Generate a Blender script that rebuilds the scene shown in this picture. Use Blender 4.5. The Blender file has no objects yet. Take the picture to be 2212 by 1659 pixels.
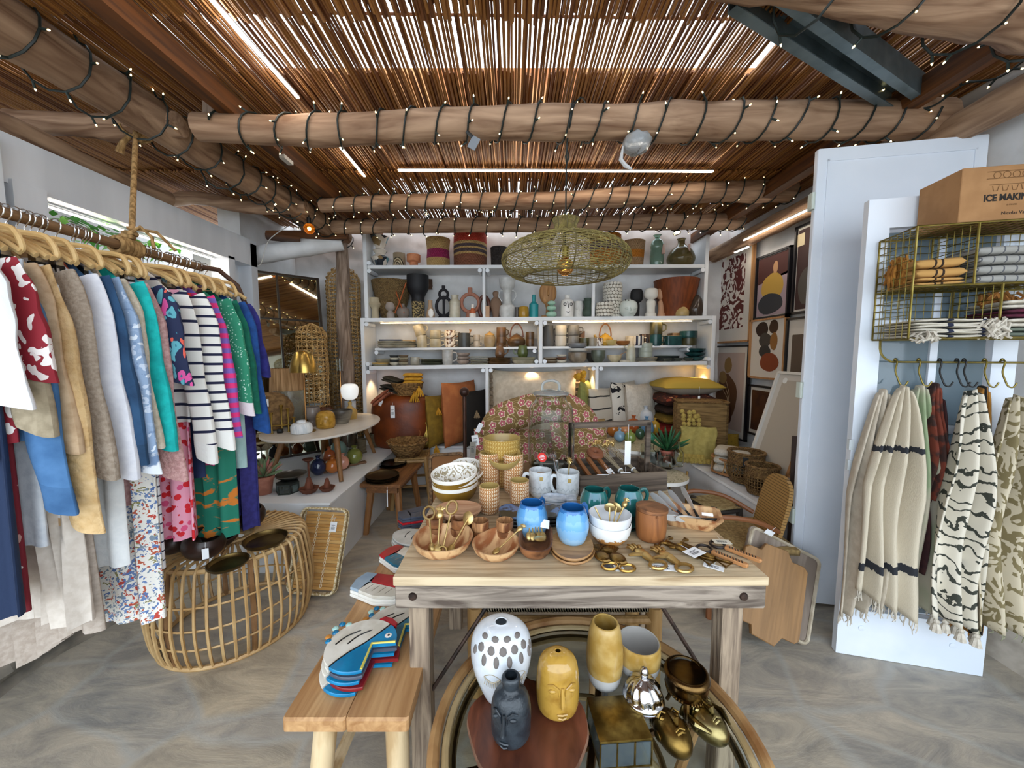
import bpy, math, random
from mathutils import Vector as V, Matrix, noise
random.seed(7)
rnd = random.uniform
SC = bpy.context.scene
COL = SC.collection
# ---------------------------------------------------------------- camera, sky, exposure
F = 798.0; PITCH = math.radians(4.6); EYE = V((0, 0, 1.5))
cam = bpy.data.cameras.new('camera'); cam.sensor_width = 36; cam.lens = F / 2212 * 36
cam.clip_start = .02
co = bpy.data.objects.new('camera', cam); COL.objects.link(co)
co.location = EYE; co.rotation_euler = (math.pi / 2 - PITCH, 0, 0)
SC.camera = co
w = bpy.data.worlds.new('sky'); SC.world = w; w.use_nodes = True
w.node_tree.nodes['Background'].inputs[0].default_value = (.80, .90, 1.0, 1)
w.node_tree.nodes['Background'].inputs[1].default_value = 1.0
SC.view_settings.view_transform = 'Standard'; SC.view_settings.look = 'None'
SC.view_settings.gamma = 1; SC.view_settings.use_curve_mapping = False
SC.view_settings.exposure = 2.12
SC.cycles.max_bounces = 7; SC.cycles.diffuse_bounces = 4; SC.cycles.glossy_bounces = 3
SC.cycles.transmission_bounces = 6; SC.cycles.transparent_max_bounces = 8
SC.cycles.caustics_reflective = False; SC.cycles.caustics_refractive = False
SC.cycles.sample_clamp_indirect = 4

# ---------------------------------------------------------------- measuring helpers
def ray(px, py):
    a = (px - 1106) / F; b = (829.5 - py) / F; c, s = math.cos(PITCH), math.sin(PITCH)
    return V((a, c + b * s, -s + b * c))
def aty(px, py, y): return EYE + ray(px, py) * (y / ray(px, py).y)
def atz(px, py, z): return EYE + ray(px, py) * ((z - 1.5) / ray(px, py).z)
def atx(px, py, x): return EYE + ray(px, py) * (x / ray(px, py).x)
def dep(p): return p.y * math.cos(PITCH) - (p.z - 1.5) * math.sin(PITCH)
def mpp(p): return dep(p) / F            # metres per pixel at a point

# ---------------------------------------------------------------- materials
def lin(h):
    if not isinstance(h, str): return tuple(h)
    o = []
    for i in (0, 2, 4):
        c = int(h[i:i + 2], 16) / 255
        o.append(c / 12.92 if c <= .04045 else ((c + .055) / 1.055) ** 2.4)
    return (*o, 1)
_M = {}
def P(c, r=.5, c2=None, t='n', s=10, st=(1, 1, 1), lo=.4, hi=.6, bu=0, bs=None, me=0, tr=0, em=0, co='Object',
      cols=None, ax=2, de=4, di=0, ct=0, sh=0, wv=None, ir=1.45, tint=None, an=0):
    key = repr((c, r, c2, t, s, st, lo, hi, bu, bs, me, tr, em, co, cols, ax, de, di, ct, sh, wv, ir, an))
    if key in _M: return _M[key]
    m = bpy.data.materials.new('surface'); m.use_nodes = True; _M[key] = m
    N = m.node_tree.nodes; L = m.node_tree.links.new; b = N['Principled BSDF']; I = b.inputs
    I['Base Color'].default_value = lin(c); I['Roughness'].default_value = r; I['Metallic'].default_value = me
    I['Transmission Weight'].default_value = tr; I['IOR'].default_value = ir; I['Coat Weight'].default_value = ct
    I['Sheen Weight'].default_value = sh
    if an: I['Thin Film Thickness'].default_value = an
    if em: I['Emission Color'].default_value = lin(c); I['Emission Strength'].default_value = em
    tc = N.new('ShaderNodeTexCoord')
    def vec(scale):
        mp = N.new('ShaderNodeMapping'); L(tc.outputs[co], mp.inputs[0]); mp.inputs[3].default_value = scale; return mp.outputs[0]
    def nz(sc, stt=(1, 1, 1), d=4, dist=0):
        n = N.new('ShaderNodeTexNoise'); L(vec(stt), n.inputs['Vector']); n.inputs['Scale'].default_value = sc
        n.inputs['Detail'].default_value = d; n.inputs['Distortion'].default_value = dist; return n.outputs[0]
    def ramp(fac, stops, cons=False):
        q = N.new('ShaderNodeValToRGB'); L(fac, q.inputs[0]); e = q.color_ramp
        if cons: e.interpolation = 'CONSTANT'
        e.elements[0].position = stops[0][0]; e.elements[0].color = lin(stops[0][1])
        e.elements[1].position = stops[-1][0]; e.elements[1].color = lin(stops[-1][1])
        for p_, c_ in stops[1:-1]:
            k = e.elements.new(p_); k.color = lin(c_)
        return q.outputs[0]
    def mth(op, a, bv=None):
        q = N.new('ShaderNodeMath'); q.operation = op
        L(a, q.inputs[0]) if not isinstance(a, (int, float)) else None
        if bv is not None:
            if isinstance(bv, (int, float)): q.inputs[1].default_value = bv
            else: L(bv, q.inputs[1])
        return q.outputs[0]
    def mix(f, a, b_):
        q = N.new('ShaderNodeMix'); q.data_type = 'RGBA'; L(f, q.inputs[0])
        for k, x in ((6, a), (7, b_)):
            if isinstance(x, (str, tuple)): q.inputs[k].default_value = lin(x)
            else: L(x, q.inputs[k])
        return q.outputs[2]
    col = None; fac = None
    if t == 'n' and c2:
        fac = nz(s, st, de, di); col = ramp(fac, [(lo, c), (hi, c2)])
    elif t == 'b':                                   # bands along one axis, cols = [(start, colour)...]
        x = N.new('ShaderNodeSeparateXYZ'); L(tc.outputs[co], x.inputs[0]); f0 = x.outputs[ax]
        if di: f0 = mth('ADD', f0, mth('MULTIPLY', mth('SUBTRACT', nz(s), .5), di))
        col = ramp(f0, list(cols) if len(cols) > 1 else list(cols) * 2, True)
    elif t == 's':                                   # repeating stripes, s per metre
        x = N.new('ShaderNodeSeparateXYZ'); L(tc.outputs[co], x.inputs[0]); f0 = x.outputs[ax]
        if di: f0 = mth('ADD', f0, mth('MULTIPLY', mth('SUBTRACT', nz(9), .5), di))
        fac = mth('FRACT', mth('MULTIPLY', f0, s)); col = ramp(fac, [(0, c), (lo, c2)], True)
    elif t == 'v':                                   # blotches or petals, colours by cell
        v = N.new('ShaderNodeTexVoronoi'); v.inputs['Scale'].default_value = s
        vv = vec(st)
        if di:
            a = N.new('ShaderNodeMix'); a.data_type = 'VECTOR'; a.inputs[0].default_value = di; L(vv, a.inputs[4])
            n = N.new('ShaderNodeTexNoise'); n.inputs['Scale'].default_value = s * .7; L(vv, n.inputs['Vector']); L(n.outputs[1], a.inputs[5]); vv = a.outputs[1]
        L(vv, v.inputs['Vector'])
        pick = ramp(v.outputs['Color'], [(i / len(cols), k) for i, k in enumerate(cols)] if len(cols) > 1 else [(0, cols[0]), (1, cols[0])], True)
        fac = mth('LESS_THAN', v.outputs['Distance'], lo); col = mix(fac, c, pick)
        if c2: col = mix(mth('LESS_THAN', v.outputs['Distance'], lo * .3), col, c2)
    elif t == 'f':                                   # five-petal flowers with outlined petals on a scrolling ground
        v = N.new('ShaderNodeTexVoronoi'); v.inputs['Scale'].default_value = s; v.voronoi_dimensions = '2D'; v.inputs['Randomness'].default_value = .55
        vv = vec(st); vv.node.inputs[2].default_value = (math.pi / 2, 0, 0); L(vv, v.inputs['Vector'])
        d = N.new('ShaderNodeVectorMath'); d.operation = 'SUBTRACT'; L(vv, d.inputs[0]); L(v.outputs['Position'], d.inputs[1])
        x = N.new('ShaderNodeSeparateXYZ'); L(d.outputs[0], x.inputs[0])
        an_ = mth('ARCTAN2', x.outputs[1], x.outputs[0])
        pet = mth('ADD', mth('MULTIPLY', mth('ABSOLUTE', mth('SINE', mth('MULTIPLY', an_, 2.5))), .16), .26)
        q = mth('DIVIDE', v.outputs['Distance'], pet)
        wv_ = N.new('ShaderNodeTexWave'); wv_.wave_type = 'RINGS'; wv_.inputs['Scale'].default_value = s * .55; wv_.inputs['Distortion'].default_value = 9; wv_.inputs['Detail Scale'].default_value = 1.2; L(vv, wv_.inputs['Vector'])
        ground = ramp(wv_.outputs[1], [(0, c), (.62, c2), (.8, c)], True)
        fl = ramp(q, [(0, 'efe3c2'), (.22, cols[0]), (.82, cols[1]), (1, cols[1])], True)
        col = mix(mth('LESS_THAN', q, 1.0), ground, fl)
    elif t == 'h':                                   # rows of small leaf chevrons round a turned pot: s rows per metre, lo = leaves round
        x = N.new('ShaderNodeSeparateXYZ'); L(tc.outputs['Object'], x.inputs[0])
        a_ = mth('ARCTAN2', x.outputs[1], x.outputs[0]); rw = mth('FRACT', mth('MULTIPLY', x.outputs[2], s)); hv = mth('ABSOLUTE', mth('SUBTRACT', rw, .5))
        ph_ = mth('FRACT', mth('ADD', mth('MULTIPLY', a_, lo / 6.2832), mth('MULTIPLY', hv, 1.1)))
        fac = mth('MULTIPLY', mth('LESS_THAN', ph_, .5), mth('LESS_THAN', hv, .38)); col = mix(fac, c, c2)
    if col is not None: L(col, I['Base Color'])
    if col is not None and em: L(col, I['Emission Color'])
    if wv:                                           # woven relief: wv = (rows per metre, strength[, columns round])
        x = N.new('ShaderNodeSeparateXYZ'); L(tc.outputs['Object'], x.inputs[0])
        a = mth('ARCTAN2', x.outputs[1], x.outputs[0]); k = wv[2] if len(wv) > 2 else 40
        row = mth('MULTIPLY', x.outputs[2], wv[0])
        w1 = mth('SINE', mth('ADD', mth('MULTIPLY', a, k), mth('MULTIPLY', mth('FLOOR', row), 3.14159)))
        w2 = mth('SINE', mth('MULTIPLY', row, 6.2832))
        h = mth('ADD', mth('MULTIPLY', w1, w2), mth('MULTIPLY', w2, .5))
        bp = N.new('ShaderNodeBump'); bp.inputs['Strength'].default_value = wv[1]; bp.inputs['Distance'].default_value = .006
        L(h, bp.inputs['Height']); L(bp.outputs[0], I['Normal'])
    elif bu:
        h = nz(bs or s, st, 5) if (bs or fac is None) else fac
        bp = N.new('ShaderNodeBump'); bp.inputs['Strength'].default_value = bu; bp.inputs['Distance'].default_value = .01
        L(h, bp.inputs['Height']); L(bp.outputs[0], I['Normal'])
    return m
def wood(c, c2, ax=0, s=9, r=.55, bu=.15, lo=.35, hi=.65):
    st = [1, 1, 1]; st[ax] = .09
    st[ax] = .07
    return P(c, r, c2, s=s * 4.5, st=tuple(st), di=.9, bu=bu, lo=lo, hi=hi, de=6)
def glass(c='f4faf8', r=.02): return P(c, r, tr=1, ir=1.3)

# ---------------------------------------------------------------- mesh builder
def smoothp(p, k=4):
    out = []; n = len(p)
    for i in range(n - 1):
        a, b, c, d = p[max(i - 1, 0)], p[i], p[i + 1], p[min(i + 2, n - 1)]
        for j in range(k):
            t = j / k; q = []
            for x in range(len(b)):
                q.append(.5 * ((2 * b[x]) + (-a[x] + c[x]) * t + (2 * a[x] - 5 * b[x] + 4 * c[x] - d[x]) * t * t + (-a[x] + 3 * b[x] - 3 * c[x] + d[x]) * t ** 3))
            out.append(tuple(q))
    out.append(tuple(p[-1])); return out
def rot(x=0, y=0, z=0):
    return Matrix.Rotation(math.radians(z), 4, 'Z') @ Matrix.Rotation(math.radians(y), 4, 'Y') @ Matrix.Rotation(math.radians(x), 4, 'X')
def tr(x, y=0, z=0): return Matrix.Translation(V((x, y, z)))
class B:
    def __init__(s): s.v = []; s.f = []; s.m = []
    def add(s, vs, fs, k=0, M=None):
        o = len(s.v)
        s.v += [tuple(M @ V(p)) if M else tuple(p) for p in vs]
        s.f += [tuple(o + i for i in f) for f in fs]; s.m += [k] * len(fs); return s
    def box(s, x0, x1, y0, y1, z0, z1, k=0, M=None, c=0):
        if c:
            return s.prism([(x0 + c, y0), (x1 - c, y0), (x1, y0 + c), (x1, y1 - c), (x1 - c, y1), (x0 + c, y1), (x0, y1 - c), (x0, y0 + c)], z0, z1, k, M, c)
        vs = [(x, y, z) for z in (z0, z1) for y in (y0, y1) for x in (x0, x1)]
        return s.add(vs, [(0, 2, 3, 1), (4, 5, 7, 6), (0, 1, 5, 4), (2, 6, 7, 3), (0, 4, 6, 2), (1, 3, 7, 5)], k, M)
    def tube(s, pts, r, n=7, k=0, closed=False, M=None, fl=1):
        pts = [V(p) for p in pts]; N = len(pts); rs = r if isinstance(r, (list, tuple)) else [r] * N
        vs = []; fs = []; pn = None
        for i, p in enumerate(pts):
            if closed: t = pts[(i + 1) % N] - pts[i - 1]
            else: t = pts[min(i + 1, N - 1)] - pts[max(i - 1, 0)]
            if t.length < 1e-9: t = V((0, 0, 1))
            t.normalize()
            if pn is None:
                pn = t.cross(V((0, 0, 1)))
                if pn.length < .1: pn = t.cross(V((0, 1, 0)))
            pn = (pn - t * pn.dot(t)).normalized(); q = t.cross(pn)
            for j in range(n):
                a = 6.28318 * j / n
                vs.append(p + (pn * math.cos(a) + q * math.sin(a) * fl) * rs[i])
        for i in range(N if closed else N - 1):
            i2 = (i + 1) % N
            for j in range(n):
                j2 = (j + 1) % n; fs.append((i * n + j, i * n + j2, i2 * n + j2, i2 * n + j))
        if not closed: fs += [tuple(range(n))[::-1], tuple((N - 1) * n + j for j in range(n))]
        return s.add(vs, fs, k, M)
    def lathe(s, prof, n=24, k=0, M=None, fx=None, kf=None):
        vs = []; fs = []; N = len(prof)
        for r, z in prof:
            for j in range(n):
                a = 6.28318 * j / n; x, y, zz = r * math.cos(a), r * math.sin(a), z
                if fx: x, y, zz = fx(a, r, z)
                vs.append((x, y, zz))
        ks = []
        for i in range(N - 1):
            for j in range(n):
                j2 = (j + 1) % n; fs.append((i * n + j, i * n + j2, (i + 1) * n + j2, (i + 1) * n + j)); ks.append(kf(i) if kf else k)
        if prof[0][0] > 1e-4: fs.append(tuple(range(n))[::-1]); ks.append(kf(0) if kf else k)
        if prof[-1][0] > 1e-4: fs.append(tuple((N - 1) * n + j for j in range(n))); ks.append(kf(N - 2) if kf else k)
        s.add(vs, fs, 0, M); s.m[-len(fs):] = ks; return s
    def prism(s, poly, z0, z1, k=0, M=None, c=0):
        n = len(poly)
        if c:
            cx = sum(p[0] for p in poly) / n; cy = sum(p[1] for p in poly) / n; ext = max(max(abs(p[0] - cx), abs(p[1] - cy)) for p in poly)
            g = lambda q: [(cx + (x - cx) * (1 - q / ext), cy + (y - cy) * (1 - q / ext)) for x, y in poly]
            rings = [(g(c), z0), (poly, z0 + c), (poly, z1 - c), (g(c), z1)]
        else: rings = [(poly, z0), (poly, z1)]
        vs = [(x, y, z) for pl, z in rings for x, y in pl]
        fs = [tuple(range(n))[::-1]] + [(i * n + j, i * n + (j + 1) % n, (i + 1) * n + (j + 1) % n, (i + 1) * n + j) for i in range(len(rings) - 1) for j in range(n)]
        fs.append(tuple((len(rings) - 1) * n + j for j in range(n)))
        return s.add(vs, fs, k, M)
    def ball(s, c, r, n=12, k=0, sq=(1, 1, 1), M=None):
        h = max(n // 2, 4)
        pr = [(max(math.sin(math.pi * i / h), 1e-5) * r, -math.cos(math.pi * i / h) * r) for i in range(h + 1)]
        T = tr(*c) @ Matrix.Diagonal((*sq, 1))
        return s.lathe(pr, n, k, (M @ T) if M else T)
    def grid(s, fn, nu, nv, k=0, M=None, wrap=False, kf=None):
        vs = [fn(i / nu, j / nv) for i in range(nu + 1) for j in range(nv + 1)]; fs = []; ks = []
        for i in range(nu):
            for j in range(nv):
                a = i * (nv + 1) + j; fs.append((a, a + 1, a + nv + 2, a + nv + 1)); ks.append(kf(i / nu, j / nv) if kf else k)
        s.add(vs, fs, 0, M); s.m[-len(fs):] = ks; return s
    def obj(s, name, mats, parent=None, loc=(0, 0, 0), rz=0, L=None, cat=None, g=None, kind=None, sm=38, ro=None, thick=0, off=0):
        me = bpy.data.meshes.new(name); me.from_pydata(s.v, [], s.f)
        for m in (mats if isinstance(mats, (list, tuple)) else [mats]): me.materials.append(m)
        if any(s.m): me.polygons.foreach_set('material_index', s.m)
        if sm:
            me.shade_smooth()
            me.set_sharp_from_angle(angle=math.radians(sm))
        me.update()
        o = bpy.data.objects.new(name, me); COL.objects.link(o)
        o.location = loc; o.rotation_euler = ro or (0, 0, math.radians(rz))
        if parent: o.parent = parent
        if thick:
            q = o.modifiers.new('solid', 'SOLIDIFY'); q.thickness = thick; q.offset = off
        return T(o, L, cat, g, kind)
def T(o, L=None, cat=None, g=None, kind=None):
    if L: o['label'] = L
    if cat: o['category'] = cat
    if g: o['group'] = g
    if kind: o['kind'] = kind
    return o
def empty(name, loc, L=None, cat=None, g=None, rz=0, ro=None, sc=1):
    o = bpy.data.objects.new(name, None); COL.objects.link(o); o.location = loc
    o.rotation_euler = ro or (0, 0, math.radians(rz)); o.empty_display_size = .05; o.scale = (sc,) * 3
    return T(o, L, cat, g)
def dup(o, loc, rz=None, L=None, sc=1, g=None):
    c = o.copy(); COL.objects.link(c); c.location = loc; c.scale = [x * sc for x in o.scale]
    if rz is not None: c.rotation_euler = (o.rotation_euler[0], o.rotation_euler[1], math.radians(rz))
    if L: c['label'] = L
    if g: c['group'] = g
    for ch in list(o.children):
        d = ch.copy(); COL.objects.link(d); d.parent = c
        for q in list(ch.children):
            e = q.copy(); COL.objects.link(e); e.parent = d
    return c
def circ(r, n=24, z=0, c=(0, 0), a0=0, a1=360, ry=None):
    full = abs(a1 - a0) >= 360; q = n if full else n - 1
    return [(c[0] + r * math.cos(math.radians(a0 + (a1 - a0) * i / q)), c[1] + (ry or r) * math.sin(math.radians(a0 + (a1 - a0) * i / q)), z) for i in range(n)]
def rrect(w, h, r, n=5):
    o = []
    for cx, cy, a in ((w / 2 - r, h / 2 - r, 0), (-w / 2 + r, h / 2 - r, 90), (-w / 2 + r, -h / 2 + r, 180), (w / 2 - r, -h / 2 + r, 270)):
        o += [(cx + r * math.cos(math.radians(a + 90 * i / n)), cy + r * math.sin(math.radians(a + 90 * i / n))) for i in range(n + 1)]
    return o
def nv(x, y=0, z=0, s=1): return noise.noise(V((x * s, y * s, z * s)))
# ================================================================ ROOM
YS = 4.0; YB = 4.36; XL = -2.5; XR = 2.5; ZC = 2.9; ZB = .5
plaster = P('dcdcdc', .8, c2='c9c8c6', s=5, bu=.5, bs=7, lo=.35, hi=.7)
white = P('e6e9ec', .5, c2='dfe1e2', s=3, bu=.05, bs=30)
whiteboard = P('dfe4ea', .45, c2='cfd4da', s=4, st=(1, 1, .2), bu=.06)
# floor: flagstones
def stone_floor():
    m = bpy.data.materials.new('flagstone'); m.use_nodes = True; N = m.node_tree.nodes; L = m.node_tree.links.new
    b = N['Principled BSDF']; tc = N.new('ShaderNodeTexCoord')
    n = N.new('ShaderNodeTexNoise'); n.inputs['Scale'].default_value = 2.2; L(tc.outputs['Object'], n.inputs['Vector'])
    a = N.new('ShaderNodeMix'); a.data_type = 'VECTOR'; a.inputs[0].default_value = .16; L(tc.outputs['Object'], a.inputs[4]); L(n.outputs[1], a.inputs[5])
    mp = N.new('ShaderNodeMapping'); mp.inputs[3].default_value = (1.0, 1.45, 1); mp.inputs[2].default_value = (0, 0, .45); L(a.outputs[1], mp.inputs[0])
    v1 = N.new('ShaderNodeTexVoronoi'); v1.feature = 'DISTANCE_TO_EDGE'; v1.inputs['Scale'].default_value = 2.3; L(mp.outputs[0], v1.inputs['Vector'])
    v2 = N.new('ShaderNodeTexVoronoi'); v2.inputs['Scale'].default_value = 2.3; L(mp.outputs[0], v2.inputs['Vector'])
    r = N.new('ShaderNodeValToRGB'); L(v2.outputs['Color'], r.inputs[0]); e = r.color_ramp
    e.elements[0].color = lin('85847f'); e.elements[1].color = lin('a59d90')
    for p_, c_ in ((.3, '9b9386'), (.45, 'b19c7b'), (.6, '8b8c8c'), (.8, 'a2978a')): k = e.elements.new(p_); k.color = lin(c_)
    g = N.new('ShaderNodeTexNoise'); g.inputs['Scale'].default_value = 5; g.inputs['Detail'].default_value = 9; g.inputs['Roughness'].default_value = .68; g.inputs['Distortion'].default_value = .8
    m2 = N.new('ShaderNodeMapping'); m2.inputs[3].default_value = (.6, 1.6, 1); m2.inputs[2].default_value = (0, 0, -.5); L(tc.outputs['Object'], m2.inputs[0]); L(m2.outputs[0], g.inputs['Vector'])
    gr = N.new('ShaderNodeValToRGB'); L(g.outputs[0], gr.inputs[0]); gr.color_ramp.elements[0].position = .33; gr.color_ramp.elements[0].color = lin('75736e'); gr.color_ramp.elements[1].position = .66; gr.color_ramp.elements[1].color = lin('cfc1aa')
    mx = N.new('ShaderNodeMix'); mx.data_type = 'RGBA'; mx.inputs[0].default_value = .6; L(r.outputs[0], mx.inputs[6]); L(gr.outputs[0], mx.inputs[7])
    er = N.new('ShaderNodeValToRGB'); L(v1.outputs['Distance'], er.inputs[0]); er.color_ramp.elements[0].position = .01; er.color_ramp.elements[0].color = (1, 1, 1, 1); er.color_ramp.elements[1].position = .055; er.color_ramp.elements[1].color = (0, 0, 0, 1)
    f = N.new('ShaderNodeMath'); f.operation = 'MULTIPLY'; L(er.outputs[0], f.inputs[0]); L(g.outputs[0], f.inputs[1])
    mo = N.new('ShaderNodeMix'); mo.data_type = 'RGBA'; L(f.outputs[0], mo.inputs[0]); L(mx.outputs[2], mo.inputs[6]); mo.inputs[7].default_value = lin('adaca6')
    L(mo.outputs[2], b.inputs['Base Color']); b.inputs['Roughness'].default_value = .55
    h = N.new('ShaderNodeMath'); h.operation = 'MULTIPLY_ADD'; L(g.outputs[0], h.inputs[0]); h.inputs[1].default_value = .5; L(er.outputs[0], h.inputs[2]); 
    bp = N.new('ShaderNodeBump'); bp.invert = False; bp.inputs['Strength'].default_value = .35; bp.inputs['Distance'].default_value = .012; L(g.outputs[0], bp.inputs['Height']); L(bp.outputs[0], b.inputs['Normal'])
    return m
B().box(-7, 7, -8, 5, -.08, 0).obj('floor', stone_floor(), kind='structure')
def wall(name, fn, nu, nvv, mat=plaster): return B().grid(fn, nu, nvv).obj(name, mat, kind='structure', sm=80)
wall('wall_back', lambda u, v: (-2.7 + 5.4 * u, YB + .03 * nv(u * 20, v * 13) + .016 * nv(u * 55, v * 36, 3), 2.97 * v), 140, 90)
B().box(-2.75, 2.75, YB + .03, YB + .2, 0, 2.95).obj('wall_back_core', plaster, kind='structure')
wall('wall_right', lambda u, v: (XR + .02 * nv(u * 9, v * 9, 5), -.3 + 4.75 * u, 3.5 * v), 60, 40)
B().box(XR + .05, XR + .25, -.3, YB, 0, 3.5).obj('wall_right_core', plaster, kind='structure')
# wall on the other side with the opening between y 1.85 and 3.15
wl = B()
for y0, y1, z0, z1 in ((-.3, 1.86, 0, 2.5), (1.86, 3.2, 0, 1.55), (3.2, 3.5, 0, 2.5), (3.5, YB, 0, 3.4)): wl.box(XL - .2, XL, y0, y1, z0, z1)
wl.obj('wall_left', plaster, kind='structure')
# white timber lining of that opening
wb = B()
wb.box(XL - .01, XL + .14, 1.78, 3.5, 2.3, 2.5, M=None)
wb.box(XL - .01, XL + .14, 1.78, 3.5, 2.5, 2.53)
wb.box(XL - .01, XL + .16, 1.8, 1.93, 1.2, 2.32); wb.box(XL - .01, XL + .14, 3.15, 3.22, 1.2, 2.32)
wb.box(XL - .01, XL + .14, 3.42, 3.5, 1.2, 2.5); wb.box(XL, XL + .13, 3.2, 3.45, 1.92, 1.95); wb.box(XL, XL + .02, 3.2, 3.45, 1.2, 2.3)
wb.box(XL - .25, XL + .14, 1.86, 3.2, 1.53, 1.57)
wb.obj('window_1_frame', whiteboard, kind='structure', sm=30)
B().box(XL - .01, XL + .2, 1.4, 1.74, .9, 2.48).obj('trim_1', whiteboard, kind='structure')
B().grid(lambda u, v: (XL + .1 + .1 * nv(u * 8, v * 8) + .16 * (1 - v), .2 + 2.6 * u, .34 * v), 40, 10).obj('trim_2', P('8f8577', .9, c2='5b574f', s=7, bu=1, lo=.35, hi=.65), kind='structure')
# plaster ledge on the other wall base
B().grid(lambda u, v: (XR - .02 - .1 * (1 - v) + .03 * nv(u * 9, v * 5), .3 + 1.5 * u, .3 * v), 30, 8).obj('trim_3', P('b8afa2', .9, c2='877e72', s=6, bu=1), kind='structure')
# house behind the roof, seen through the reeds
B().box(-4, 4, 3.75, 3.95, 3.3, 4.22).obj('wall_upper', P('c08a5a', .9, c2='a5683e', s=3), kind='structure')
B().box(-3.95, -3.7, .2, 4.6, 0, 2.84).obj('wall_outside', plaster, kind='structure')
# ---- benches along the walls
bench_m = P('e3e6ea', .55, c2='d4d6d9', s=4, bu=.25, bs=6)
B().box(XL, -1.24, 2.43, YB, 0, ZB - .012).box(XL, -1.225, 2.415, YB, ZB - .012, ZB).obj('display_plinth', white, L='long low white display plinth along the wall below the oval table', cat='plinth')
db = B().box(-1.24, 1.5, YS - .02, YB, 0.06, ZB - .02)
dbo = db.obj('drawer_bench', white, L='low white drawer bench under the back shelves holding the cushions', cat='bench')
B().box(-1.24, 1.5, YS - .04, YB, ZB - .02, ZB).obj('bench_top', white, dbo)
for i in range(3):
    for j in range(2): B().box(-1.2 + i * .9, -.32 + i * .9, YS - .045, YS - .02, .08 + j * .2, .27 + j * .2, c=.004).obj('drawer', white, dbo)
pb = B().grid(lambda u, v: (1.62 + .05 * (1 - v) + .02 * nv(u * 7, v * 3, 9) if v < 1 else 1.66, 2.35 + 1.98 * u, ZB * v), 30, 8)
pb.grid(lambda u, v: (1.64 + .86 * v, 2.35 + 1.98 * u, ZB - .01 + .01 * nv(u * 9, v * 6, 2)), 30, 10)
pb.box(1.68, XR, 2.35, YB, 0, ZB - .03)
pbo = pb.obj('plaster_bench', bench_m, L='rough white plastered masonry bench below the framed prints', cat='bench', sm=70)
so = B().box(-.045, .045, -.012, .0, -.045, .045, c=.004).box(-.032, .032, -.016, -.01, -.032, .032, c=.003).lathe([(.022, 0), (.022, .004)], 16, 1, M=tr(0, -.016) @ rot(90))
p = atx(1537, 1068, 1.645); so.obj('wall_socket', [P('eef0f0', .35), P('c9cccc', .4)], loc=p, rz=-90, L='white square power socket on the plastered bench side', cat='socket')

# ---------------------------------------------------------------- reed roof
reedm = P('74461f', .55, c2='a67238', s=3, st=(30, .5, 30), lo=.3, hi=.7)
reedd = P('57301350'[:6], .7, c2='7a4a24', s=3, st=(30, .5, 30), lo=.3, hi=.7)
def reeds(b, y0, y1, z0, z1, pitch, gap, rr, seed, x0=-3.65, x1=2.62):
    random.seed(seed); x = x0
    while x < x1:
        r = rr * rnd(.75, 1.2); x += r
        if random.random() > gap:
            pts = []; ph = rnd(0, 9); k = 7; e0, e1 = y0 + rnd(-.02, .02), y1 + rnd(-.03, .03); sl = rnd(-.012, .012)
            for i in range(k):
                t = i / (k - 1); pts.append((x + sl * (t - .5) + .004 * nv(ph + t * 4), e0 + (e1 - e0) * t, z0 + (z1 - z0) * t + .006 * nv(ph, t * 3, 4)))
            b.tube(pts, [r * (1 + (.12 if i % 2 else 0)) for i in range(k)], 5, k=1 if random.random() < .3 else 0)
        x += r + pitch * rnd(.1, 1.0) * (1 if random.random() > .12 else 2.2)
rf = B()
reeds(rf, -.9, 1.66, 2.93, 2.9, .0035, .02, .0075, 1)
reeds(rf, 1.58, 3.08, 2.93, 2.92, .0075, .02, .0068, 2)
reeds(rf, 2.95, 4.17, 2.9, 2.89, .0055, .03, .0068, 3)
rf.obj('ceiling', [reedm, reedd], kind='structure', sm=70)
rf = B()
reeds(rf, -.9, 1.6, 2.95, 2.93, .003, .05, .008, 4)
reeds(rf, 2.03, 3.2, 2.955, 2.95, .004, .08, .008, 5)
reeds(rf, 2.95, 4.15, 2.93, 2.93, .006, .2, .008, 15)
reeds(rf, 1.6, 4.12, 2.96, 2.95, .006, .3, .008, 6, -3.65, -1.35)
reeds(rf, 1.6, 4.12, 2.96, 2.95, .007, .35, .008, 6, 1.25, 2.6)
for i in range(6): rf.tube([(-3.6, .2 + i * .75 + rnd(-.1, .1), 2.945), (2.6, .2 + i * .75 + rnd(-.1, .1), 2.945)], .006, 5)
rf.obj('ceiling_upper', [reedd, reedm], kind='structure', sm=70)

# ---------------------------------------------------------------- logs and timbers
logm = P('b8977a', .75, c2='6f4f38', s=14, st=(.12, 1, 1), di=1.4, bu=.5, lo=.3, hi=.7)
logy = P('b39274', .75, c2='63442e', s=14, st=(1, .12, 1), di=1.4, bu=.5, lo=.3, hi=.72)
logz = P('a89382', .8, c2='5c4837', s=20, st=(1, 1, .12), di=1.5, bu=.7, lo=.3, hi=.7)
sawn = P('6a3d14', .65, c2='42240c', s=22, st=(1, .06, 1), di=.8, bu=.15)
def log(name, a, b_, r0, r1, mat, L, seed=0, bend=.02, n=26, knots=4):
    a, b_ = V(a), V(b_); pts = []; rs = []; random.seed(seed); kk = [(rnd(.05, .95), rnd(.05, .2)) for _ in range(knots)]
    for i in range(n):
        t = i / (n - 1); p = a.lerp(b_, t) + V((nv(seed, t * 3) * bend, nv(seed + 5, t * 3) * bend, nv(seed + 9, t * 3) * bend)); pts.append(p)
        r = r0 + (r1 - r0) * t + .006 * nv(seed + 2, t * 12)
        for kt, ka in kk: r *= 1 + ka * math.exp(-((t - kt) / .018) ** 2)
        rs.append(r)
    o = B().tube(pts, rs, 14).obj(name, mat, L=L, cat='beam', sm=60)
    return pts, rs
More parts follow.
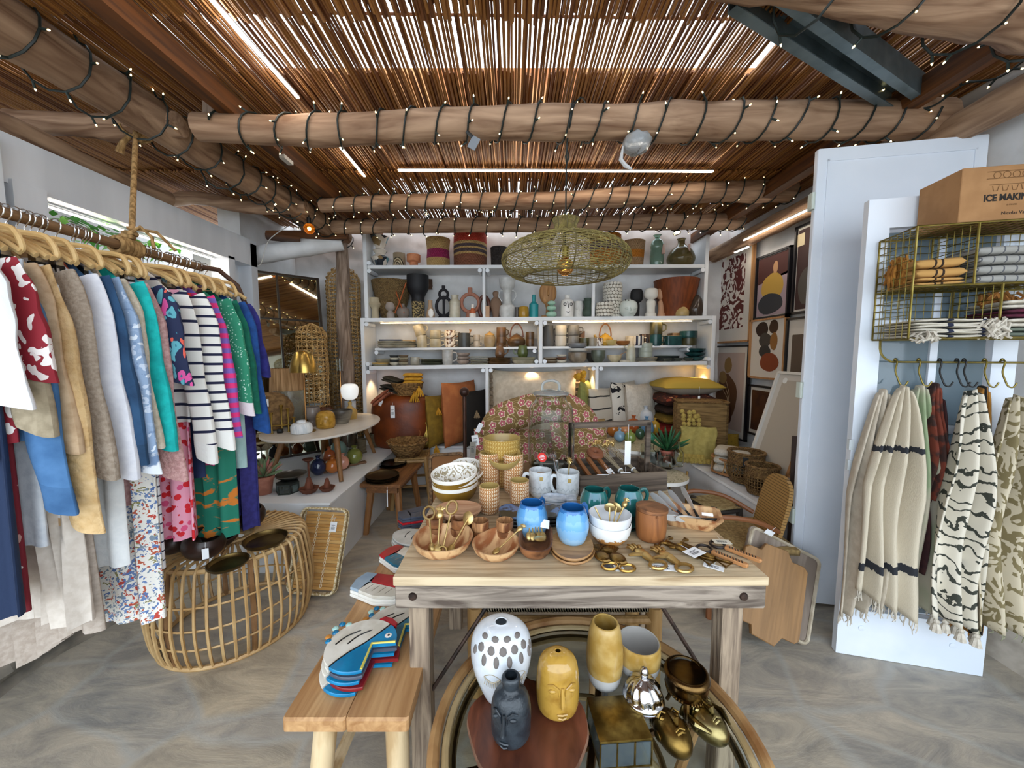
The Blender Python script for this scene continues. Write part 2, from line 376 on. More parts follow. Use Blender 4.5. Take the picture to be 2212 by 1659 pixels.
b1 = log('log_beam', (-1.72, 2.13, 2.74), (2.35, 2.13, 2.78), .07, .098, logm, 'thick peeled log cross beam nearest the camera, wound with fairy lights', 1, .04)
b2 = log('log_beam', (-1.6, 3.2, 2.74), (2.3, 3.15, 2.83), .055, .085, logm, 'middle log cross beam wound with fairy lights, behind the pendant cord', 2, .03)
b3 = log('log_beam', (-1.72, 3.66, 2.72), (2.2, 3.66, 2.77), .06, .075, logm, 'rearmost log cross beam wound with fairy lights just before the shelves', 3, .03)
b4 = log('log_beam', (-2.03, 1.28, 2.79), (-1.76, 4.02, 2.73), .115, .075, logy, 'big weathered log running front to back above the clothes rail', 4, .03)
b5 = log('log_beam', (.75, 1.44, 2.87), (2.5, 1.58, 2.76), .075, .085, logm, 'pale log at the front top corner with loose fairy lights', 5, .02)
log('log_beam', (XL - 1, 2.12, 2.74), (-1.83, 2.14, 2.76), .05, .062, logm, 'short log end running from the big log to the clothes wall', 6, .02)
log('log_beam', (XL - 1, 3.18, 2.78), (-1.72, 3.2, 2.72), .05, .05, logm, 'gnarled hollowed log running into the wall above the white lintel', 7, .06, knots=9)
log('log_beam', (XL - .02, 1.2, 2.6), (XL + .03, 2.75, 2.6), .065, .06, logy, 'pale log lying along the top of the white lintel', 8, .03)
log('log_beam', (2.36, 1.2, 2.7), (2.3, 4.3, 2.62), .075, .08, logy, 'dark gnarled log along the wall above the framed prints', 9, .05, knots=7)
log('log_beam', (-2.1, 3.78, 2.75), (-1.75, 3.9, 2.83), .05, .05, logm, 'short cut log stub with dark end near the white pipe', 10, .01)
def timber(a, b_, wd, ht, L):
    a, b_ = V(a), V(b_); d = b_ - a; M = Matrix.LocRotScale(a, d.to_track_quat('Y', 'Z'), None)
    B().box(-wd / 2, wd / 2, 0, d.length, -ht / 2, ht / 2, c=.006).obj('sawn_rafter', sawn, loc=a, ro=d.to_track_quat('Y', 'Z').to_euler(), L=L, cat='rafter')
timber((-1.56, .2, 2.84), (-1.5, 4.3, 2.84), .085, .1, 'brown sawn rafter under the reeds beside the big log')
timber((2.08, .2, 2.84), (2.06, 4.3, 2.8), .085, .1, 'brown sawn rafter under the reeds near the print wall')
timber((-2.4, 3.72, 2.66), (-1.6, 3.72, 2.66), .05, .08, 'short orange brown timber above the white pipe')
timber((-2.3, 3.55, 2.6), (-2.05, 3.68, 2.6), .12, .04, 'orange brown plank end sticking out above the white pole')
B().box(-.05, .05, -.04, .04, 0, .2, c=.008).obj('wood_block', logz, loc=(-1.67, 2.2, 2.75), L='upright grey wood block wedged on the big log end', cat='block')
post = [(-1.8 + .02 * nv(t * 4, 1) + .02 * t * t, 3.99 + .02 * nv(t * 4, 7), 2.72 - t * (2.72 - ZB)) for t in [i / 24 for i in range(25)]]
B().tube(post, [.062 + .02 * t / 24 + .012 * nv(t * .9, 3) for t in range(25)], 14).obj('tree_trunk_post', logz, L='gnarled grey tree trunk post standing before the tall woven lamp', cat='post', sm=70)
# galvanised channel
a, b_ = V((.86, 1.47, 2.86)), V((2.05, 2.03, 2.84)); d = b_ - a
B().box(-.07, .07, 0, d.length, .05, .055).box(-.07, -.062, 0, d.length, -.05, .05).box(.062, .07, 0, d.length, -.05, .05).box(-.07, -.03, 0, d.length, -.055, -.05).box(.03, .07, 0, d.length, -.055, -.05)\
    .obj('steel_channel', P('7f8f95', .45, c2='66767c', me=.6, s=6), loc=a, ro=d.to_track_quat('Y', 'Z').to_euler(), L='grey galvanised steel channel crossing the reed roof diagonally', cat='channel', sm=20)
# white painted bamboo pipe in the corner
a, b_ = aty(548, 552, 3.62), aty(738, 522, 3.85)
pts = [a.lerp(b_, t / 12) for t in range(13)]
B().tube(pts, [.085 * (1.06 if i in (2, 7) else 1) for i in range(13)], 16).obj('painted_pole', P('e4e5e6', .6, c2='d5d6d6', s=5, bu=.2), L='thick whitewashed bamboo pole across the corner above the mirror', cat='pole')

# ---------------------------------------------------------------- LED strips
led = P('fff1df', .4, em=10); ledbody = P('f2f2f2', .5)
def ledstrip(a, b_, L, wd=.018, mat=led):
    a, b_ = V(a), V(b_); d = b_ - a; q = d.to_track_quat('Y', 'Z').to_euler()
    o = B().box(-wd / 2, wd / 2, 0, d.length, 0, .008).obj('led_strip', ledbody, loc=a, ro=q, L=L, cat='light')
    B().box(-wd * .42, wd * .42, 0, d.length, -.006, 0).obj('diffuser', mat, o)
ledstrip((-1.2, .9, 2.888), (-1.16, 2.12, 2.888), 'white LED strip under the reeds running front to back above the first log')
ledstrip((-1.15, 2.3, 2.888), (-1.15, 3.0, 2.885), 'white LED strip running back behind the first log beam')
ledstrip(aty(860, 367, 2.9), aty(1540, 370, 2.9), 'long white LED strip across the roof between the log beams')
ledstrip((2.2, 3.6, 2.58), (2.22, 2.55, 2.58), 'white LED strip on the dark log over the framed prints')
ledstrip((2.27, 3.86, 2.535), (2.28, 3.66, 2.535), 'short white LED strip at the end of the print wall')
ledstrip((2.3, 1.85, 2.66), (2.3, 1.5, 2.7), 'short LED strip above the tall white panel')
ledstrip((XL + .05, 1.95, 2.28), (XL + .05, 3.14, 2.28), 'LED strip under the white lintel of the opening')
# ---------------------------------------------------------------- fairy lights
cordm = P('17201d', .5); bulbm = P('ffe2a0', .3, em=1.3); sockm = P('1c2a26', .5)
bulb0 = None
def bulb_at(par, p, d):
    global bulb0
    if bulb0 is None:
        b = B().tube([(0, 0, 0), (0, 0, .03)], .005, 6).tube([(0, 0, .03), (0, 0, .035), (0, 0, .041)], [.003, .004, .0015], 6, 1)
        bulb0 = b.obj('bulb', [sockm, bulbm], par); o = bulb0
    else: o = bulb0.copy(); COL.objects.link(o); o.parent = par
    o.location = p; o.rotation_euler = V(d).to_track_quat('Z', 'Y').to_euler()
def fairy(pr, turns, L, n=95, lo=0., hi=1., seed=1, loose=0):
    pts, rs = pr; random.seed(seed); path = []; N = turns * 14
    ax = (pts[-1] - pts[0]).normalized(); u = ax.cross(V((0, 0, 1))).normalized(); w_ = u.cross(ax)
    def at(t): 
        f = t * (len(pts) - 1); i = min(int(f), len(pts) - 2); return pts[i].lerp(pts[i + 1], f - i), rs[i] * (1 - f + i) + rs[i + 1] * (f - i)
    for i in range(N + 1):
        t = lo + (hi - lo) * i / N; tt = t + .012 * nv(seed, i * .11); c, r = at(min(max(tt, 0), 1)); a = 6.2832 * turns * i / N
        dirn = u * math.cos(a) + w_ * math.sin(a); k = r * 1.02 + .008 + loose * max(0, -math.sin(a)) * (.5 + nv(i * .05, seed))
        path.append((c + dirn * k, dirn))
    o = B().tube([p for p, q in path], .0052, 5).obj('fairy_lights', cordm, L=L, cat='string lights', g=None)
    for j in range(n):
        i = int((j + rnd(.1, .9)) / n * N); p, q = path[i]
        dr = (q + ax * rnd(-1.2, 1.2) + w_ * rnd(-.5, .6)).normalized(); bulb_at(o, p, dr)
fairy(b1, 22, 'dark fairy light string wound round the front log cross beam', 88, .03, .97, 1)
fairy(b2, 26, 'dark fairy light string wound round the middle log cross beam', 95, 0, 1, 2)
fairy(b3, 26, 'dark fairy light string wound round the rearmost log cross beam', 90, 0, 1, 3)
fairy(b4, 17, 'dark fairy light string wound round the big front-to-back log', 98, 0, 1, 4, .06)
fairy(b5, 5, 'loose fairy lights hanging round the pale corner log', 26, .05, 1, 5, .08)
fairy(([V((2.05 + i * .04, 2.1 - i * .04, 2.76 + .01 * i)) for i in range(12)], [.01] * 12), 3, 'fairy light tail strung towards the plaster wall corner', 12, 0, 1, 6)
# ================================================================ CLOTHES RAIL
rail_m = wood('8a6a48', '6b4e33', 1, 14)
rp = [(-1.62 + .004 * nv(i * .6), .78 + i * .07, 1.95 + .004 * nv(i, 3)) for i in range(18)]
B().tube(rp, .019, 12).obj('clothes_rail', rail_m, L='round wooden clothes rail hung from ropes and packed with hangers', cat='clothes rail', sm=60)
rope = P('b08d5c', .9, c2='7d6038', s=60, st=(1, 1, .4), bu=.6)
rb = B(); a, b_ = V((-2.05, 2.12, 2.74)), V((-1.625, 1.62, 1.97))
rb.tube([a.lerp(b_, i / 20) for i in range(21)], .011, 8)
for i in range(6): rb.tube([(x - 1.625, 1.6 + i * .016 - .04, z + 1.95) for x, z, _ in [(p[0], p[1], 0) for p in circ(.03, 14)]], .0095, 6, closed=True)
for i in range(3): rb.tube([(x - 1.625, z + 1.59 + i * .014, 1.975 + i * .018) for x, z, _ in circ(.02, 12)], .009, 6, closed=True)
rb.tube([(-1.62, 1.6, 2.0), (-1.58, 1.62, 2.04), (-1.545, 1.63, 2.0), (-1.53, 1.62, 1.95)], .007, 6).tube([(-1.62, 1.6, 2.03), (-1.55, 1.66, 2.03), (-1.5, 1.69, 1.96)], .007, 6)
for i in range(4): rb.tube([(-2.05 + x, 2.1 + i * .02, 2.74 + z) for x, z, _ in circ(.062, 16)], .01, 6, closed=True)
rb.tube([(-2.06, 2.1, 2.68), (-2.09, 2.08, 2.63), (-2.11, 2.08, 2.58)], [.012, .014, .02], 6)
rb.obj('hanging_rope', rope, L='knotted jute rope tying the clothes rail up to the log', cat='rope', sm=60)
B().tube([(-1.62, 1.93, 1.95), (-1.57, 2.02, 1.95), (-1.52, 2.08, 1.88), (-1.5, 2.12, 1.76), (-1.49, 2.13, 1.62)], .013, 8).obj('leather_strap', P('4a2c1a', .5), L='dark brown leather strap curving down from the end of the rail', cat='strap')

hw_m = P('dcbb82', .45, c2='c9a063', s=12, st=(.3, 1, 1)); steel = P('c9ccd0', .22, me=1); blackp = P('141414', .4)
def hanger(y, clip, k, what):
    e = empty('clothes_hanger', (-1.62, y, 1.95), ('plywood clip' if clip else 'curved plywood') + ' hanger of the ' + ' '.join(what.split()[:11]), 'hanger', 'hangers on the clothes rail', rz=rnd(-6, 6))
    B().tube([(.022 * math.cos(math.radians(q)), 0, .004 + .024 * math.sin(math.radians(q))) for q in range(200, -80, -20)] + [(.0, 0, -.03), (0, 0, -.075)], .0022, 6).obj('hook', steel, e)
    b = B()
    if clip:
        pr = [(-.19, 0, -.15), (-.2, 0, -.14), (-.185, 0, -.1), (-.15, 0, -.08), (0, 0, -.07), (.15, 0, -.08), (.185, 0, -.1), (.2, 0, -.14), (.19, 0, -.15)]
        b.tube(smoothp(pr, 4), .0062, 6, fl=1.5).tube([(-.19, 0, -.148), (.19, 0, -.148)], .0022, 6)
    else: b.tube(smoothp([(-.2, 0, -.155), (-.13, 0, -.11), (0, 0, -.07), (.13, 0, -.11), (.2, 0, -.155)], 4), .007, 6, fl=1.4)
    b.obj('hanger_frame', hw_m, e)
    if clip:
        for sx in (-1, 1): B().box(sx * .14 - .011, sx * .14 + .011, -.011, .011, -.165, -.125).box(sx * .14 - .013, sx * .14 + .013, -.013, .013, -.185, -.163, 1).tube([(sx * .14, -.015, -.14), (sx * .14, .015, -.14)], .006, 6).obj('clip', [steel, blackp], e)
def garment(name, L, cat, y, hw, ln, mt, sl=0, sw=.05, fl=1.0, clip=0, x=-1.62, fold=.006, cuff=None, rz=None, bend=.075, hem=0, fr=9):
    s = rnd(0, 50); zt = 1.775 if clip else 1.868
    def body(u, v):
        a = 6.28318 * u; d = v * ln
        if clip: h = .155 + (hw - .155) * min(1, d / .25)
        else: h = .055 + (hw - .055) * min(1, d / .17) ** .8
        h *= 1 + (fl - 1) * v; c, sn = math.cos(a), math.sin(a)
        xx = h * math.copysign(abs(c) ** .75, c)
        f = fold * (.25 + min(1, v * 2)) * (math.sin(fr * 3.14 * xx / hw / 2 + s + v * 1.2) + .6 * math.sin(fr * 1.7 * xx / hw + s * 2))
        yy = (.009 + .005 * v) * math.copysign(abs(sn) ** .5, sn) + f
        return (xx, yy, -d + hem * (xx / hw) * v + .006 * nv(xx * 20, v, s) - (0 if not hem else hem * .4 * v * math.sin(xx * 20 + s)))
    g = B().grid(body, 44, 18); n = len(g.v) // 45
    mats = [mt, cuff or mt]
    o = g.obj(name, mats, loc=(x, y, zt), rz=rz if rz is not None else rnd(-3, 2), L=L, cat=cat, g=None, sm=80)
    if sl:
        def slv(u, v):
            a = 6.28318 * u; d = v * sl; w_ = sw * (1.15 - .35 * v) * (1 + .05 * math.sin(v * 21 + s) * min(1, v * 2)); t = .011 + .009 * min(1, v * 4)
            cx = hw * .8 + .035 * min(1, v * 5) + bend * v ** .8 + .004 * math.sin(v * 9 + s); cy = -.004 - .006 * math.sin(v * 3) + .002 * math.sin(v * 17 + s)
            return (cx + w_ * math.cos(a) + .012 * math.sin(a) , cy + t * math.sin(a) + .003 * math.sin(3 * a + s + v * 5), -.10 - d * 1.1 - .02 * math.cos(a) * v + (.03 * (1 - math.cos(a)) * (1 - v) ** 4 * -1))
        q = B().grid(slv, 20, 26, kf=lambda u, v: 1 if v > .88 and cuff else 0)
        so_ = q.obj('sleeve', mats, o, sm=80)
        c = so_.copy(); COL.objects.link(c); c.parent = o; c.scale = (-1, 1, 1)
    hanger(y, clip, 0, L.split(' with ')[0])
    return o
def fab(c, c2=None, s=40, **k): return P(c, .85, c2 or c, s=s, bu=k.pop('bu', .25), sh=.0, **k)
def denim(c, c2, s=14): return P(c, .85, c2, s=s, de=8, lo=.35, hi=.65, bu=.1, bs=180)
tee = fab('dadbde'); linen = P('c9b795', .9, 'b7a27d', s=60, st=(1, 1, .3), bu=.4)
gauze = P('d8b98a', .9, 'c4a06d', s=45, st=(1, 1, 1), bu=.9, lo=.3, hi=.7)
knit = P('a89a8a', .95, '978878', s=90, bu=.6); knitp = P('d3a7a4', .95, 'bd8e8b', s=90, bu=.7)
stripe = P('1c2140', .85, 'eeece6', t='s', s=24, lo=.27); stripe2 = P('7f63b8', .85, 'e5377e', t='s', s=22, lo=.5)
stripeb = P('caa77b', .85, 'f0eeec', t='s', s=14, lo=.5)
redprint = P('8c1f2c', .8, t='v', s=34, lo=.42, cols=['eee6e2', 'efe8e4', 'e6dcd8', '8c1f2c'], di=.1, st=(1, 1, .6))
maroon = P('7c1d2a', .8, t='v', s=24, lo=.36, cols=['e8dcd6', '7c1d2a', 'c59a92'], di=.1)
stars = P('8fa6c4', .85, t='v', s=44, lo=.4, cols=['dde6f0', '7d95b6', 'c3d0e2', '9db2cd'], di=.06)
leafy = P('20284a', .8, t='v', s=30, lo=.5, c2='2f6f86', cols=['3f8fa3', 'e5604f', '5fa9b8', 'd9559a', '3f8fa3'], di=.08, st=(1, 1, .55))
floral = P('ece9e2', .8, t='v', s=46, lo=.46, cols=['c0483c', '5d78ad', '7f8f9f', 'b9593f', '6d87b8', '8f8a5a'], di=.12)
hearts = P('f0a9bf', .8, t='v', s=32, lo=.44, cols=['d8262f', 'd8262f', 'e25a86', 'c81f2a'])
jungle = P('1f7a64', .8, t='n', c2='d07a2a', s=7, st=(1, 1, 2.2), lo=.55, hi=.58, de=6, di=.8)
greendot = P('2f8a6a', .85, t='v', s=90, lo=.3, cols=['9fd0b8', '2f8a6a', 'bfe0d0'])
redb = P('d22a22', .8, t='v', s=14, lo=.35, cols=['2a1614', 'efe6e0', 'd22a22', 'd22a22'])
G = garment
G('t_shirt', 'plain white short sleeved tee nearest the camera on the rail', 'T-shirt', .97, .21, .66, tee, sl=.36, sw=.08)
G('trousers', 'dark navy trousers hanging behind the white tee', 'trousers', 1.0, .15, 1.02, fab('1c2c4a'), clip=1, x=-1.55)
G('blouse', 'dark red short sleeved blouse with white tropical print', 'blouse', 1.03, .215, .62, redprint, sl=.30, sw=.075)
G('dress', 'maroon and white printed dress behind the dark red blouse', 'dress', 1.05, .16, 1.05, maroon, clip=1)
G('denim_jacket', 'mid blue denim jacket with a long sleeve and buttoned cuff, nearest jacket', 'jacket', 1.08, .215, .62, denim('4f7aa8', '37608c'), sl=.66, sw=.052, cuff=denim('446d99', '2f5680'))
G('khaki_shirt', 'khaki linen shirt with rolled sleeves beside the blue denim jacket', 'shirt', 1.055, .205, .6, P('a3957d', .9, '8f826b', s=40, bu=.3), sl=.44, sw=.06)
G('jeans', 'pale grey white jeans hanging under the denim jacket', 'jeans', 1.10, .15, .86, fab('ccd0d6', 'bfc4cc'), clip=1, x=-1.57, fl=.95)
G('cardigan', 'camel cardigan with white trim next to the denim jacket', 'cardigan', 1.115, .205, .62, fab('c6a988', 'b89a78'), sl=.5)
G('gauze_blouse', 'crinkled beige gauze blouse with gathered puffy cuff', 'blouse', 1.145, .215, .75, gauze, sl=.74, sw=.062, fold=.014)
G('pleated_skirt', 'cream pleated long skirt hanging low behind the beige gauze blouse', 'skirt', 1.165, .17, 1.17, fab('d9cfc4', 'cfc4b8'), clip=1, fl=1.1, fold=.022, fr=18, x=-1.6)
G('striped_dress', 'tan and white horizontally striped dress edge by the gauze cuff', 'dress', 1.175, .215, .92, stripeb, fl=1.08)
G('knit_jumper', 'taupe knitted jumper behind the camel cardigan', 'jumper', 1.2, .215, .75, knit, sl=.6, sw=.055)
G('linen_dress', 'greige long linen dress with uneven hem, hanging lowest', 'dress', 1.22, .17, 1.3, P('b9aca0', .9, 'ab9d90', s=60, bu=.3), clip=1, fl=1.12, hem=.06, fold=.016)
G('white_shirt', 'white cotton shirt with long sleeve next to the taupe jumper', 'shirt', 1.245, .215, .68, fab('e0e1e8', 'd8d9e2'), sl=.62, sw=.055)
G('white_skirt', 'plain white straight skirt hanging under the dark denim sleeve', 'skirt', 1.30, .185, 1.05, fab('e6e8e8', 'dfe2e3'), clip=1, fold=.006, x=-1.6)
G('rust_blouse', 'rust orange top between the white shirt and dark denim', 'top', 1.265, .205, .5, fab('b55a3c', 'a44e32'))
G('denim_jacket', 'dark indigo denim jacket with stitched turned-up cuff', 'jacket', 1.28, .228, .6, denim('2f5479', '1f3d5e'), sl=.58, sw=.06, cuff=denim('28496b', '1c3752'))
G('denim_jacket', 'pale washed denim jacket printed with stars', 'jacket', 1.315, .238, .62, stars, sl=.62, sw=.062, cuff=P('dfe5ec', .85, '6f87a8', s=30, lo=.45, hi=.55))
G('cardigan', 'oatmeal knit cardigan next to the star printed denim', 'cardigan', 1.35, .222, .6, P('cfc3b0', .95, 'bfb29d', s=70, bu=.6), sl=.54, sw=.058)
G('jumper', 'bright turquoise plain jumper', 'jumper', 1.395, .245, .6, fab('14b8b4', '0ea5a3'), sl=.56, sw=.055)
G('floral_dress', 'white dress with small red and blue floral print, hanging low', 'dress', 1.405, .195, 1.34, floral, clip=1, fl=1.0, fold=.01, x=-1.6)
G('fringed_scarf', 'dusty pink fringed knit scarf hanging under the turquoise jumper', 'scarf', 1.425, .17, .86, knitp, clip=1, fold=.012)
G('striped_tights', 'white leggings with thin navy stripes beside the floral dress', 'leggings', 1.445, .17, 1.15, P('1c2140', .85, 'e6e6ea', t='s', s=26, lo=.16), clip=1, x=-1.59)
G('lacy_jumper', 'dusty pink lacy knit jumper with long sleeve', 'jumper', 1.435, .225, .78, knitp, sl=.68, sw=.055)
G('leaf_blouse', 'navy blouse with teal coral and pink leaf print', 'blouse', 1.475, .24, .62, leafy, sl=.34, sw=.065)
G('denim_skirt', 'dark navy denim skirt with frayed hem under the striped jumper', 'skirt', 1.66, .19, .84, denim('1d2f55', '152445'), clip=1, x=-1.6)
G('heart_dress', 'pink dress with red heart print under the navy skirt', 'dress', 1.60, .17, 1.1, hearts, clip=1, fold=.016, x=-1.58)
G('striped_jumper', 'white jumper with thin navy stripes and long sleeve', 'jumper', 1.65, .262, .6, stripe, sl=.62, sw=.05, cuff=fab('efeeea'))
G('striped_cardigan', 'second white and navy striped sleeve garment behind the first striped jumper', 'jumper', 1.585, .235, .66, P('1c2140', .85, 'eeece6', t='s', s=17, lo=.2), sl=.66, sw=.045, cuff=fab('efeeea'))
G('striped_jumper', 'pink and purple striped jumper', 'jumper', 1.715, .265, .6, stripe2, sl=.58, sw=.045)
G('red_blouse', 'red top with bold black and white print under the striped sleeves', 'top', 1.68, .18, .72, redb, clip=1, x=-1.59)
G('fluffy_jumper', 'raspberry pink fluffy jumper hem below the striped cuffs', 'jumper', 1.73, .19, .8, P('c8437f', .95, 'b53870', s=90, bu=.8), clip=1, x=-1.6)
G('jungle_dress', 'green and orange jungle print dress above the rattan table', 'dress', 1.78, .2, 1.18, jungle, clip=1, fold=.012, x=-1.58)
G('dotted_blouse', 'green dotted blouse with white lining', 'blouse', 1.8, .26, .6, greendot, sl=.5, sw=.06, cuff=fab('e9dfe4'))
G('black_blouse', 'black top between the green garments', 'top', 1.825, .21, .5, fab('16181c'))
G('green_jumper', 'plain bottle green jumper', 'jumper', 1.86, .25, .62, fab('14705a', '0f6350'), sl=.5)
G('mint_jeans', 'pale mint jeans with frayed ends under the green blouse', 'jeans', 1.88, .17, .86, denim('b3cfcc', '9dbdba'), clip=1, x=-1.55)
G('maxi_skirt', 'violet blue long skirt at the far end of the rail', 'skirt', 1.95, .19, 1.22, fab('37347a', '2e2b69'), clip=1, fold=.014, x=-1.58)
G('blue_jumper', 'royal blue jumper, last but one on the rail', 'jumper', 1.92, .26, .6, fab('1d4f94', '184381'), sl=.6, sw=.045)
G('purple_blouse', 'dark purple blue top, last on the rail', 'top', 1.985, .215, .55, fab('2f2f80', '26266c'), sl=.34, sw=.05)

# ================================================================ RATTAN TABLE + BOWLS
cane = P('c8a877', .5, c2='a9824f', s=9, bu=.1, lo=.3, hi=.7); caned = P('8f6a47', .55, c2='74522f', s=9)
rt = empty('rattan_table', (-1.54, 1.97, 0), 'low round drum table of open bent rattan canes under the clothes', 'table')
b = B(); n = 46; R0 = .36
for i in range(n):
    a = 6.2832 * i / n; c, s = math.cos(a), math.sin(a)
    pr = [(.05, .49), (.2, .505), (.3, .505), (.335, .49), (.35, .45), (.37, .3), (.375, .2), (.36, .08), (.34, .02)]
    b.tube([(r * c, r * s, z) for r, z in smoothp(pr, 2)], .0074, 5)
b.obj('canes', cane, rt, sm=70)
for r, z in ((.372, .33), (.376, .22), (.366, .12)): B().tube(circ(r - .01, 40, z), .0055, 5, closed=True).obj('hoop', cane, rt)
B().tube(circ(.335, 40, .012), .012, 6, closed=True).obj('hoop', cane, rt)
B().tube(circ(.325, 40, .485), .013, 6, closed=True).obj('hoop', cane, rt); B().tube(circ(.09, 20, .5), .01, 6, closed=True).obj('hoop', cane, rt)
for i in range(6):
    a = 1.05 * i + .3; B().tube([(.33 * math.cos(a), .33 * math.sin(a), .49), (.352 * math.cos(a), .352 * math.sin(a), .25), (.33 * math.cos(a), .33 * math.sin(a), .01)], .013, 6).obj('leg', caned, rt)
coco = P('35211a', .35, c2='251712', s=20, bu=.2); cocoin = P('5a3a28', .6)
def bowlp(r, h, t=.006, base=.45, n=8):
    o = [(0, 0)] + [(r * (base + (1 - base) * math.sin(1.5708 * i / n) ** .8), h * (i / n) ** 1.35) for i in range(n + 1)]
    i_ = [(p[0] - t, p[1] + t * .6) for p in o[:0:-1]]
    return o + [(o[-1][0] - t * .5, h + t * .3)] + i_[1:] + [(0, t)]
def place(b, name, mats, px, py, z, L, cat, g=None, rz=0, ro=None, dz=0.0015, sm=40):
    p = atz(px, py, z); return b.obj(name, mats, loc=(p.x, p.y, z + dz), rz=rz, ro=ro, L=L, cat=cat, g=g, sm=sm)
TT = .514
def coconut(px, py, w, L, tilt):
    p = atz(px, py, TT); r = w * mpp(p) / 2
    pr = [(math.sin(3.1416 * i / 14) * r + 1e-5, -math.cos(3.1416 * i / 14) * r * .85) for i in range(11)]
    pr += [(q[0] * .9, q[1]) for q in pr[::-1]]
    B().lathe(pr, 24).obj('coconut_bowl', [coco], loc=(p.x, p.y, TT + r * .86), ro=(math.radians(tilt), math.radians(tilt * .4), 1), L=L, cat='bowl', g='coconut bowls on the rattan table')
coconut(443, 1205, 78, 'round dark coconut shell bowl with a paper tag near the front of the rattan table', 14)
coconut(375, 1195, 62, 'dark coconut shell bowl half hidden under the hanging dresses', -10)
coconut(478, 1175, 74, 'open dark coconut shell bowl tipped over behind the tagged one', 60)
coconut(537, 1140, 66, 'round dark coconut shell bowl beside the violet skirt', 8)
brass = P('6e5a32', .38, c2='4f3f22', s=8, me=.9); gold = P('c9a14a', .3, c2='a9812f', s=6, me=1); brassl = P('a98b45', .35, c2='8a6d30', s=5, me=.9)
def dish(r, h=.018, t=.004): return [(0, 0), (r * .86, 0), (r * .96, h * .5), (r, h), (r - t, h), (r * .93, h * .6), (r * .84, t), (0, t)]
def plate(px, py, z, w, L, mat=brass, h=.018, cat='plate', g=None, dz=0.002, name='brass_plate'):
    p = atz(px, py, z); r = w * mpp(p) / 2
    return B().lathe(dish(r, h), 36).obj(name, mat, loc=(p.x, p.y, z + dz), L=L, cat=cat, g=g)
plate(493, 1222, TT, 78, 'round antique brass dish at the front of the rattan table'); plate(574, 1172, TT, 84, 'larger antique brass dish beside the coconut by the skirt', h=.024)
tagm = P('eef0f2', .6); tagink = P('3c3f44', .6)
def swing_tag(p, w, h, rz, L, par=None, mat=tagm, ro=None, ink=1, string=.03):
    b = B().box(-w / 2, w / 2, -.0006, .0006, -h, 0)
    if ink:
        for i in range(9): b.box(-w * .3 + i * w * .065, -w * .3 + i * w * .065 + w * (.02 + .015 * (i % 2)), -.0012, -.0006, -h * .75, -h * .52, 1)
        b.box(-w * .3, w * .25, -.0012, -.0006, -h * .35, -h * .31, 1).box(-w * .3, w * .1, -.0012, -.0006, -h * .45, -h * .42, 1)
    b.tube([(0, 0, -.004), (.002, 0, string)], .0009, 4)
    o = b.obj('price_tag', [mat, tagink], par, loc=p, rz=rz, ro=ro)
    return o if par else T(o, L, 'tag')
p = atz(468, 1210, TT); swing_tag((p.x, p.y - .06, TT + .09), .025, .05, 30, 'white paper price tag leaning on the front coconut bowl', ink=0)

# bamboo tray leaning on the plinth
e = empty('bamboo_tray', (-1.25, 2.2, .012), 'rectangular slatted bamboo tray with white lashed edge leaning on the plinth corner', 'tray', ro=(math.radians(-22), 0, math.radians(-6)))
b = B(); w_, h_ = .31, .5
for i in range(24): b.box(-w_ / 2 + .02, w_ / 2 - .02, -.004, .002, .02 + i * .0192, .02 + i * .0192 + .0178, i % 3)
b.obj('slats', [wood('c99a55', 'b98745', 0, 12), wood('c08f4c', 'a97a3e', 0, 12), wood('cfa564', 'b98c4e', 0, 12)], e, sm=20)
lash = P('e0d3b4', .8, c2='b29a68', s=90, st=(1, 1, 1), lo=.45, hi=.55, bu=.5)
for dy, gr in ((-.03, 0), (.004, .012)): B().tube([(x, dy, y + h_ / 2) for x, y in rrect(w_ + .0 - gr * 0, h_, .045)], .0075, 6, closed=True).obj('rim', lash, e)
wl2 = B(); q = rrect(w_ + .004, h_ + .004, .045, 4)
for i in range(len(q)):
    (x0, y0), (x1, y1) = q[i], q[(i + 1) % len(q)]; wl2.add([(x0, -.03, y0 + h_ / 2), (x1, -.03, y1 + h_ / 2), (x1, .004, y1 + h_ / 2), (x0, .004, y0 + h_ / 2)], [(0, 1, 2, 3)])
wl2.obj('side', P('b9a27a', .7, c2='8a744d', s=80, lo=.4, hi=.6), e, thick=.003)
for x in (-.045, .05):
    b = B()
    for s in (0, 1): b.tube([(x + .007 * math.sin(i * 1.05 + s * 3.14), -.006, .03 + i * .0088) for i in range(51)], .0018, 4)
    b.obj('lacing', P('ece2c8', .8), e)
swing_tag((.07, -.01, .42), .045, .062, 0, '', e)

# ================================================================ MIRROR, WOVEN LAMPS
m0, m1 = aty(515, 568, 3.3), aty(700, 590, 3.78); zt = (m0.z + m1.z) / 2; d = V((m1.x - m0.x, m1.y - m0.y, 0)); wd = d.length; ang = math.degrees(math.atan2(d.y, d.x)); ht = zt - ZB
e = empty('standing_mirror', (m0.x, m0.y, ZB + .003), 'large dark framed mirror divided into panes standing behind the jute lamp', 'mirror', ro=(math.radians(-7), 0, math.radians(ang)))
B().box(0, wd, .006, .012, .01, ht - .01).obj('mirror_glass', P('c9cbb8', .03, me=1), e)
fm = P('2e241c', .45, me=.3)
for x0, x1, z0, z1 in ((-.012, .012, 0, ht), (wd - .012, wd + .012, 0, ht), (0, wd, 0, .02), (0, wd, ht - .02, ht), (wd * .46, wd * .46 + .016, 0, ht), (0, wd, ht * .745, ht * .745 + .014), (0, wd, ht * .43, ht * .43 + .014)):
    B().box(x0, x1, -.008, .02, z0, z1).obj('frame_bar', fm, e)
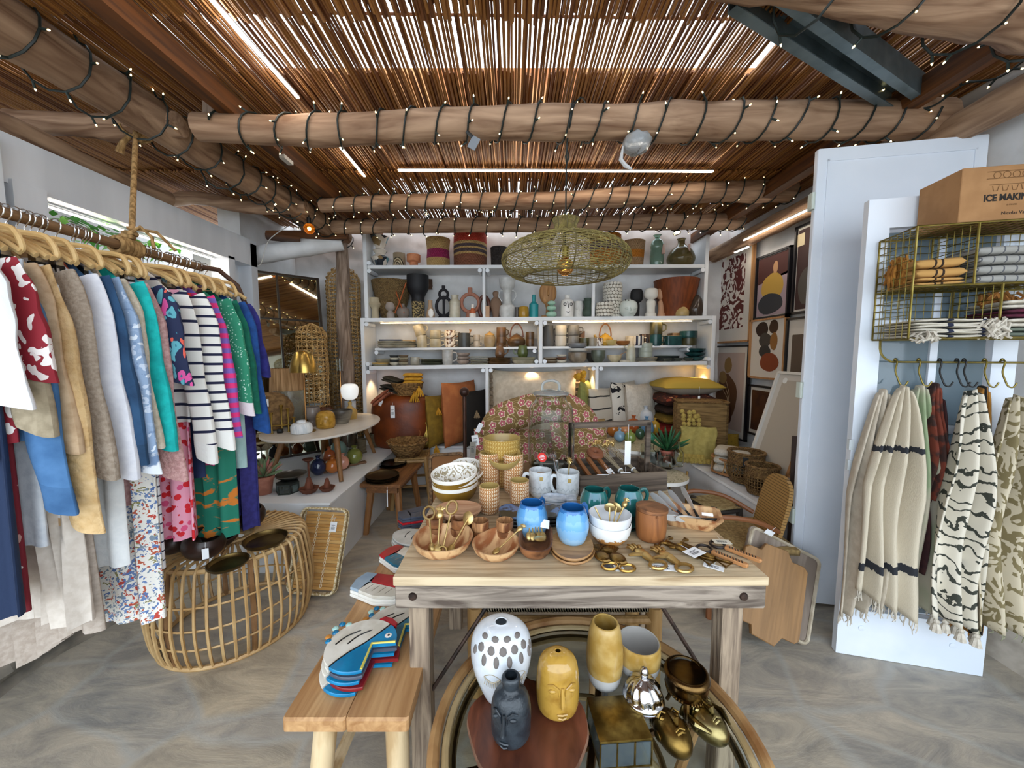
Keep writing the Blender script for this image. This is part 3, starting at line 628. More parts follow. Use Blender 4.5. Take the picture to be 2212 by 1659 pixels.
weave1 = P('c9a56c', .8, c2='a17c45', s=30, bu=.4); weave2 = P('a58453', .8, c2='7d6236', s=30, bu=.4)
def woven_lamp(loc, r, h, mat, L):
    e = empty('woven_lamp', loc, L, 'lamp'); b = B(); n = int(h / .042); k = 0
    def rad(z):
        t = z / h; d_ = max(0, (z - (h - r * 1.1)) / (r * 1.1)); return r * (math.sqrt(max(0, 1 - d_ * d_)) * .96 + .04) * (1 + .03 * math.sin(t * 15) + .05 * math.sin(t * 3.1))
    for i in range(n + 1):
        z = h * i / n; rr = rad(z); sg = 1 if i % 2 else -1
        if rr < .02: continue
        nn = 36 if rr > .1 else 20
        for q in (0, 1): b.tube([((rr + .004 * math.cos(9 * a)) * math.cos(a), (rr + .004 * math.cos(9 * a)) * math.sin(a), z + sg * .011 * math.sin((9 if nn == 36 else 5) * a + q * 3.1416 + nv(i) * 2)) for a in [6.2832 * j / nn for j in range(nn)]], .0042, 4, closed=True)
    b.obj('woven_shade', mat, e, sm=80)
    b = B()
    for j in range(18):
        a = 6.2832 * j / 18; b.tube([(rad(h * t / 20) * .985 * math.cos(a), rad(h * t / 20) * .985 * math.sin(a), h * t / 20) for t in range(21)], .004, 4)
    b.obj('frame_wires', mat, e)
    return e
woven_lamp((-1.87, 4.17, ZB), .17, 1.96, weave1, 'very tall cylindrical open woven rope floor lamp behind the tree trunk post')
woven_lamp((-1.93, 3.58, .876), .13, .92, weave1, 'shorter open woven rope lamp standing on the oval table in front of the mirror')

# ================================================================ OVAL TABLE AND ITS THINGS
TZ = .875
e = empty('oval_table', (-1.66, 3.27, ZB), 'oval cream-topped coffee table on splayed wooden legs upon the white plinth', 'table')
B().prism([(p[0], p[1]) for p in circ(.42, 48, ry=.65)], .357, .375, c=.006).obj('tabletop', P('ddd8cf', .35, c2='cdc5b8', s=4, de=8), e)
for x, y in ((-.25, -.44), (.32, -.44), (.26, .42), (-.25, .4)):
    B().tube([(x * .72, y * .72, .358), (x, y, .002)], [.026, .016], 10).obj('leg', wood('8a6137', '704b28', 2, 14), e)
def ph(px, z, y): return 0
def pot(px, py, z, w, h, prof, mats, L, cat, name, n=28, g=None, rz=0, kf=None, k=3, open_=1, fx=None, ro=None, sq=None, sm=45, dz=.0015):
    """turned vessel: w, h in photo pixels, prof = [(radius, height)] normalised"""
    p = atz(px, py, z)
    if z == TZ and p.y > 3.55: p = aty(px, py, 3.55)
    s = mpp(p); R_ = w * s / 2; H = h * s / math.cos(0.16); p.z = z + dz
    o = pot_at(p, R_, H, prof, mats, L, cat, name, n, g, rz, kf, k, open_, fx, ro, sm); return o
def profile(prof, R_, H, k=3, open_=1, t=None):
    q = smoothp(prof, k) if k > 1 else prof
    pr = [(1e-5, 0)] + [(max(r, .001) * R_, z * H) for r, z in q]
    if open_:
        t = t or min(.006, R_ * .12); pr += [(max(pr[-1][0] - t * .5, .001), pr[-1][1] + t * .25)]
        pr += [(max(r - t, .001), max(z, t)) for r, z in pr[-2:0:-1]] + [(1e-5, t)]
    else: pr.append((1e-5, pr[-1][1]))
    return pr
def pot_at(p, R_, H, prof, mats, L, cat, name, n=28, g=None, rz=0, kf=None, k=3, open_=1, fx=None, ro=None, sm=45):
    pr = profile(prof, R_, H, k, open_)
    ff = (lambda a, r, z: fx(a, r, z, R_, H)) if fx else None
    return B().lathe(pr, n, fx=ff, kf=(lambda i: kf(pr[i][1] / H, i)) if kf else None).obj(name, mats, loc=p, rz=rz, ro=ro, L=L, cat=cat, g=g, sm=sm)
cyl = [(.9, 0), (1, .03), (1, .97), (.98, 1)]; vase1 = [(.55, 0), (.9, .2), (1, .42), (.75, .7), (.4, .86), (.42, 1)]
bottle = [(.8, 0), (1, .06), (1, .5), (.85, .62), (.35, .74), (.3, .92), (.36, 1)]; jar = [(.7, 0), (.95, .15), (1, .5), (.9, .85), (.75, 1)]
bud = [(.45, 0), (.9, .2), (1, .42), (.8, .68), (.3, .84), (.28, .95), (.4, 1)]; bowlq = [(.4, 0), (.5, .03), (.8, .35), (.95, .7), (1, 1)]
cone = [(.65, 0), (.7, .05), (1, 1)]; tumbler = [(.75, 0), (.9, .06), (1, .35), (.98, 1)]
# jute lamp, brass lamp, bulb vase
p = atz(600, 918, TZ); e = empty('jute_lamp', (-2.0, 3.27, TZ + .001), 'table lamp with natural raffia drum shade on ribbed glass base', 'lamp')
B().lathe(profile([(1.0, 0), (1.05, .5), (1, 1)], .065, .26), 20).obj('lamp_base', glass('e8e6da', .1), e); B().tube([(0, 0, .26), (0, 0, .33)], .012, 8).obj('stem', brassl, e)
B().lathe([(.135, .3), (.125, .5), (.122, .5), (.132, .3)], 36).obj('lamp_shade', P('b9946a', .9, c2='8f6d47', s=25, st=(3, 3, .06), bu=.5), e)
p = atz(662, 932, TZ); e = empty('brass_lamp', (p.x, p.y, TZ + .001), 'brass table lamp with bell shaped shade and thin stem', 'lamp')
B().lathe([(0, 0), (.07, 0), (.07, .008), (.01, .014)], 24).obj('base', brassl, e); B().tube([(0, 0, .01), (0, 0, .56)], .006, 8).obj('stem', P('b5834f', .3, me=1), e)
B().lathe(smoothp([(.098, .48), (.09, .55), (.06, .635), (.02, .655), (.001, .657)], 3), 30).obj('lamp_shade', P('c4a257', .28, me=1), e, thick=.002)
p = atz(728, 905, TZ); e = empty('brass_lamp', (p.x, p.y + .1, TZ + .001), 'thin brass candle lamp with clear glass chimney beside the post', 'lamp')
B().lathe([(0, 0), (.05, 0), (.05, .006), (.006, .012)], 24).obj('base', brassl, e); B().tube([(0, 0, .01), (0, 0, .46)], .005, 8).obj('stem', P('b5834f', .3, me=1), e); B().lathe([(.027, .46), (.027, .58), (.025, .58), (.025, .46)], 20).obj('glass_chimney', glass(), e)
p = aty(757, 892, 3.66); e = empty('glass_lamp', (p.x, p.y, TZ + .001), 'white opal glass shade lamp on grey marble cylinder', 'lamp')
B().lathe(profile(cyl, .055, .15), 24).obj('base', P('c3c6ca', .25, c2='8f959c', s=6, de=8, di=2), e); B().tube([(0, 0, .15), (0, 0, .175)], .01, 8).obj('collar', brassl, e)
B().lathe(smoothp([(.03, .17), (.07, .2), (.083, .28), (.06, .325), (.001, .335)], 3), 28).obj('lamp_shade', P('eef0ee', .15, em=.12), e)
# round jute pouf
p = atz(570, 925, TZ); B().lathe(smoothp([(.001, -.08), (.12, -.075), (.16, 0), (.12, .075), (.001, .08)], 4), 32).obj('jute_cushion', P('8f6f47', .9, c2='6b5030', s=30, st=(1, 1, 1), bu=.8), loc=(-1.97, 3.0, TZ + .16), ro=(math.radians(80), 0, math.radians(30)), L='round brown jute cushion standing on edge behind the brass candlesticks', cat='cushion')
p = atz(568, 845, TZ + .0); swing_tag((-1.955, 2.91, TZ + .27), .04, .06, 30, 'cream label card hanging on the round jute cushion', ink=0)
# brass candelabra
cand = [(.6, 0), (.55, .03), (.42, .1), (.3, .5), (.5, .85), (.9, .97), (1, 1)]
e = empty('brass_candelabra', (atz(608, 935, TZ).x, atz(608, 935, TZ).y, TZ + .001), 'brass candelabra of four flared candle holders at different heights', 'candelabra')
for dx, dy, h in ((-.055, -.03, .165), (-.005, .02, .22), (.035, .04, .19), (.085, .03, .12)):
    B().lathe(profile(cand, .017, h, 3), 16).obj('candle_cup', brassl, e, loc=(dx, dy, 0))
B().tube([(-.055, -.03, .06), (0, .02, .055), (.04, .04, .06), (.085, .03, .055)], .006, 8).obj('arm', brassl, e)
pot(575, 932, TZ, 9, 26, cand, brassl, 'single small brass candle holder by the blue sleeve', 'candle holder', 'candle_holder')
B().box(-.02, .02, -.012, .012, 0, .035, c=.003).obj('match_box', blackp, loc=atz(611, 934, TZ) + V((0, -.035, .001)), rz=10, L='small black box in front of the brass candelabra', cat='box')
# things on the oval table
pot(626, 918, TZ, 62, 74, [(.75, 0), (.95, .1), (1, .5), (.95, 1)], P('d8d4bf', .12, tr=.75, bu=.6, bs=40), 'tall ribbed glass vase with white paper labels inside', 'vase', 'glass_vase')
b = B()
for i in range(7): b.box(-.02, .02, -.001, .001, 0, .09, M=tr(rnd(-.03, .03), rnd(-.03, .03), .12) @ rot(rnd(-25, 25), rnd(-40, 40), rnd(0, 180)))
p = atz(626, 918, TZ); b.obj('paper_labels', tagm, loc=(p.x, p.y, TZ + .03), L='bunch of white paper labels stuffed in the ribbed glass vase', cat='labels', kind='stuff')
pot(652, 935, TZ, 42, 26, [(.95, 0), (1, .1), (1, .55), (.8, .8), (.45, .86), (.42, 1)], P('d6dde3', .2, c2='eef2f4', s=25, st=(3, 3, .3), bu=.3), 'low white streaked ceramic pot at the front of the oval table', 'pot', 'ceramic_pot')
pot(676, 920, TZ, 32, 40, [(.8, 0), (.7, .1), (.55, .3), (.9, .5), (1, .75), (.85, 1)], P('8b8078', .25, c2='6f655e', s=8), 'grey brown glazed goblet behind the mustard face pot', 'goblet', 'ceramic_goblet')
def facepot(px, py, z, w, h, c, c2, L, seed=0, rz=0, nm='face_pot', cat='vase'):
    p = atz(px, py, z); s = mpp(p); R_ = w * s / 2; H = h * s
    e = B().lathe(profile([(.85, 0), (1, .12), (1, .6), (.85, .88), (.5, 1), (.35, 1.0)], R_, H, 3), 30).obj(nm, P(c, .2, c2, s=30, lo=.45, hi=.7), loc=(p.x, p.y, z + .0015), rz=rz, L=L, cat=cat)
    b = B(); m = P(c2, .2, c, s=30)
    b.tube([(0, -R_ * .96, H * .66), (0, -R_ * 1.14, H * .32), (0, -R_ * .98, H * .28)], [R_ * .05, R_ * .12, R_ * .05], 8)
    b.obj('nose', P(c, .2), e)
    for sx in (-1, 1):
        B().ball((sx * R_ * .42, -R_ * .9, H * .6), R_ * .16, 10, sq=(1.3, .5, .8)).tube([(sx * R_ * (.15 + .13 * i), -R_ * (1.02 - .06 * i * i * .7), H * (.7 + .03 * math.sin(i * 1.05))) for i in range(4)], R_ * .05, 6).obj('eye', P(c, .2), e)
    B().tube([(-R_ * .25, -R_ * .97, H * .16), (0, -R_ * 1.02, H * .17), (R_ * .25, -R_ * .97, H * .16)], R_ * .06, 6).obj('mouth', P(c, .2), e)
    return e
facepot(704, 924, TZ, 38, 36, 'b58a35', '8f6a22', 'glazed mustard pot with a modelled face on the oval table')
pot(738, 914, TZ, 44, 28, [(.6, 0), (.75, .2), (1, .75), (1, 1)], P('4b443c', .4, c2='8d8576', s=4, st=(1, 1, 3)), 'dark stoneware bowl filled with pale wax candle', 'bowl', 'candle_bowl')
pot(757, 905, TZ, 28, 36, [(.9, 0), (1, .2), (.95, .5), (.35, .72), (.25, .85), (.32, 1)], P('c2a25e', .4, c2='a98846', s=10), 'beige conical stoneware bottle near the marble lamp', 'bottle', 'stoneware_bottle')
pot(690, 892, TZ, 62, 26, [(.5, 0), (.9, .3), (1, .6), (.7, 1)], P('6b3f22', .2, c2='4a2a16', s=9), 'wide brown glazed pot with pale ribbon bow', 'pot', 'brown_pot')
B().tube([(-.04, 0, .02), (-.02, 0, .03), (0, 0, .0), (.025, 0, .03), (.045, -.01, -.02)], .006, 6, fl=2).obj('ribbon', P('c8a585', .8), loc=atz(692, 903, TZ) + V((0, -.06, .07)), L='pale ribbon bow tied on the brown glazed pot', cat='ribbon')
pot(680, 872, TZ, 38, 34, jar, P('a9b6bb', .2, c2='93a0a6', s=6), 'pale blue grey glazed jar at the back of the oval table', 'jar', 'ceramic_jar')
pot(692, 868, TZ, 22, 28, jar, P('6b3218', .2), 'reddish brown glazed jar beside the blue grey jar', 'jar', 'ceramic_jar')
# under the oval table on the plinth
def succulent(p, pr, ph_, pc, lc, L, n=26, lh=.09, tip='b9736a'):
    e = empty('potted_succulent', p, L, 'plant')
    B().lathe(profile([(.72, 0), (.95, .8), (1.08, .82), (1.1, 1)], pr, ph_, 1), 24).obj('pot', P(pc, .8, c2='8f5a48', s=12), e)
    b = B()
    for i in range(n):
        a = i * 2.4; t = i / n; d = V((math.cos(a) * (1 - t * .8), math.sin(a) * (1 - t * .8), .35 + t)).normalized(); L0 = lh * (.55 + .5 * rnd(.7, 1))
        b.tube([V((0, 0, ph_ * .95)) + d * L0 * s for s in (.0, .3, .65, .9, 1)], [.004, .009, .011, .006, .001], 6, k=1 if i % 2 else 0)
    b.obj('leaves', [P(lc, .5), P(tip, .5, c2=lc, s=20)], e)
succulent(atz(572, 1066, ZB) + V((0, 0, .001)), .062, .13, 'a9705c', '6f8560', 'potted rosette succulent with pinkish tips in a terracotta pot', lh=.15)
plate(620, 1048, ZB, 62, '', mat=P('8f8d88', .25, me=1), name='x') if 0 else None
p = atz(620, 1060, ZB); e = empty('metal_bowl', (p.x, p.y + .06, ZB + .074), 'shallow hammered silver bowl perched on the hexagonal box', 'bowl'); B().lathe(bowlp(.105, .035, .003), 32).obj('shell', P('8f8d86', .3, me=1, bu=.3, bs=30), e)
b = B(); hx = [(math.cos(math.radians(60 * i + 10)), math.sin(math.radians(60 * i + 10))) for i in range(6)]
b.prism([(x * .078, y * .078) for x, y in hx], .0, .006, 0).prism([(x * .08, y * .08) for x, y in hx], .062, .072, 0)
for x, y in hx: b.box(x * .074 - .004, x * .074 + .004, y * .074 - .004, y * .074 + .004, 0, .07)
o = b.obj('glass_box', P('3d4441', .4, me=.6), loc=(atz(613, 1068, ZB).x, atz(613, 1068, ZB).y + .05, ZB + .001), L='hexagonal dark metal and glass trinket box', cat='box', sm=20); B().prism([(x * .073, y * .073) for x, y in hx], .008, .06).obj('glass', P('6d7a76', .05, tr=.8), o)
terra = P('6b3a26', .8, c2='58301f', s=20, bu=.2)
def incense(px, py, w, L):
    p = atz(px, py, ZB); s = w * mpp(p) / 2
    o = B().lathe([(1e-5, 0), (s * .6, 0), (s, s * .5), (s * .92, s * .52), (s * .45, s * .25), (s * .4, s * .8), (s * .2, s * 1.55), (1e-5, s * 1.7)], 8).obj('terracotta_candle_holder', terra, loc=p + V((0, 0, .001)), L=L, cat='candle holder', sm=20)
incense(668, 1064, 42, 'terracotta cone candle holder in a star saucer, front one of two'); incense(707, 1060, 34, 'smaller terracotta cone candle holder beside the table leg'); 
e = empty('terracotta_stand', atz(668, 1046, ZB) + V((0, 0, .001)), 'slim terracotta candle stand with dished top', 'candle holder'); B().lathe([(0, 0), (.03, 0), (.008, .02), (.007, .17), (.04, .195), (.04, .2), (0, .19)], 16).obj('column', terra, e)
b = B().prism([(math.cos(6.283 * i / 30) * .15, math.sin(6.283 * i / 30) * .11) for i in range(30)], 0, .018, c=.005).box(.13, .3, -.022, .022, 0, .018, c=.005)
bp_ = atz(710, 1018, ZB); b.obj('wooden_board', wood('7d5a3c', '5f4129', 0, 8), loc=(bp_.x, bp_.y + .05, ZB + .001), rz=42, L='oval wooden serving board with handle under the oval table', cat='board')
BZ = ZB + .021
for px, py, w, h, c, L in ((688, 1025, 32, 40, '1c2440', 'round dark navy glazed bud vase'), (719, 1020, 30, 34, 'b5682a', 'round amber orange glazed bud vase in front'), (712, 1000, 26, 34, 'a5522a', 'round rust glazed bud vase behind the amber one'), (741, 1012, 26, 32, 'c98e78', 'round blush pink glazed bud vase'), (732, 990, 34, 44, '6d8a82', 'larger sea green glazed bottle vase'), (766, 1000, 34, 36, '6f7434', 'round olive green glazed bud vase')):
    pot(px, py, BZ, w, h, [(.5, 0), (.9, .2), (1, .42), (.75, .72), (.28, .84), (.25, .93), (.4, 1)], P(c, .12, ct=.3), L + ' on the oval board', 'vase', 'bud_vase')
pot(740, 952, ZB, 58, 22, bowlq, P('4d3324', .5), 'dark wooden bowl on the plinth under the oval table', 'bowl', 'wooden_bowl'); pot(762, 972, ZB, 22, 34, cyl, glass(), 'clear glass tumbler under the far side of the oval table', 'glass', 'glass_tumbler')
for px, py, L in ((782, 978, 'spool of jute twine behind the table leg'), (809, 965, 'spool of jute twine beside the leather pouf')):
    pot(px, py, ZB, 20, 29, [(1, 0), (1, .08), (.9, .1), (.92, .9), (1, .92), (1, 1)], P('7d7058', .9, c2='615640', s=90, st=(.1, .1, 3), bu=.6), L, 'spool', 'twine_spool', k=1)

# ================================================================ STOOLS
tw = wood('8a5d35', '6a4324', 1, 9); tw2 = wood('9a6b3e', '7a4f2a', 2, 9)
e = empty('small_bench', (-1.06, 3.2, 0), 'small brown wooden bench carrying stacks of dark metal plates', 'bench', rz=-3)
B().box(-.17, .17, -.28, .34, .415, .445, c=.006).obj('seat', tw, e); B().box(-.13, .13, -.24, .3, .36, .415).obj('apron', tw, e)
for x, y in ((-1, -1), (1, -1), (-1, 1), (1, 1)): B().tube([(x * .11, y * .2 + .02, .4), (x * .15, y * .25 + .02, .0)], [.032, .024], 8).obj('leg', tw2, e)
swing_tag((.07, -.3, .41), .008, .14, 0, '', e, ink=0)
dkm = P('2d2b28', .3, me=.8); dkb = P('4f4129', .35, me=.85)
PZ = .445
p = atz(827, 1038, PZ)
for i in range(4): B().lathe(dish(.135, .016), 36).obj('metal_plate', dkb, loc=(p.x + rnd(-.003, .003), p.y + rnd(-.003, .003), PZ + .002 + i * .012), L=['lowest', 'second', 'third', 'topmost'][i] + ' antique bronze plate in the front stack on the small bench', cat='plate', g='bronze plates stacked on the small bench')
p = atz(846, 1008, PZ)
for i in range(2): B().lathe(dish(.13 - i * .012, .016), 36).obj('metal_plate', dkm, loc=(p.x + i * .006, p.y + i * .01 + .03, PZ + .002 + i * .014), L=['lower larger', 'upper smaller'][i] + ' black metal plate in the rear stack on the small bench', cat='plate')
bam = P('b08c58', .5, c2='8f6d3e', s=5, st=(1, 1, .3))
def bamboo_stool(loc, w_, h, rz, L, spl=.05, mat=bam, seatm=None):
    e = empty('bamboo_stool', loc, L, 'stool', rz=rz)
    cs = [(-1, -1), (1, -1), (1, 1), (-1, 1)]; q = lambda c, z: V((c[0] * (w_ / 2 + spl * (1 - z / h)), c[1] * (w_ / 2 + spl * (1 - z / h)), z))
    for c in cs:
        pts = [q(c, h * t / 12) for t in range(13)]; B().tube(pts, [.021 if t not in (4, 9) else .024 for t in range(13)], 10).obj('leg', mat, e)
    for i in range(4):
        for z in ((.16, h * .55) if i % 2 else (.22,)): B().tube([q(cs[i], z), q(cs[(i + 1) % 4], z)], .013, 8).obj('stretcher', mat, e)
        B().tube([q(cs[i], h - .04), q(cs[(i + 1) % 4], h - .04)], .018, 8).obj('seat_rail', mat, e)
    B().grid(lambda u, v: ((u - .5) * (w_ + .04), (v - .5) * (w_ + .04), h - .012 - .015 * (1 - (2 * u - 1) ** 2) * (1 - (2 * v - 1) ** 2) + .003 * math.sin((u if abs(u - .5) > abs(v - .5) else v) * 150)), 40, 40).obj('woven_seat', seatm or P('a1804f', .85, c2='7f6238', s=50, bu=.5), e, thick=.012)
    return e
bamboo_stool((-1.0, 3.66, 0), .27, .5, 8, 'bamboo stool with woven seat holding the round basket and brass tray')
seagrass = P('9a7442', .85, c2='6b4c26', s=45, bu=.5, wv=(45, .9, 22)); seagr2 = P('8b6a3d', .85, c2='6f5230', s=45, wv=(70, .8, 40))
def basket(loc, r0, r1, h, mat, L, name='woven_basket', cat='basket', rim=1, n=40, rz=0, g=None):
    b = B().lathe([(1e-5, 0), (r0, 0), (r0 + (r1 - r0) * .5 + .004, h * .5), (r1, h), (r1 - .01, h), (r0 + (r1 - r0) * .5 - .006, h * .5), (r0 - .01, .008), (1e-5, .008)], n)
    o = b.obj(name, mat, loc=loc, L=L, cat=cat, rz=rz, g=g, sm=60)
    if rim:
        B().tube([((r1 - .004) * math.cos(6.2832 * i / n), (r1 - .004) * math.sin(6.2832 * i / n), h + .003 * math.sin(i * 2.2)) for i in range(n)], .0095, 6, closed=True).obj('rim', mat, o)
    return o
basket((-1.04, 3.62, .492), .11, .2, .15, seagrass, 'round woven seagrass bowl basket on the bamboo stool')
swing_tag((-1.05, 3.63, .6), .04, .03, 20, 'white tag lying in the round seagrass basket', ro=(1.2, 0, .3), ink=0)
b = B(); o_ = [(x, y) for x, y in rrect(.32, .32, .06)]; i_ = [(x, y) for x, y in rrect(.225, .225, .02)]; n = len(o_)
vs = [(x, 0, y + .16) for x, y in o_] + [(x, -.006, y + .16) for x, y in i_] + [(x * .95, .016, y * .95 + .16) for x, y in i_]
fs = [(i, (i + 1) % n, n + (i + 1) % n, n + i) for i in range(n)] + [(n + i, n + (i + 1) % n, 2 * n + (i + 1) % n, 2 * n + i) for i in range(n)] + [tuple(range(2 * n, 3 * n))]
b.add(vs, fs).obj('brass_tray', P('8f7636', .35, c2='75602a', s=40, me=.85, bu=.3), loc=(-1.02, 3.83, .5), ro=(math.radians(-12), 0, .05), L='square brass tray with engraved rim standing behind the basket', cat='tray', thick=.003, sm=30)
# ================================================================ BACK SHELVES
def zz(y, l, r, xl=-1.6, xr=2.15):
    a, b_ = aty(795, l, y), aty(1532, r, y); return lambda x: a.z + (b_.z - a.z) * (x - a.x) / (b_.x - a.x)
Z1, Z2, Z3, Z4 = zz(YS, 573, 571), zz(YS, 687, 682), zz(YS + .1, 752, 745), zz(YS, 791, 780)
XA, XB = aty(795, 620, YS).x, aty(1520, 620, YS).x; XC, XD = aty(787, 720, YS).x, aty(1538, 720, YS).x
su = empty('shelf_unit', (0, YS, 0), 'tall white peg-jointed shelf unit against the whitewashed back wall', 'shelf unit')
def board(x0, x1, zf, th, y0=0, y1=.33):
    b = B(); vs = [(x, y, zf(x) + d) for d in (-th, 0) for y in (y0, y1) for x in (x0, x1)]
    b.add(vs, [(0, 2, 3, 1), (4, 5, 7, 6), (0, 1, 5, 4), (2, 6, 7, 3), (0, 4, 6, 2), (1, 3, 7, 5)]); b.obj('shelf', white, su, sm=20)
board(XA, XB, Z1, .035); board(XC + .0, XD, Z2, .04); board(XC + .04, XD - .04, Z4, .04)
def upr(x, z0, z1, th=.04, y0=0, y1=.33): B().box(x - th / 2, x + th / 2, y0, y1, z0, z1, c=.003).obj('upright', white, su)
zt_ = aty(790, 488, YS).z
upr(XA - .025, Z2(XA), zt_); upr(XB + .025, Z2(XB), zt_); upr(XC - .02, ZB, Z2(XC) + .001); upr(XD + .02, ZB, Z2(XD) + .001)
xm = aty(1168, 735, YS).x; x1_ = aty(1045, 600, YS).x; x2_ = aty(1283, 600, YS).x; x3_ = aty(1052, 840, YS).x; x4_ = aty(1289, 840, YS).x
upr(xm, Z4(xm), Z2(xm) - .04); upr(x1_, Z2(x1_), Z1(x1_) - .035, .03); upr(x2_, Z2(x2_), Z1(x2_) - .035, .03); upr(x3_, ZB, Z4(x3_) - .04, .035); upr(x4_, ZB, Z4(x4_) - .04, .035)
board(XC + .07, xm - .03, Z3, .025, .1); board(xm + .03, XD - .16, Z3, .025, .1)
pegm = P('e9eef4', .4)
def peg(x, z, y0=-.012): B().tube([(x, y0, z), (x, y0 + .2, z)], .022, 14).obj('peg', pegm, su)
for x, z in ((XA + .02, Z1(XA) + .022), (XA + .02, Z1(XA) - .06), (XB - .02, Z1(XB) - .06), (XC + .03, Z2(XC) - .065), (XD - .03, Z2(XD) - .065), (xm - .045, Z2(xm) - .065), (xm + .045, Z2(xm) - .065), (xm - .045, Z4(xm) + .023), (xm + .045, Z4(xm) + .023),
             (x1_ - .04, Z1(x1_) - .058), (x1_ + .04, Z1(x1_) - .058), (x3_ - .042, Z4(x3_) - .064), (x3_ + .042, Z4(x3_) - .064), (x4_ - .042, Z4(x4_) - .064), (x4_ + .042, Z4(x4_) - .064), (XC + .03, Z4(XC) + .023), (XC + .03, Z4(XC) - .064), (XD - .03, Z4(XD) + .023), (XD - .03, Z4(XD) - .064)): peg(x, z)
for x in (XC + .09, xm - .06, XD - .2): peg(x, Z3(x) - .05, .09)
ledw = P('ffd9a0', .4, em=6)
for a, b_, L in ((818, 1140, 'warm LED strip under the shelf above the mugs by the mirror'), (1195, 1500, 'warm LED strip under the shelf above the mugs by the prints')):
    xa, xb = aty(a, 690, YS).x, aty(b_, 690, YS).x; ledstrip((xa, YS + .06, Z2(xa) - .048), (xb, YS + .06, Z2(xb) - .048), L, .014, ledw)
def spot(x, z, y=YS + .14):
    o = B().lathe([(0, .0), (.018, 0), (.02, -.008), (0, -.008)], 14).obj('puck_light', ledbody, loc=(x, y, z), L='', cat='light')
    l = bpy.data.lights.new('warm_spot', 'SPOT'); l.energy = 1.7; l.color = (1, .72, .4); l.spot_size = 1.7; l.spot_blend = .5; l.shadow_soft_size = .015
    q = bpy.data.objects.new('warm_spot', l); COL.objects.link(q); q.parent = o; q.location = (0, 0, -.02); return o
for px, L in ((812, 'small warm puck light above the leather pouf'), (1150, 'small warm puck light above the cream futon cushion'), (1268, 'small warm puck light above the green cushion'), (1515, 'small warm puck light above the yellow cushion')):
    x = aty(px, 800, YS).x; spot(x, Z4(x) - .041)['label'] = L
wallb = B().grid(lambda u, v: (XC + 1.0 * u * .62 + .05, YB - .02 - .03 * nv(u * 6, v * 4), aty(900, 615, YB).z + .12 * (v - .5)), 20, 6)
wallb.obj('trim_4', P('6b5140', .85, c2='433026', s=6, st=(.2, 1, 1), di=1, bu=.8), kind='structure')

def on(px, Z, dy=.15):
    """point on a shelf under a photo column"""
    p = aty(px, 700, YS + dy); 
    for _ in range(3): p = aty(px, 829.5 - F * (((Z(p.x) - 1.5) * math.cos(PITCH) + (YS + dy) * math.sin(PITCH)) / ((YS + dy) * math.cos(PITCH) - (Z(p.x) - 1.5) * math.sin(PITCH))), YS + dy)
    p.z = Z(p.x) + .0015; return p
MP = YS * 1.03 / F
CE = lambda c, c2=None, r=.3, s=12, **k: P(c, r, c2 or c, s=s, **k)
def S(px, w, h, prof, mats, L, Z, cat='vase', name='ceramic_vase', dy=.15, k=3, n=26, open_=1, kf=None, fx=None, rz=0, g=None, dz=0):
    p = on(px, Z, dy); p.z += dz; s = mpp(p); return pot_at(p, w * s / 2, h * s, prof, mats, L, cat, name, n, g, rz, kf, k, open_, fx)
def handle(par, r, z0, z1, out, t, m, side=1, fl=1):
    B().tube(smoothp([(side * r * .92, 0, z1), (side * (r + out), 0, z1 - (z1 - z0) * .1), (side * (r + out), 0, z0 + (z1 - z0) * .25), (side * r * .9, 0, z0)], 4), t, 7, fl=fl).obj('handle', m, par)
def mug(px, w, h, m, L, Z, dy=.15, dz=0, prof=cyl, rz=0, side=1, name='mug', cat='mug', tilt=None):
    o = S(px, w, h, prof, m, L, Z, cat, name, dy, dz=dz, rz=rz); s = MP; handle(o, w * s / 2, h * s * .22, h * s * .84, w * s * .3, w * s * .06, m, side)
    if tilt: o.rotation_euler = tilt
    return o
# ---- top shelf
strawn = lambda *b_: P('c9a56c', .85, t='b', co='Generated', cols=b_, wv=(60, .8, 34))
geo = P('b9b2a6', .45, t='v', s=13, lo=2, cols=['20242b', 'b9b2a6', '5f8f97', '8a6f45', 'd8cdbd', '20242b', '3c4750', 'c9c2b6'])
S(822, 38, 66, [(.45, 0), (1, .32), (.5, .45), (.8, .56), (.45, .62), (.5, .66), (1, 1)], geo, 'faceted vase in stacked cones with black, blue and beige patches', Z1, k=1, n=10)
o = S(863, 26, 31, cyl, CE('94836a'), 'small tan cup painted with a rainbow arch', Z1, 'cup', 'painted_cup', k=1)
for i, c in enumerate(('2a2521', 'd9c6a0', '6e5a40', 'd9c6a0', '2a2521')):
    r = .055 - i * .009
    B().tube([(r * math.cos(math.radians(q)) , -math.sqrt(max(1e-5, .069 ** 2 - (r * math.cos(math.radians(q))) ** 2)), .02 + r * 1.5 * math.sin(math.radians(q))) for q in range(0, 181, 15)], .004, 5).obj('arch', CE(c), o)
S(894, 30, 28, [(.6, 0), (.6, .42), (1, .5), (1, 1)], CE('c9835a', 'b06c44', .6), 'small stepped terracotta pot', Z1, 'pot', 'terracotta_pot', k=1, n=10)
S(947, 52, 60, [(.92, 0), (.95, .3), (.9, .6), (1, 1)], strawn((0, 'b5935c'), (.3, '8e1d4c'), (.6, 'b5935c')), 'natural woven basket with one magenta band', Z1, 'basket', 'woven_basket')
red_b = P('a3402c', .85, t='b', co='Generated', cols=((0, '7a4a34'), (.3, 'b5935c'), (.36, '4a3a3c'), (.45, 'b5935c'), (.5, '4a3a3c'), (.58, 'b5935c'), (.66, 'b23a28')), wv=(60, .8, 34))
S(1016, 71, 74, [(.99, 0), (1, .5), (.98, 1)], red_b, 'large woven basket with red, patterned and brown bands', Z1, 'basket', 'woven_basket')
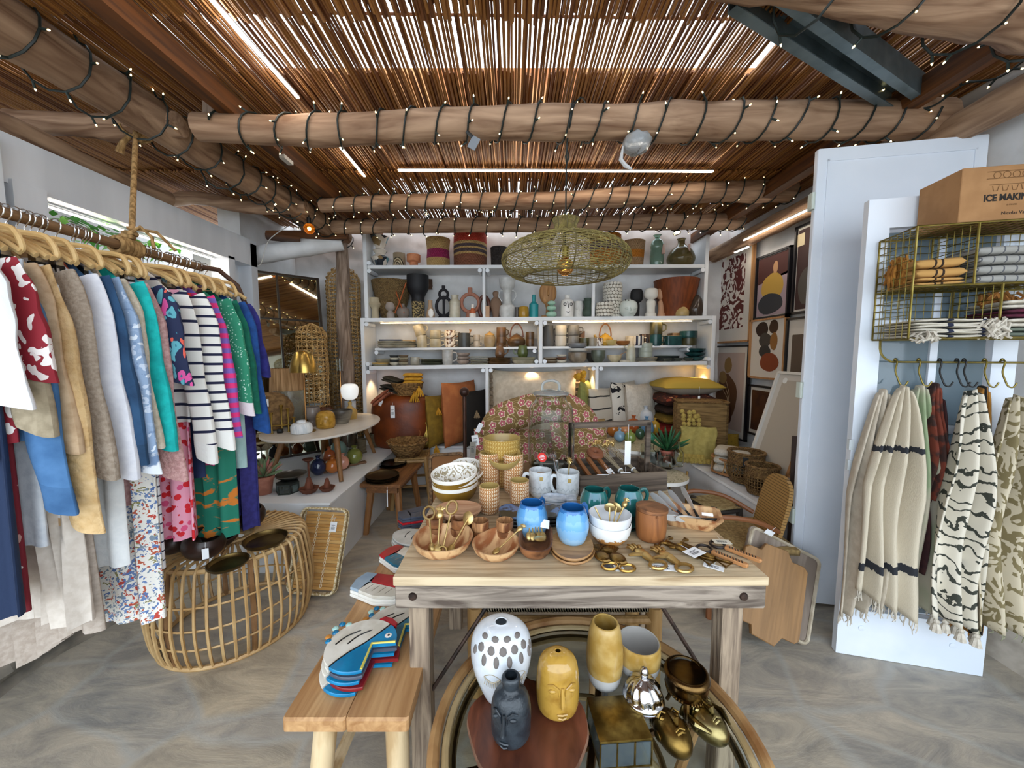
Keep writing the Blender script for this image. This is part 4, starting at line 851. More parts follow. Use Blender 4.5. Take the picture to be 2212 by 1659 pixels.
S(1078, 37, 42, [(.92, 0), (.95, .5), (1, 1)], P('39322f', .9, c2='2a2523', s=40, wv=(60, .8, 30)), 'small dark brown woven basket', Z1, 'basket', 'woven_basket')
S(1168, 32, 72, bottle, CE('bdb8ac'), 'grey stoneware bottle peeking out behind the pendant shade', Z1, name='stoneware_bottle', cat='bottle')
S(1307, 66, 66, [(.95, 0), (1, .5), (.98, 1)], P('a8641a', .85, t='b', co='Generated', cols=((0, 'a8641a'), (.5, '3a2050'), (.75, 'b8731c')), wv=(60, .8, 34)), 'woven basket in orange with a purple band behind the pendant', Z1, 'basket', 'woven_basket')
S(1367, 49, 54, [(.85, 0), (.92, .5), (1, 1)], strawn((0, 'a1805c'), (.33, 'b8701c'), (.62, 'a1805c')), 'tan woven basket with one orange band', Z1, 'basket', 'woven_basket')
S(1418, 29, 68, [(.85, 0), (.95, .1), (1, .35), (.9, .55), (.95, .65), (.8, .8), (.38, .88), (.38, .95), (.6, 1)], P('a9cdb8', .06, tr=.7), 'pale green glass bottle with pink tassel', Z1, 'bottle', 'glass_bottle')
o = S(1470, 57, 60, [(.75, 0), (.98, .2), (1, .35), (.75, .6), (.3, .78), (.26, .95), (.34, 1)], P('8f7f52', .06, tr=.65), 'round smoky amber glass vase with paper tags', Z1, 'vase', 'glass_vase')
for px, L in ((1432, 'pink tassel tied to the green glass bottle'), (1487, 'pink paper tags on the neck of the amber glass vase')):
    p = on(px, Z1, .04); B().tube([(0, 0, .22), (0, 0, .18), (.0, 0, .12)], [.006, .012, .02], 7).obj('tassel', fab('c9a596'), loc=p, L=L, cat='tassel')
# ---- second shelf
S(811, 29, 44, [(.55, 0), (.5, .3), (.55, .5), (1, .68), (.8, .78), (.75, 1)], CE('b5a88c', r=.7), 'beige stoneware vase with a waisted body and flared neck', Z2, dy=.08)
S(848, 84, 80, [(.5, 0), (.75, .4), (1, 1)], P('8d7248', .9, c2='6f5836', s=50, wv=(80, .9, 50)), 'big tapered straw basket with dark rim and orange lacing', Z2, 'basket', 'straw_basket', dy=.2)
p = on(862, Z2, .0)
for a in (-1, 1): B().tube([(a * .07, .02, .38), (0, -.0, .17), (-a * .05, -.01, .05)], .007, 5).obj('orange_lacing', fab('a8562a'), loc=p + V((0, .03, 0)), L=['', 'orange cord crossing the front of the big straw basket', 'second orange cord crossing the front of the big straw basket'][a], cat='cord')
facepot(845, 683, 1.9, 20, 32, 'a79c92', '8f847b', 'x', nm='bust_vase') if 0 else S(844, 21, 33, [(.8, 0), (.8, .3), (.5, .42), (.6, .5), (1, .65), (.95, 1)], CE('9d9188', r=.7), 'small grey stoneware head vase', Z2, dy=.08)
S(871, 27, 31, [(.6, 0), (1, .3), (.9, .65), (.35, .8), (.3, 1)], CE('7d7168', r=.6), 'small grey brown round bottle vase', Z2, dy=.08)
S(904, 46, 92, [(.55, 0), (.6, .35), (.6, .42), (.62, .52), (.95, .68), (1, .85), (1, 1)], [CE('16181d', r=.6), P('3a352b', .9, 'b09a68', s=60, lo=.5, hi=.55)], 'tall black urn on a tribal patterned base', Z2, 'urn', 'black_urn', kf=lambda z, i: 1 if z < .36 and i < 20 else 0, dy=.16)
S(930, 19, 38, [(.8, 0), (1, .15), (.7, .5), (.5, .65), (.5, 1)], CE('b09274', r=.6), 'small tan bottle vase with tiny ears', Z2, dy=.08)
p = on(931, Z2, .03); B().ball((0, 0, .05), .04, 14, sq=(.75, .25, 1.2)).obj('white_medallion', CE('e9e6df'), loc=p, L='small white oval ceramic leaning on the tan bottle', cat='ornament')
def rings(px, h, parts, m, L, neck=None, base=None, dy=.14):
    p = on(px, Z2, dy); s = mpp(p); e = empty('ring_vase', p, L, 'vase')
    for cz, rx, rz_, t in parts: B().tube([(rx * s * math.cos(a), 0, cz * s + rz_ * s * math.sin(a)) for a in [6.2832 * i / 28 for i in range(28)]], t * s, 10, closed=True).obj('ring', m, e)
    if neck: B().lathe([(neck[2] * s, neck[0] * s), (neck[2] * s, neck[1] * s), (neck[2] * s * .6, neck[1] * s), (neck[2] * s * .6, neck[0] * s)], 14).obj('neck', m, e)
    if base: B().lathe([(0, 0), (base[0] * s, 0), (base[0] * s * .7, base[1] * s), (0, base[1] * s)], 18).obj('base', m, e)
    return e, s
e, s = rings(959, 70, [(26, 16, 20, 3.2), (52, 9, 9, 3)], CE('17161c', r=.7), 'black double ring vase with a centre bar', (61, 70, 4), (14, 8)); B().tube([(0, 0, 4 * s), (0, 0, 46 * s)], 2.6 * s, 8).obj('bar', CE('17161c', r=.7), e)
S(983, 24, 49, [(.9, 0), (1, .05), (.95, .55), (1, .7), (.6, .85), (.7, 1)], CE('c7c1ae', 'b3ad98', r=.25), 'cream glazed ribbed vase', Z2, dy=.1)
rings(1016, 65, [(33, 19, 19, 4)], CE('a8715c', r=.7), 'terracotta pink single ring vase', (50, 65, 5), (11, 15))
S(1021, 15, 28, [(1, 0), (.95, .4), (.45, .7), (.4, 1)], P('e6ded4', .4, t='b', co='Generated', cols=((0, 'e6ded4'), (.3, 'b5603a'), (.7, 'e6ded4'))), 'tiny orange and white bottle before the terracotta ring vase', Z2, 'bottle', 'tiny_bottle', dy=.05)
rings(1046, 58, [(24, 11, 23, 4)], CE('5f3426', 'a', .3) if 0 else CE('5f3426', r=.3), 'glossy brown elongated loop vase', (45, 58, 2.5), (12, 5))
o = S(1051, 19, 24, [(1, 0), (1, 1)], CE('9d6a22', r=.2), 'small square amber glass head votive', Z2, 'votive', 'amber_votive', dy=.05, k=1, n=4, rz=0); o.rotation_euler[2] = .785
def figure(px, w, h, m, L, prof, dy=.12, n=20): return S(px, w, h, prof, m, L, Z2, 'figurine', 'ceramic_figure', dy, open_=0, n=n, fx=lambda a, r, z, R_, H: (r * math.cos(a), r * .7 * math.sin(a), z))
figure(1071, 25, 58, CE('7d6350', r=.7), 'brown stoneware female figure', [(.55, 0), (.6, .15), (.85, .35), (1, .52), (.75, .68), (.4, .77), (.5, .85), (.5, .95), (.05, 1)])
o = S(1096, 35, 83, [(.85, 0), (1, .12), (.95, .3), (.55, .38), (.55, .68), (.9, .8), (1, 1)], CE('cfd0ce', 'b9bab7', r=.5), 'tall white totem urn with two ear handles', Z2, 'urn', 'white_urn', dy=.12)
for sx in (-1, 1): B().tube(smoothp([(sx * .05, 0, .3), (sx * .085, 0, .29), (sx * .095, 0, .24), (sx * .06, 0, .18)], 4), .006, 7).obj('handle', CE('cfd0ce'), o)
S(1117, 10, 21, cyl, CE('46423f'), 'small dark cup squeezed beside the white urn', Z2, 'cup', 'dark_cup', dy=.08)
S(1131, 23, 23, [(.9, 0), (1, .3), (.9, .9), (.6, 1)], CE('a07c22', r=.2), 'small mustard glazed face pot on the shelf', Z2, 'pot', 'mustard_pot', dy=.06)
S(1153, 20, 48, [(1, 0), (1, .58), (.4, .7), (.38, 1)], P('1a8f96', .3, tr=.1), 'slim turquoise glass bottle beside the mustard pot', Z2, 'bottle', 'turquoise_bottle', k=1, dy=.08)
p = on(1183, Z2, .14); s = mpp(p); e = empty('wooden_sculpture', p, 'wooden face sculpture on a stem', 'sculpture'); wf = wood('b98a57', '94683c', 2, 8)
B().ball((0, 0, 53 * s), 20 * s, 18, sq=(.95, .3, 1.25)).obj('face', wf, e); B().lathe([(14 * s, 0), (14 * s, 5 * s), (4.5 * s, 7 * s), (4 * s, 20 * s), (7 * s, 34 * s)], 14).obj('stem', wf, e); B().tube([(0, -6 * s, 62 * s), (0, -8.5 * s, 48 * s), (0, -6 * s, 47 * s)], [s, 2.4 * s, s], 6).obj('nose', wf, e)
p = on(1191, Z2, .05); s = mpp(p); e = empty('stacked_vase', p, 'mint green vase of stacked flattened balls', 'vase'); mint = CE('9fc4af', r=.15)
for cz, r in ((6, 12), (19, 11), (30, 9)): B().ball((0, 0, cz * s), r * s, 18, sq=(1, 1, .58)).obj('bulge', mint, e)
def face(e, R_, H, m, sc=1):
    for sx in (-1, 1): B().tube([(sx * R_ * .45 + R_ * .22 * math.cos(a), -R_ * (.98 - .1 * abs(math.cos(a))), H * .6 + H * .06 * math.sin(a)) for a in [6.283 * i / 10 for i in range(10)]], R_ * .05, 5, closed=True).obj('eye', m, e)
    B().tube([(-R_ * .1, -R_ * 1.0, H * .72), (R_ * .05, -R_ * 1.08, H * .45), (-R_ * .08, -R_ * 1.03, H * .4)], R_ * .06, 5).obj('nose', m, e)
    B().tube([(-R_ * .25, -R_ * .98, H * .24), (0, -R_ * 1.02, H * .2), (R_ * .25, -R_ * .98, H * .24)], R_ * .06, 5).obj('mouth', m, e)
inkm = CE('15151a')
o = S(1225, 28, 46, [(.95, 0), (1, .1), (1, .6), (.85, .78), (.4, .86), (.42, 1)], CE('e6e4de', r=.2), 'white bottle vase with a face painted in black brush strokes', Z2, dy=.07); face(o, .073, .22, inkm)
o = S(1249, 21, 33, cyl, CE('dcdad4', r=.5), 'white relief face pot beside the painted face bottle', Z2, 'pot', 'face_pot', dy=.15); face(o, .055, .16, CE('cfcdc6'))
figure(1271, 25, 40, CE('35463a', r=.6), 'dark green female torso vase', [(.75, 0), (1, .15), (.95, .35), (.7, .55), (.95, .8), (.85, .9), (.85, 1)], .08)
def scalev(px, w, h, prof, L, dy):
    o = S(px, w, h, prof, CE('7a7468', r=.6), L, Z2, dy=dy); s = MP * (YS + dy) / YS; R_, H = w * s / 2, h * s; b = B(); rows = int(H / .032)
    q = smoothp(prof, 5)
    for i in range(rows):
        z = H * (i + .5) / rows; r = R_ * min(q, key=lambda k: abs(k[1] - z / H))[0]; n = max(6, int(6.283 * r / .036))
        for j in range(n):
            a = 6.283 * (j + .5 * (i % 2)) / n; b.lathe([(1e-5, .005), (.015, .004), (.019, -.002)], 8, M=tr(r * math.cos(a), r * math.sin(a), z) @ rot(0, 90, math.degrees(a)))
    b.obj('scales', CE('d9d4c8', r=.35), o)
scalev(1322, 37, 71, [(.8, 0), (.95, .1), (.9, .35), (1, .6), (1, .9), (.8, 1)], 'tall vase covered in white fish scale discs', .16); scalev(1305, 36, 29, [(.85, 0), (1, .3), (.95, .8), (.6, 1)], 'low round pot covered in white fish scale discs', .06)
o = S(1357, 38, 36, [(.55, 0), (.85, .2), (1, .55), (.85, .85), (.4, 1)], CE('d3dcd6', r=.12), 'pale glazed face vase with pierced crown', Z2, dy=.06); face(o, .09, .13, CE('b9c4bd'))
for i in range(6): B().ball((.05 * math.cos(i), -.05 + .02 * math.sin(i * 2), .165 + .006 * (i % 2)), .009, 8).obj('pierced_hole', CE('2b2b2b'), o)
bust = [(.8, 0), (.8, .12), (.65, .14), (.62, .3), (.7, .52), (.4, .6), (.9, .68), (1, .85), (.8, .98), (.05, 1)]
figure(1374, 27, 61, CE('1d1d1f', r=.7), 'black stylised head figure behind the pierced face vase', [(.5, 0), (.5, .45), (.35, .5), (.9, .6), (1, .8), (.8, .97), (.1, 1)], .17)
figure(1405, 29, 61, CE('dedbd2', r=.6), 'white seated goddess figure', bust, .1); figure(1428, 21, 61, CE('bd8f6e', r=.6), 'tan seated figure beside the white goddess', bust, .14)
S(1458, 92, 78, [(.62, 0), (.8, .4), (1, 1)], P('7d3d16', .6, c2='65300f', s=6, st=(6, 6, .4), bu=.2), 'large flared brown leather planter basket', Z2, 'basket', 'leather_basket', dy=.19, k=1)
S(1473, 28, 29, [(.9, 0), (1, .1), (.95, .4), (.35, .75), (.3, 1)], CE('b39a66', r=.35), 'squat beige glazed bottle', Z2, 'bottle', 'squat_bottle', dy=.05)
S(1502, 35, 45, [(.8, 0), (1, .3), (.85, .6), (.7, .8), (.3, 1)], P('7d6a5c', .05, tr=.75), 'smoky brown glass ornament at the shelf end', Z2, 'ornament', 'glass_ornament', open_=0, dy=.08)
# ---- mug shelf
sand = CE('b3a58c', '9b8c73', .35); grey = CE('7b7a78', '62615f', .4); beige = CE('b8b09c', '8f8770', .3, 5); brownm = CE('6b4d2f', '46331f', .3, 5); marb = P('d9d0c3', .25, '5f3f2a', s=14, lo=.48, hi=.54, di=2); dark = CE('3b3e40', '2c2f31', .35); teal = CE('1f4a4c', '16393b', .25); olive = CE('4d4a30', '39371f', .3)
DY3 = .2
def plates(px, w, n, m, L, Z, dy, g, h=.012, sq=0, dz=0):
    p = on(px, Z, dy); s = mpp(p) * w / 2
    for i in range(n):
        lab = (['lowest', 'second', 'third', 'fourth', 'fifth', 'sixth'][i] if i < n - 1 or n == 1 else 'topmost') + ' ' + L if n > 1 else L
        b = B()
        if sq: b.prism(rrect(s * 2, s * 1.6, s * .25), 0, h * .55, c=.003)
        else: b.lathe(dish(s, h * 1.3, .004), 26)
        b.obj('ceramic_plate', m[i % len(m)] if isinstance(m, list) else m, loc=(p.x + rnd(-.004, .004), p.y + rnd(-.004, .004), p.z + dz + i * (h + .0005)), L=lab, cat='plate', g=g, rz=rnd(-8, 8))
plates(858, 82, 3, beige, 'wide beige platter in the pile by the mirror end', Z3, DY3, 'beige platters on the mug shelf', .022)
p = on(846, Z3, DY3 - .04); B().box(-.12, .12, -.05, .05, 0, .022).obj('tile_stack', CE('2b3350'), loc=p + V((0, 0, .07)), L='navy tile resting on the beige platters', cat='tile'); B().box(-.06, .06, -.05, .05, 0, .018).obj('tile_stack', CE('b5976a'), loc=p + V((.2, 0, .07)), L='sand coloured tile resting on the beige platters', cat='tile')
mug(912, 22, 25, beige, 'lower upright beige mug under the tipped one', Z3, DY3); mug(910, 22, 22, beige, 'tipped beige mug balanced on another mug', Z3, DY3, .137, tilt=(0, -.3, 0))
for px, m, L in ((941, beige, 'sand glazed tea cup'), (973, marb, 'brown marbled tea cup'), (1211, CE('bdb8ad'), 'off-white round cup'), (1238, grey, 'grey round mug'), (1030, CE('a39a8e'), 'small taupe espresso cup')):
    w, h = (15, 13) if px == 1030 else (24, 18) if px < 1000 else (25, 22)
    for i in range(2): mug(px, w, h, m, L + [' below in its pair', ' on top of its pair'][i], Z3, DY3, i * h * MP * 1.03, tumbler)
mug(1003, 26, 29, dark, 'dark slate mug with a wooden spoon', Z3, DY3); p = on(1010, Z3, DY3); B().tube([(0, 0, .05), (.03, 0, .17), (.035, 0, .2)], [.004, .005, .012], 6, fl=1.6).obj('spoon', wf, loc=p, L='small wooden spoon standing in the slate mug', cat='spoon')
o = S(1058, 25, 26, [(.8, 0), (1, .3), (.95, .8), (.7, 1)], CE('83725a', '9d8a68', .35), 'brown stoneware sugar jar with ochre lid', Z3, 'jar', 'sugar_jar', DY3); B().lathe(smoothp([(.055, .13), (.05, .145), (.02, .16), (.008, .165), (.012, .175), (.001, .18)], 3), 18).obj('lid', CE('b08c50', r=.3), o)
for i in range(2): mug(1083, 21, 20, brownm, ['lower brown glazed straight mug of a pair', 'upper brown glazed straight mug of a pair'][i], Z3, DY3, i * .108, rz=[0, 30][i])
def teapot(px, w, h, m, L, hm):
    o = S(px, w, h, [(.75, 0), (1, .3), (.9, .7), (.45, .95), (.4, 1)], m, L, Z3, 'teapot', 'teapot', DY3); s = MP; R_, H = w * s / 2, h * s
    B().lathe(smoothp([(R_ * .42, H), (R_ * .3, H * 1.06), (.012, H * 1.08), (.014, H * 1.15), (.001, H * 1.18)], 3), 18).obj('lid', m, o)
    B().tube([(-R_ * .85, 0, H * .45), (-R_ * 1.2, 0, H * .7), (-R_ * 1.4, 0, H * 1.0)], [.022, .016, .011], 9).obj('spout', m, o)
    B().tube([(R_ * .75 * math.cos(a), 0, H * .85 + H * 1.15 * math.sin(a)) for a in [3.1416 * i / 16 for i in range(17)]], .008, 7).obj('handle', hm, o)
teapot(1116, 38, 25, brownm, 'dark brown teapot with tall arched cane handle', P('6b4030', .5)); teapot(1307, 34, 24, CE('b58f35', '9a7526', .25), 'mustard yellow teapot with cane handle', P('8a5a30', .5))
for i in range(2): S(1145, 18, 15, cyl, brownm, ['lower dark brown tumbler of a pair', 'upper dark brown tumbler of a pair'][i], Z3, 'tumbler', 'ceramic_tumbler', DY3, dz=i * .081)
o = mug(1184, 26, 45, CE('4d4e50', r=.5), 'tall plain charcoal jug beside the white cups', Z3, DY3, prof=[(.85, 0), (1, .2), (.85, .6), (.8, 1)], name='jug', cat='jug')
B().box(-.025, .025, -.03, .03, 0, .17).obj('wooden_block', wood('7d5430', '5f3d20', 2), loc=on(1257, Z3, .25), L='brown wooden block behind the grey mugs', cat='block')
for px, w, h, m, L in ((1263, 20, 16, olive, 'olive brown tumbler beside the wooden block'), (1279, 20, 17, CE('8a8272'), 'taupe tumbler before the wooden block'), (1294, 16, 16, marb, 'small mottled tumbler before the yellow teapot')): S(px, w, h, cyl, m, L, Z3, 'tumbler', 'ceramic_tumbler', .13)
S(1320, 24, 12, bowlq, CE('c2ab6e'), 'yellow glazed small bowl under the yellow teapot', Z3, 'bowl', 'ceramic_bowl', .12); S(1345, 30, 10, bowlq, CE('7d4f22'), 'flat amber brown bowl', Z3, 'bowl', 'ceramic_bowl', .2)
for i in range(4): S(1364, 26, 5, cyl, CE('c9bfa8'), ['lowest', 'second', 'third', 'topmost'][i] + ' cream bowl in the stack behind the striped mug', Z3, 'bowl', 'ceramic_bowl', .24, dz=i * .027, k=1)
mug(1379, 22, 20, P('2a2c40', .35, 'e6dfd0', t='s', ax=0, s=24, lo=.5), 'cream mug with broad vertical navy stripes', Z3, .12, prof=tumbler)
B().box(-.05, .05, -.03, .03, 0, .13).obj('gift_box', P('2b1f1c', .6, 'a98d78', t='s', ax=0, s=60, lo=.6), loc=on(1392, Z3, .25), L='dark pinstriped box behind the striped mug', cat='box')
mug(1416, 24, 24, teal, 'lower teal mug of the tall pair', Z3, .15); mug(1416, 26, 25, olive, 'upper olive mug of the tall pair', Z3, .15, .125)
for px, w, h, m, L, dy in ((1452, 32, 20, teal, 'rectangular teal baking dish', .15), (1462, 34, 26, brownm, 'brown baking dish behind the teal one', .27)):
    p = on(px, Z3, dy); s = mpp(p); B().prism(rrect(w * s, .14, .02), 0, h * s, c=.004).obj('baking_dish', m, loc=p, L=L, cat='dish')
S(1487, 32, 16, cyl, olive, 'lower olive serving bowl at the shelf end', Z3, 'bowl', 'ceramic_bowl', .16); S(1486, 36, 13, cyl, teal, 'upper teal serving bowl at the shelf end', Z3, 'bowl', 'ceramic_bowl', .16, dz=.083)
# ---- plate shelf
S(834, 44, 14, bowlq, beige, 'beige bowl behind the small saucers', Z4, 'bowl', 'ceramic_bowl', .24)
plates(822, 34, 2, [beige, CE('c9a560')], 'cream and ochre saucer in the pile by the upright', Z4, .1, 'cream saucers at the shelf end', .014)
for px, w in ((852, 20), (872, 21)):
    for i in range(4): S(px, w, 6.5, bowlq, [CE('b9b3a2'), dark][i % 2] if px == 852 else [beige, CE('6b5c48')][i % 2], ['lowest', 'second', 'third', 'topmost'][i] + (' dip bowl in the navy and cream pile' if px == 852 else ' dip bowl in the cream and brown pile'), Z4, 'bowl', 'dip_bowl', .1, dz=i * .026)
mug(897, 20, 17, CE('a9a69a', '8b887c'), 'pale grey tea cup beside the dip bowls', Z4, .1, prof=tumbler)
plates(933, 48, 4, [CE('34372a'), CE('464a38')], 'dark green oval plate in the pile before the white jug', Z4, .12, 'dark green plates', .014)
mug(967, 24, 31, CE('b9b9b6', '9d9d9a', .3), 'white grey milk jug with large handle', Z4, .1, name='jug', cat='jug', prof=[(.8, 0), (.9, .3), (1, 1)])
for i in range(3): S(1001, 29, 9, bowlq, CE('a8998e', '8f8076'), ['lower', 'middle', 'upper'][i] + ' pinkish taupe bowl in the pile of three', Z4, 'bowl', 'ceramic_bowl', .12, dz=i * .04)
plates(1036, 38, 5, [CE('7d7a60'), beige], 'square olive plate in the pile of five', Z4, .12, 'square olive plates', .018, 1)
plates(1079, 50, 3, brownm, 'round brown plate under the brown jug', Z4, .12, 'brown plates', .021)
o = mug(1080, 21, 31, CE('7d5c40', '5a3f2a', .25, 6), 'brown glazed jug standing on the brown plates', Z4, .12, .07, [(.75, 0), (1, .2), (.85, .6), (.7, .8), (.8, 1)], name='jug', cat='jug')
plates(1131, 52, 2, [beige, CE('8d8a72')], 'broad shallow cream dish under the green mug', Z4, .12, 'cream dishes', .03)
mug(1129, 23, 25, CE('5a6538', '454f28', .2), 'olive green pitcher mug standing on the cream dishes', Z4, .12, .068, [(.8, 0), (1, .35), (.85, 1)], side=-1)
plates(1189, 30, 4, [brownm, CE('8d8270')], 'small brown saucer in the pile near the middle upright', Z4, .1, 'brown saucers', .014)
for i in range(3): S(1213, 22, 6, bowlq, [CE('c9c2b2'), CE('6b4a38')][i % 2], ['lowest', 'middle', 'topmost'][i] + ' little cream and brown bowl on the pile beside the big bowls', Z4, 'bowl', 'dip_bowl', .08, dz=i * .03)
for i, (h, m, L) in enumerate(((22, CE('6f6354', '8a7d6a', .3), 'large brown rimmed mixing bowl at the bottom of the pile'), (8, CE('c4c2bb'), 'white mixing bowl in the middle of the pile'), (11, CE('74767a'), 'blue grey mixing bowl on top of the pile'))): S(1247, [40, 39, 39][i], h, [(.6, 0), (.95, .35), (1, 1)], m, L, Z4, 'bowl', 'mixing_bowl', .1, dz=[0, .115, .157][i])
S(1292, 30, 26, [(.55, 0), (.95, .4), (1, 1)], CE('5a6257', '454c42', .3), 'grey green deep bowl', Z4, 'bowl', 'ceramic_bowl', .1)
S(1280, 30, 20, bowlq, CE('3f3a32'), 'dark bowl behind the grey green one', Z4, 'bowl', 'ceramic_bowl', .22)
o = S(1327, 31, 15, bowlq, CE('c2b89c', 'a99e80', .35), 'cream scalloped bowl with a wooden spoon', Z4, 'bowl', 'ceramic_bowl', .1); B().tube([(.02, 0, .06), (.14, 0, .12)], .004, 6).obj('spoon', wf, loc=o.location, L='thin wooden spoon sticking out of the cream scalloped bowl', cat='spoon')
plates(1350, 22, 2, [CE('c9c2b2')], 'tiny cream dish beside the bird jug', Z4, .06, 'tiny cream dishes', .01)
o = S(1362, 20, 35, [(.85, 0), (1, .2), (.95, .6), (.85, .85), (.6, 1)], CE('b3b5a8', 'a0a294', .3), 'pale bird shaped jug with a beak spout', Z4, 'jug', 'bird_jug', .08); B().tube([(-.03, 0, .14), (-.075, 0, .175)], [.02, .008], 8).obj('spout', CE('b3b5a8', r=.3), o)
for i in range(3): S(1394, 28, 10, cyl, CE('9fa79c'), ['lower', 'middle', 'upper'][i] + ' sage grey bowl in the pile on the square plates', Z4, 'bowl', 'ceramic_bowl', .14, dz=.052 + i * .05)
plates(1396, 38, 4, [CE('a9a596'), CE('77746a')], 'square grey plate under the sage bowls', Z4, .13, 'square grey plates', .013, 1)
plates(1440, 52, 4, [dark, CE('3a443e')], 'charcoal round plate in the dark pile', Z4, .16, 'charcoal plates', .014)
for i in range(3): S(1442 + i * 22, 20, 7, bowlq, CE('39403c'), ['first', 'middle', 'last'][i] + ' small dark dish with price label in the front row of three', Z4, 'bowl', 'dip_bowl', .05)
for i in range(3): S(1500, 42, 9, bowlq, teal, ['lowest', 'middle', 'topmost'][i] + ' dark teal bowl in the pile at the shelf end', Z4, 'bowl', 'ceramic_bowl', .14, dz=i * .045)
# ================================================================ CUSHIONS UNDER THE SHELVES
def cushion(loc, w, h, t, mat, L, ro=(0, 0, 0), name='cushion', dent=0, par=None, cat='cushion', g=None, tuft=0):
    """padded cushion standing in its own x-z plane, base at z = 0"""
    def side(sg):
        def f(u, v):
            a, c = 2 * u - 1, 2 * v - 1
            k = max(0, (1 - abs(a) ** 2.6) * (1 - abs(c) ** 2.6)) ** .5
            x = a * w / 2 * (1 - .07 * c * c * (1 - abs(a) ** 4) * 0 - .06 * (1 - c * c) * 0 + .05 * (c * c - 1) * abs(a)); z = c * h / 2 * (1 + .05 * (a * a - 1) * abs(c))
            y = sg * t / 2 * k * (1 + .12 * nv(a * 2.2, c * 2.2, w * 9 + sg))
            for i in range(tuft):
                tx = -.6 + 1.2 * i / max(1, tuft - 1); y -= sg * t * .3 * math.exp(-((a - tx) / .12) ** 2 - (c / .25) ** 2)
            return (x, y, z + h / 2 - dent * (1 - a * a) * max(0, c) * h)
        return f
    b = B().grid(side(-1), 22, 22); b2 = B().grid(side(1), 22, 22); b.add(b2.v, [q[::-1] for q in b2.f])
    return b.obj(name, mat, par, loc=loc, ro=ro, L=L, cat=cat, g=g, sm=75)
def tassel(par, p, m, n=9, ln=.07, r=.03, nm='tassel'):
    b = B().ball((0, 0, 0), .011, 8)
    for i in range(n): a = 6.28 * i / n; b.tube([(0, 0, -.005), (r * .5 * math.cos(a), r * .5 * math.sin(a), -ln * .4), (r * math.cos(a), r * math.sin(a), -ln)], [.005, .007, .006], 5)
    return b.obj(nm, m, par, loc=p)
hide = P('7d3a12', .42, c2='5f2a0c', s=5, bu=.15, bs=40)
p = aty(871, 900, 4.02)
o = B().lathe(profile([(.86, 0), (.97, .1), (1, .4), (.97, .75), (.86, .92), (.5, 1)], .35, .57, 4, 0), 40, fx=lambda a, r, z: (r * math.cos(a), r * .66 * math.sin(a), z)).obj('leather_pouf', hide, loc=(p.x, 4.03, ZB + .002), L='big chestnut brown leather pouf on the bench under the shelves', cat='pouf', sm=60)
B().tube([(.22 + .005 * math.cos(i), -.2 + .003 * i, .04 + i * .02) for i in range(24)], .0025, 4).obj('stitching', P('b5733c', .6), o)
swing_tag((-.04, -.238, .47), .045, .13, 0, '', o)
swing_tag((-.16, -.2, .52), .03, .07, 25, '', o, ro=(.2, .5, 0), ink=0)
bk = basket((p.x + .06, 4.0, ZB + .56), .13, .17, .13, seagrass, 'small brown woven basket holding folded textiles on the leather pouf')
def folded(loc, w, d, h, n, mat, L, rz=0, ro=None, cat='towel', name='folded_towel', g=None):
    b = B()
    for i in range(n):
        z0 = h * i / n; z1 = h * (i + .96) / n; m_ = (z0 + z1) / 2; t = (z1 - z0) / 2; k = 8
        def f(u, v, z0=z0, m_=m_, t=t, i=i):
            a = 6.2832 * v; y = math.cos(a); z = math.sin(a); ww = w * (1 - .03 * (i % 2)); X = (u - .5) * ww
            Y = math.copysign(abs(y) ** .35, y) * d / 2; Z = m_ + t * math.copysign(abs(z) ** .7, z) + .006 * nv(X * 9, Y * 9, i + w * 30)
            e = 1 - abs(2 * u - 1) ** 14; return (X, Y * (.96 + .04 * e), m_ + (Z - m_) * (.25 + .75 * e))
        b.grid(f, 14, 20)
        for u in (0, 1): b.add([f(u, j / 20) for j in range(20)], [tuple(range(20))])
    return b.obj(name, mat, loc=loc, rz=rz, ro=ro, L=L, cat=cat, g=g, sm=60)
must = fab('c9952a', 'b8831c', 30); 
folded((p.x + .13, 3.98, ZB + .68), .2, .16, .12, 3, must, 'mustard yellow folded throw on top of the small woven basket', 10)
folded((p.x - .1, 4.0, ZB + .69), .2, .15, .06, 2, fab('2e2a20', '3c3526'), 'upper dark olive folded textile beside the mustard throw', -10, (0, .25, -.2)); folded((p.x - .1, 3.98, ZB + .6), .24, .15, .06, 2, fab('262219'), 'lower dark olive folded textile under the other dark one', 0, (0, .2, -.3))
folded((p.x - .16, 3.86, ZB + .52), .19, .16, .07, 2, fab('9c5a40', '8c4c34'), 'rust folded cloth hanging over the pouf edge from the basket', 0, (.2, -.65, -.2))
for i, (dx, dz) in enumerate(((.22, .66), (.17, .6))):
    T(tassel(None, (p.x + dx, 3.86, ZB + dz), must, 12, .1, .05), ['upper mustard yarn tassel at the woven basket edge', 'lower mustard yarn tassel over the leather pouf'][i], 'tassel')
def C1(px, py0, py1, w, t, mat, L, y=4.1, rz=0, lean=-8, **k):
    a = aty(px, py0, y); H = a.z - ZB; return cushion((a.x, y, ZB + .004), w, H, t, mat, L, (math.radians(lean), 0, math.radians(rz)), **k)
o = C1(957, 852, 960, .5, .17, fab('8a6c1d', '7a5e18', 20), 'olive mustard velvet cushion with yellow tassels beside the pouf', 4.05, 62, -4); tassel(o, (-.17, -.1, .42), must); tassel(o, (-.2, -.06, .02), must)
o = C1(996, 824, 950, .56, .2, P('b8703f', .85, 'a55f34', s=8, bu=.2), 'orange terracotta printed cushion standing behind the finial post', 4.08, 58, -3)
for i in range(4): B().tube([(-.24 + .04 * j, -.02 - .028 * (j if j < 5 else 9 - j), .58 - i * .06 + .012 * math.sin(j * 1.3)) for j in range(10)], .0025, 4).obj('print_line', P('5a3020', .8), o) if i < 0 else None
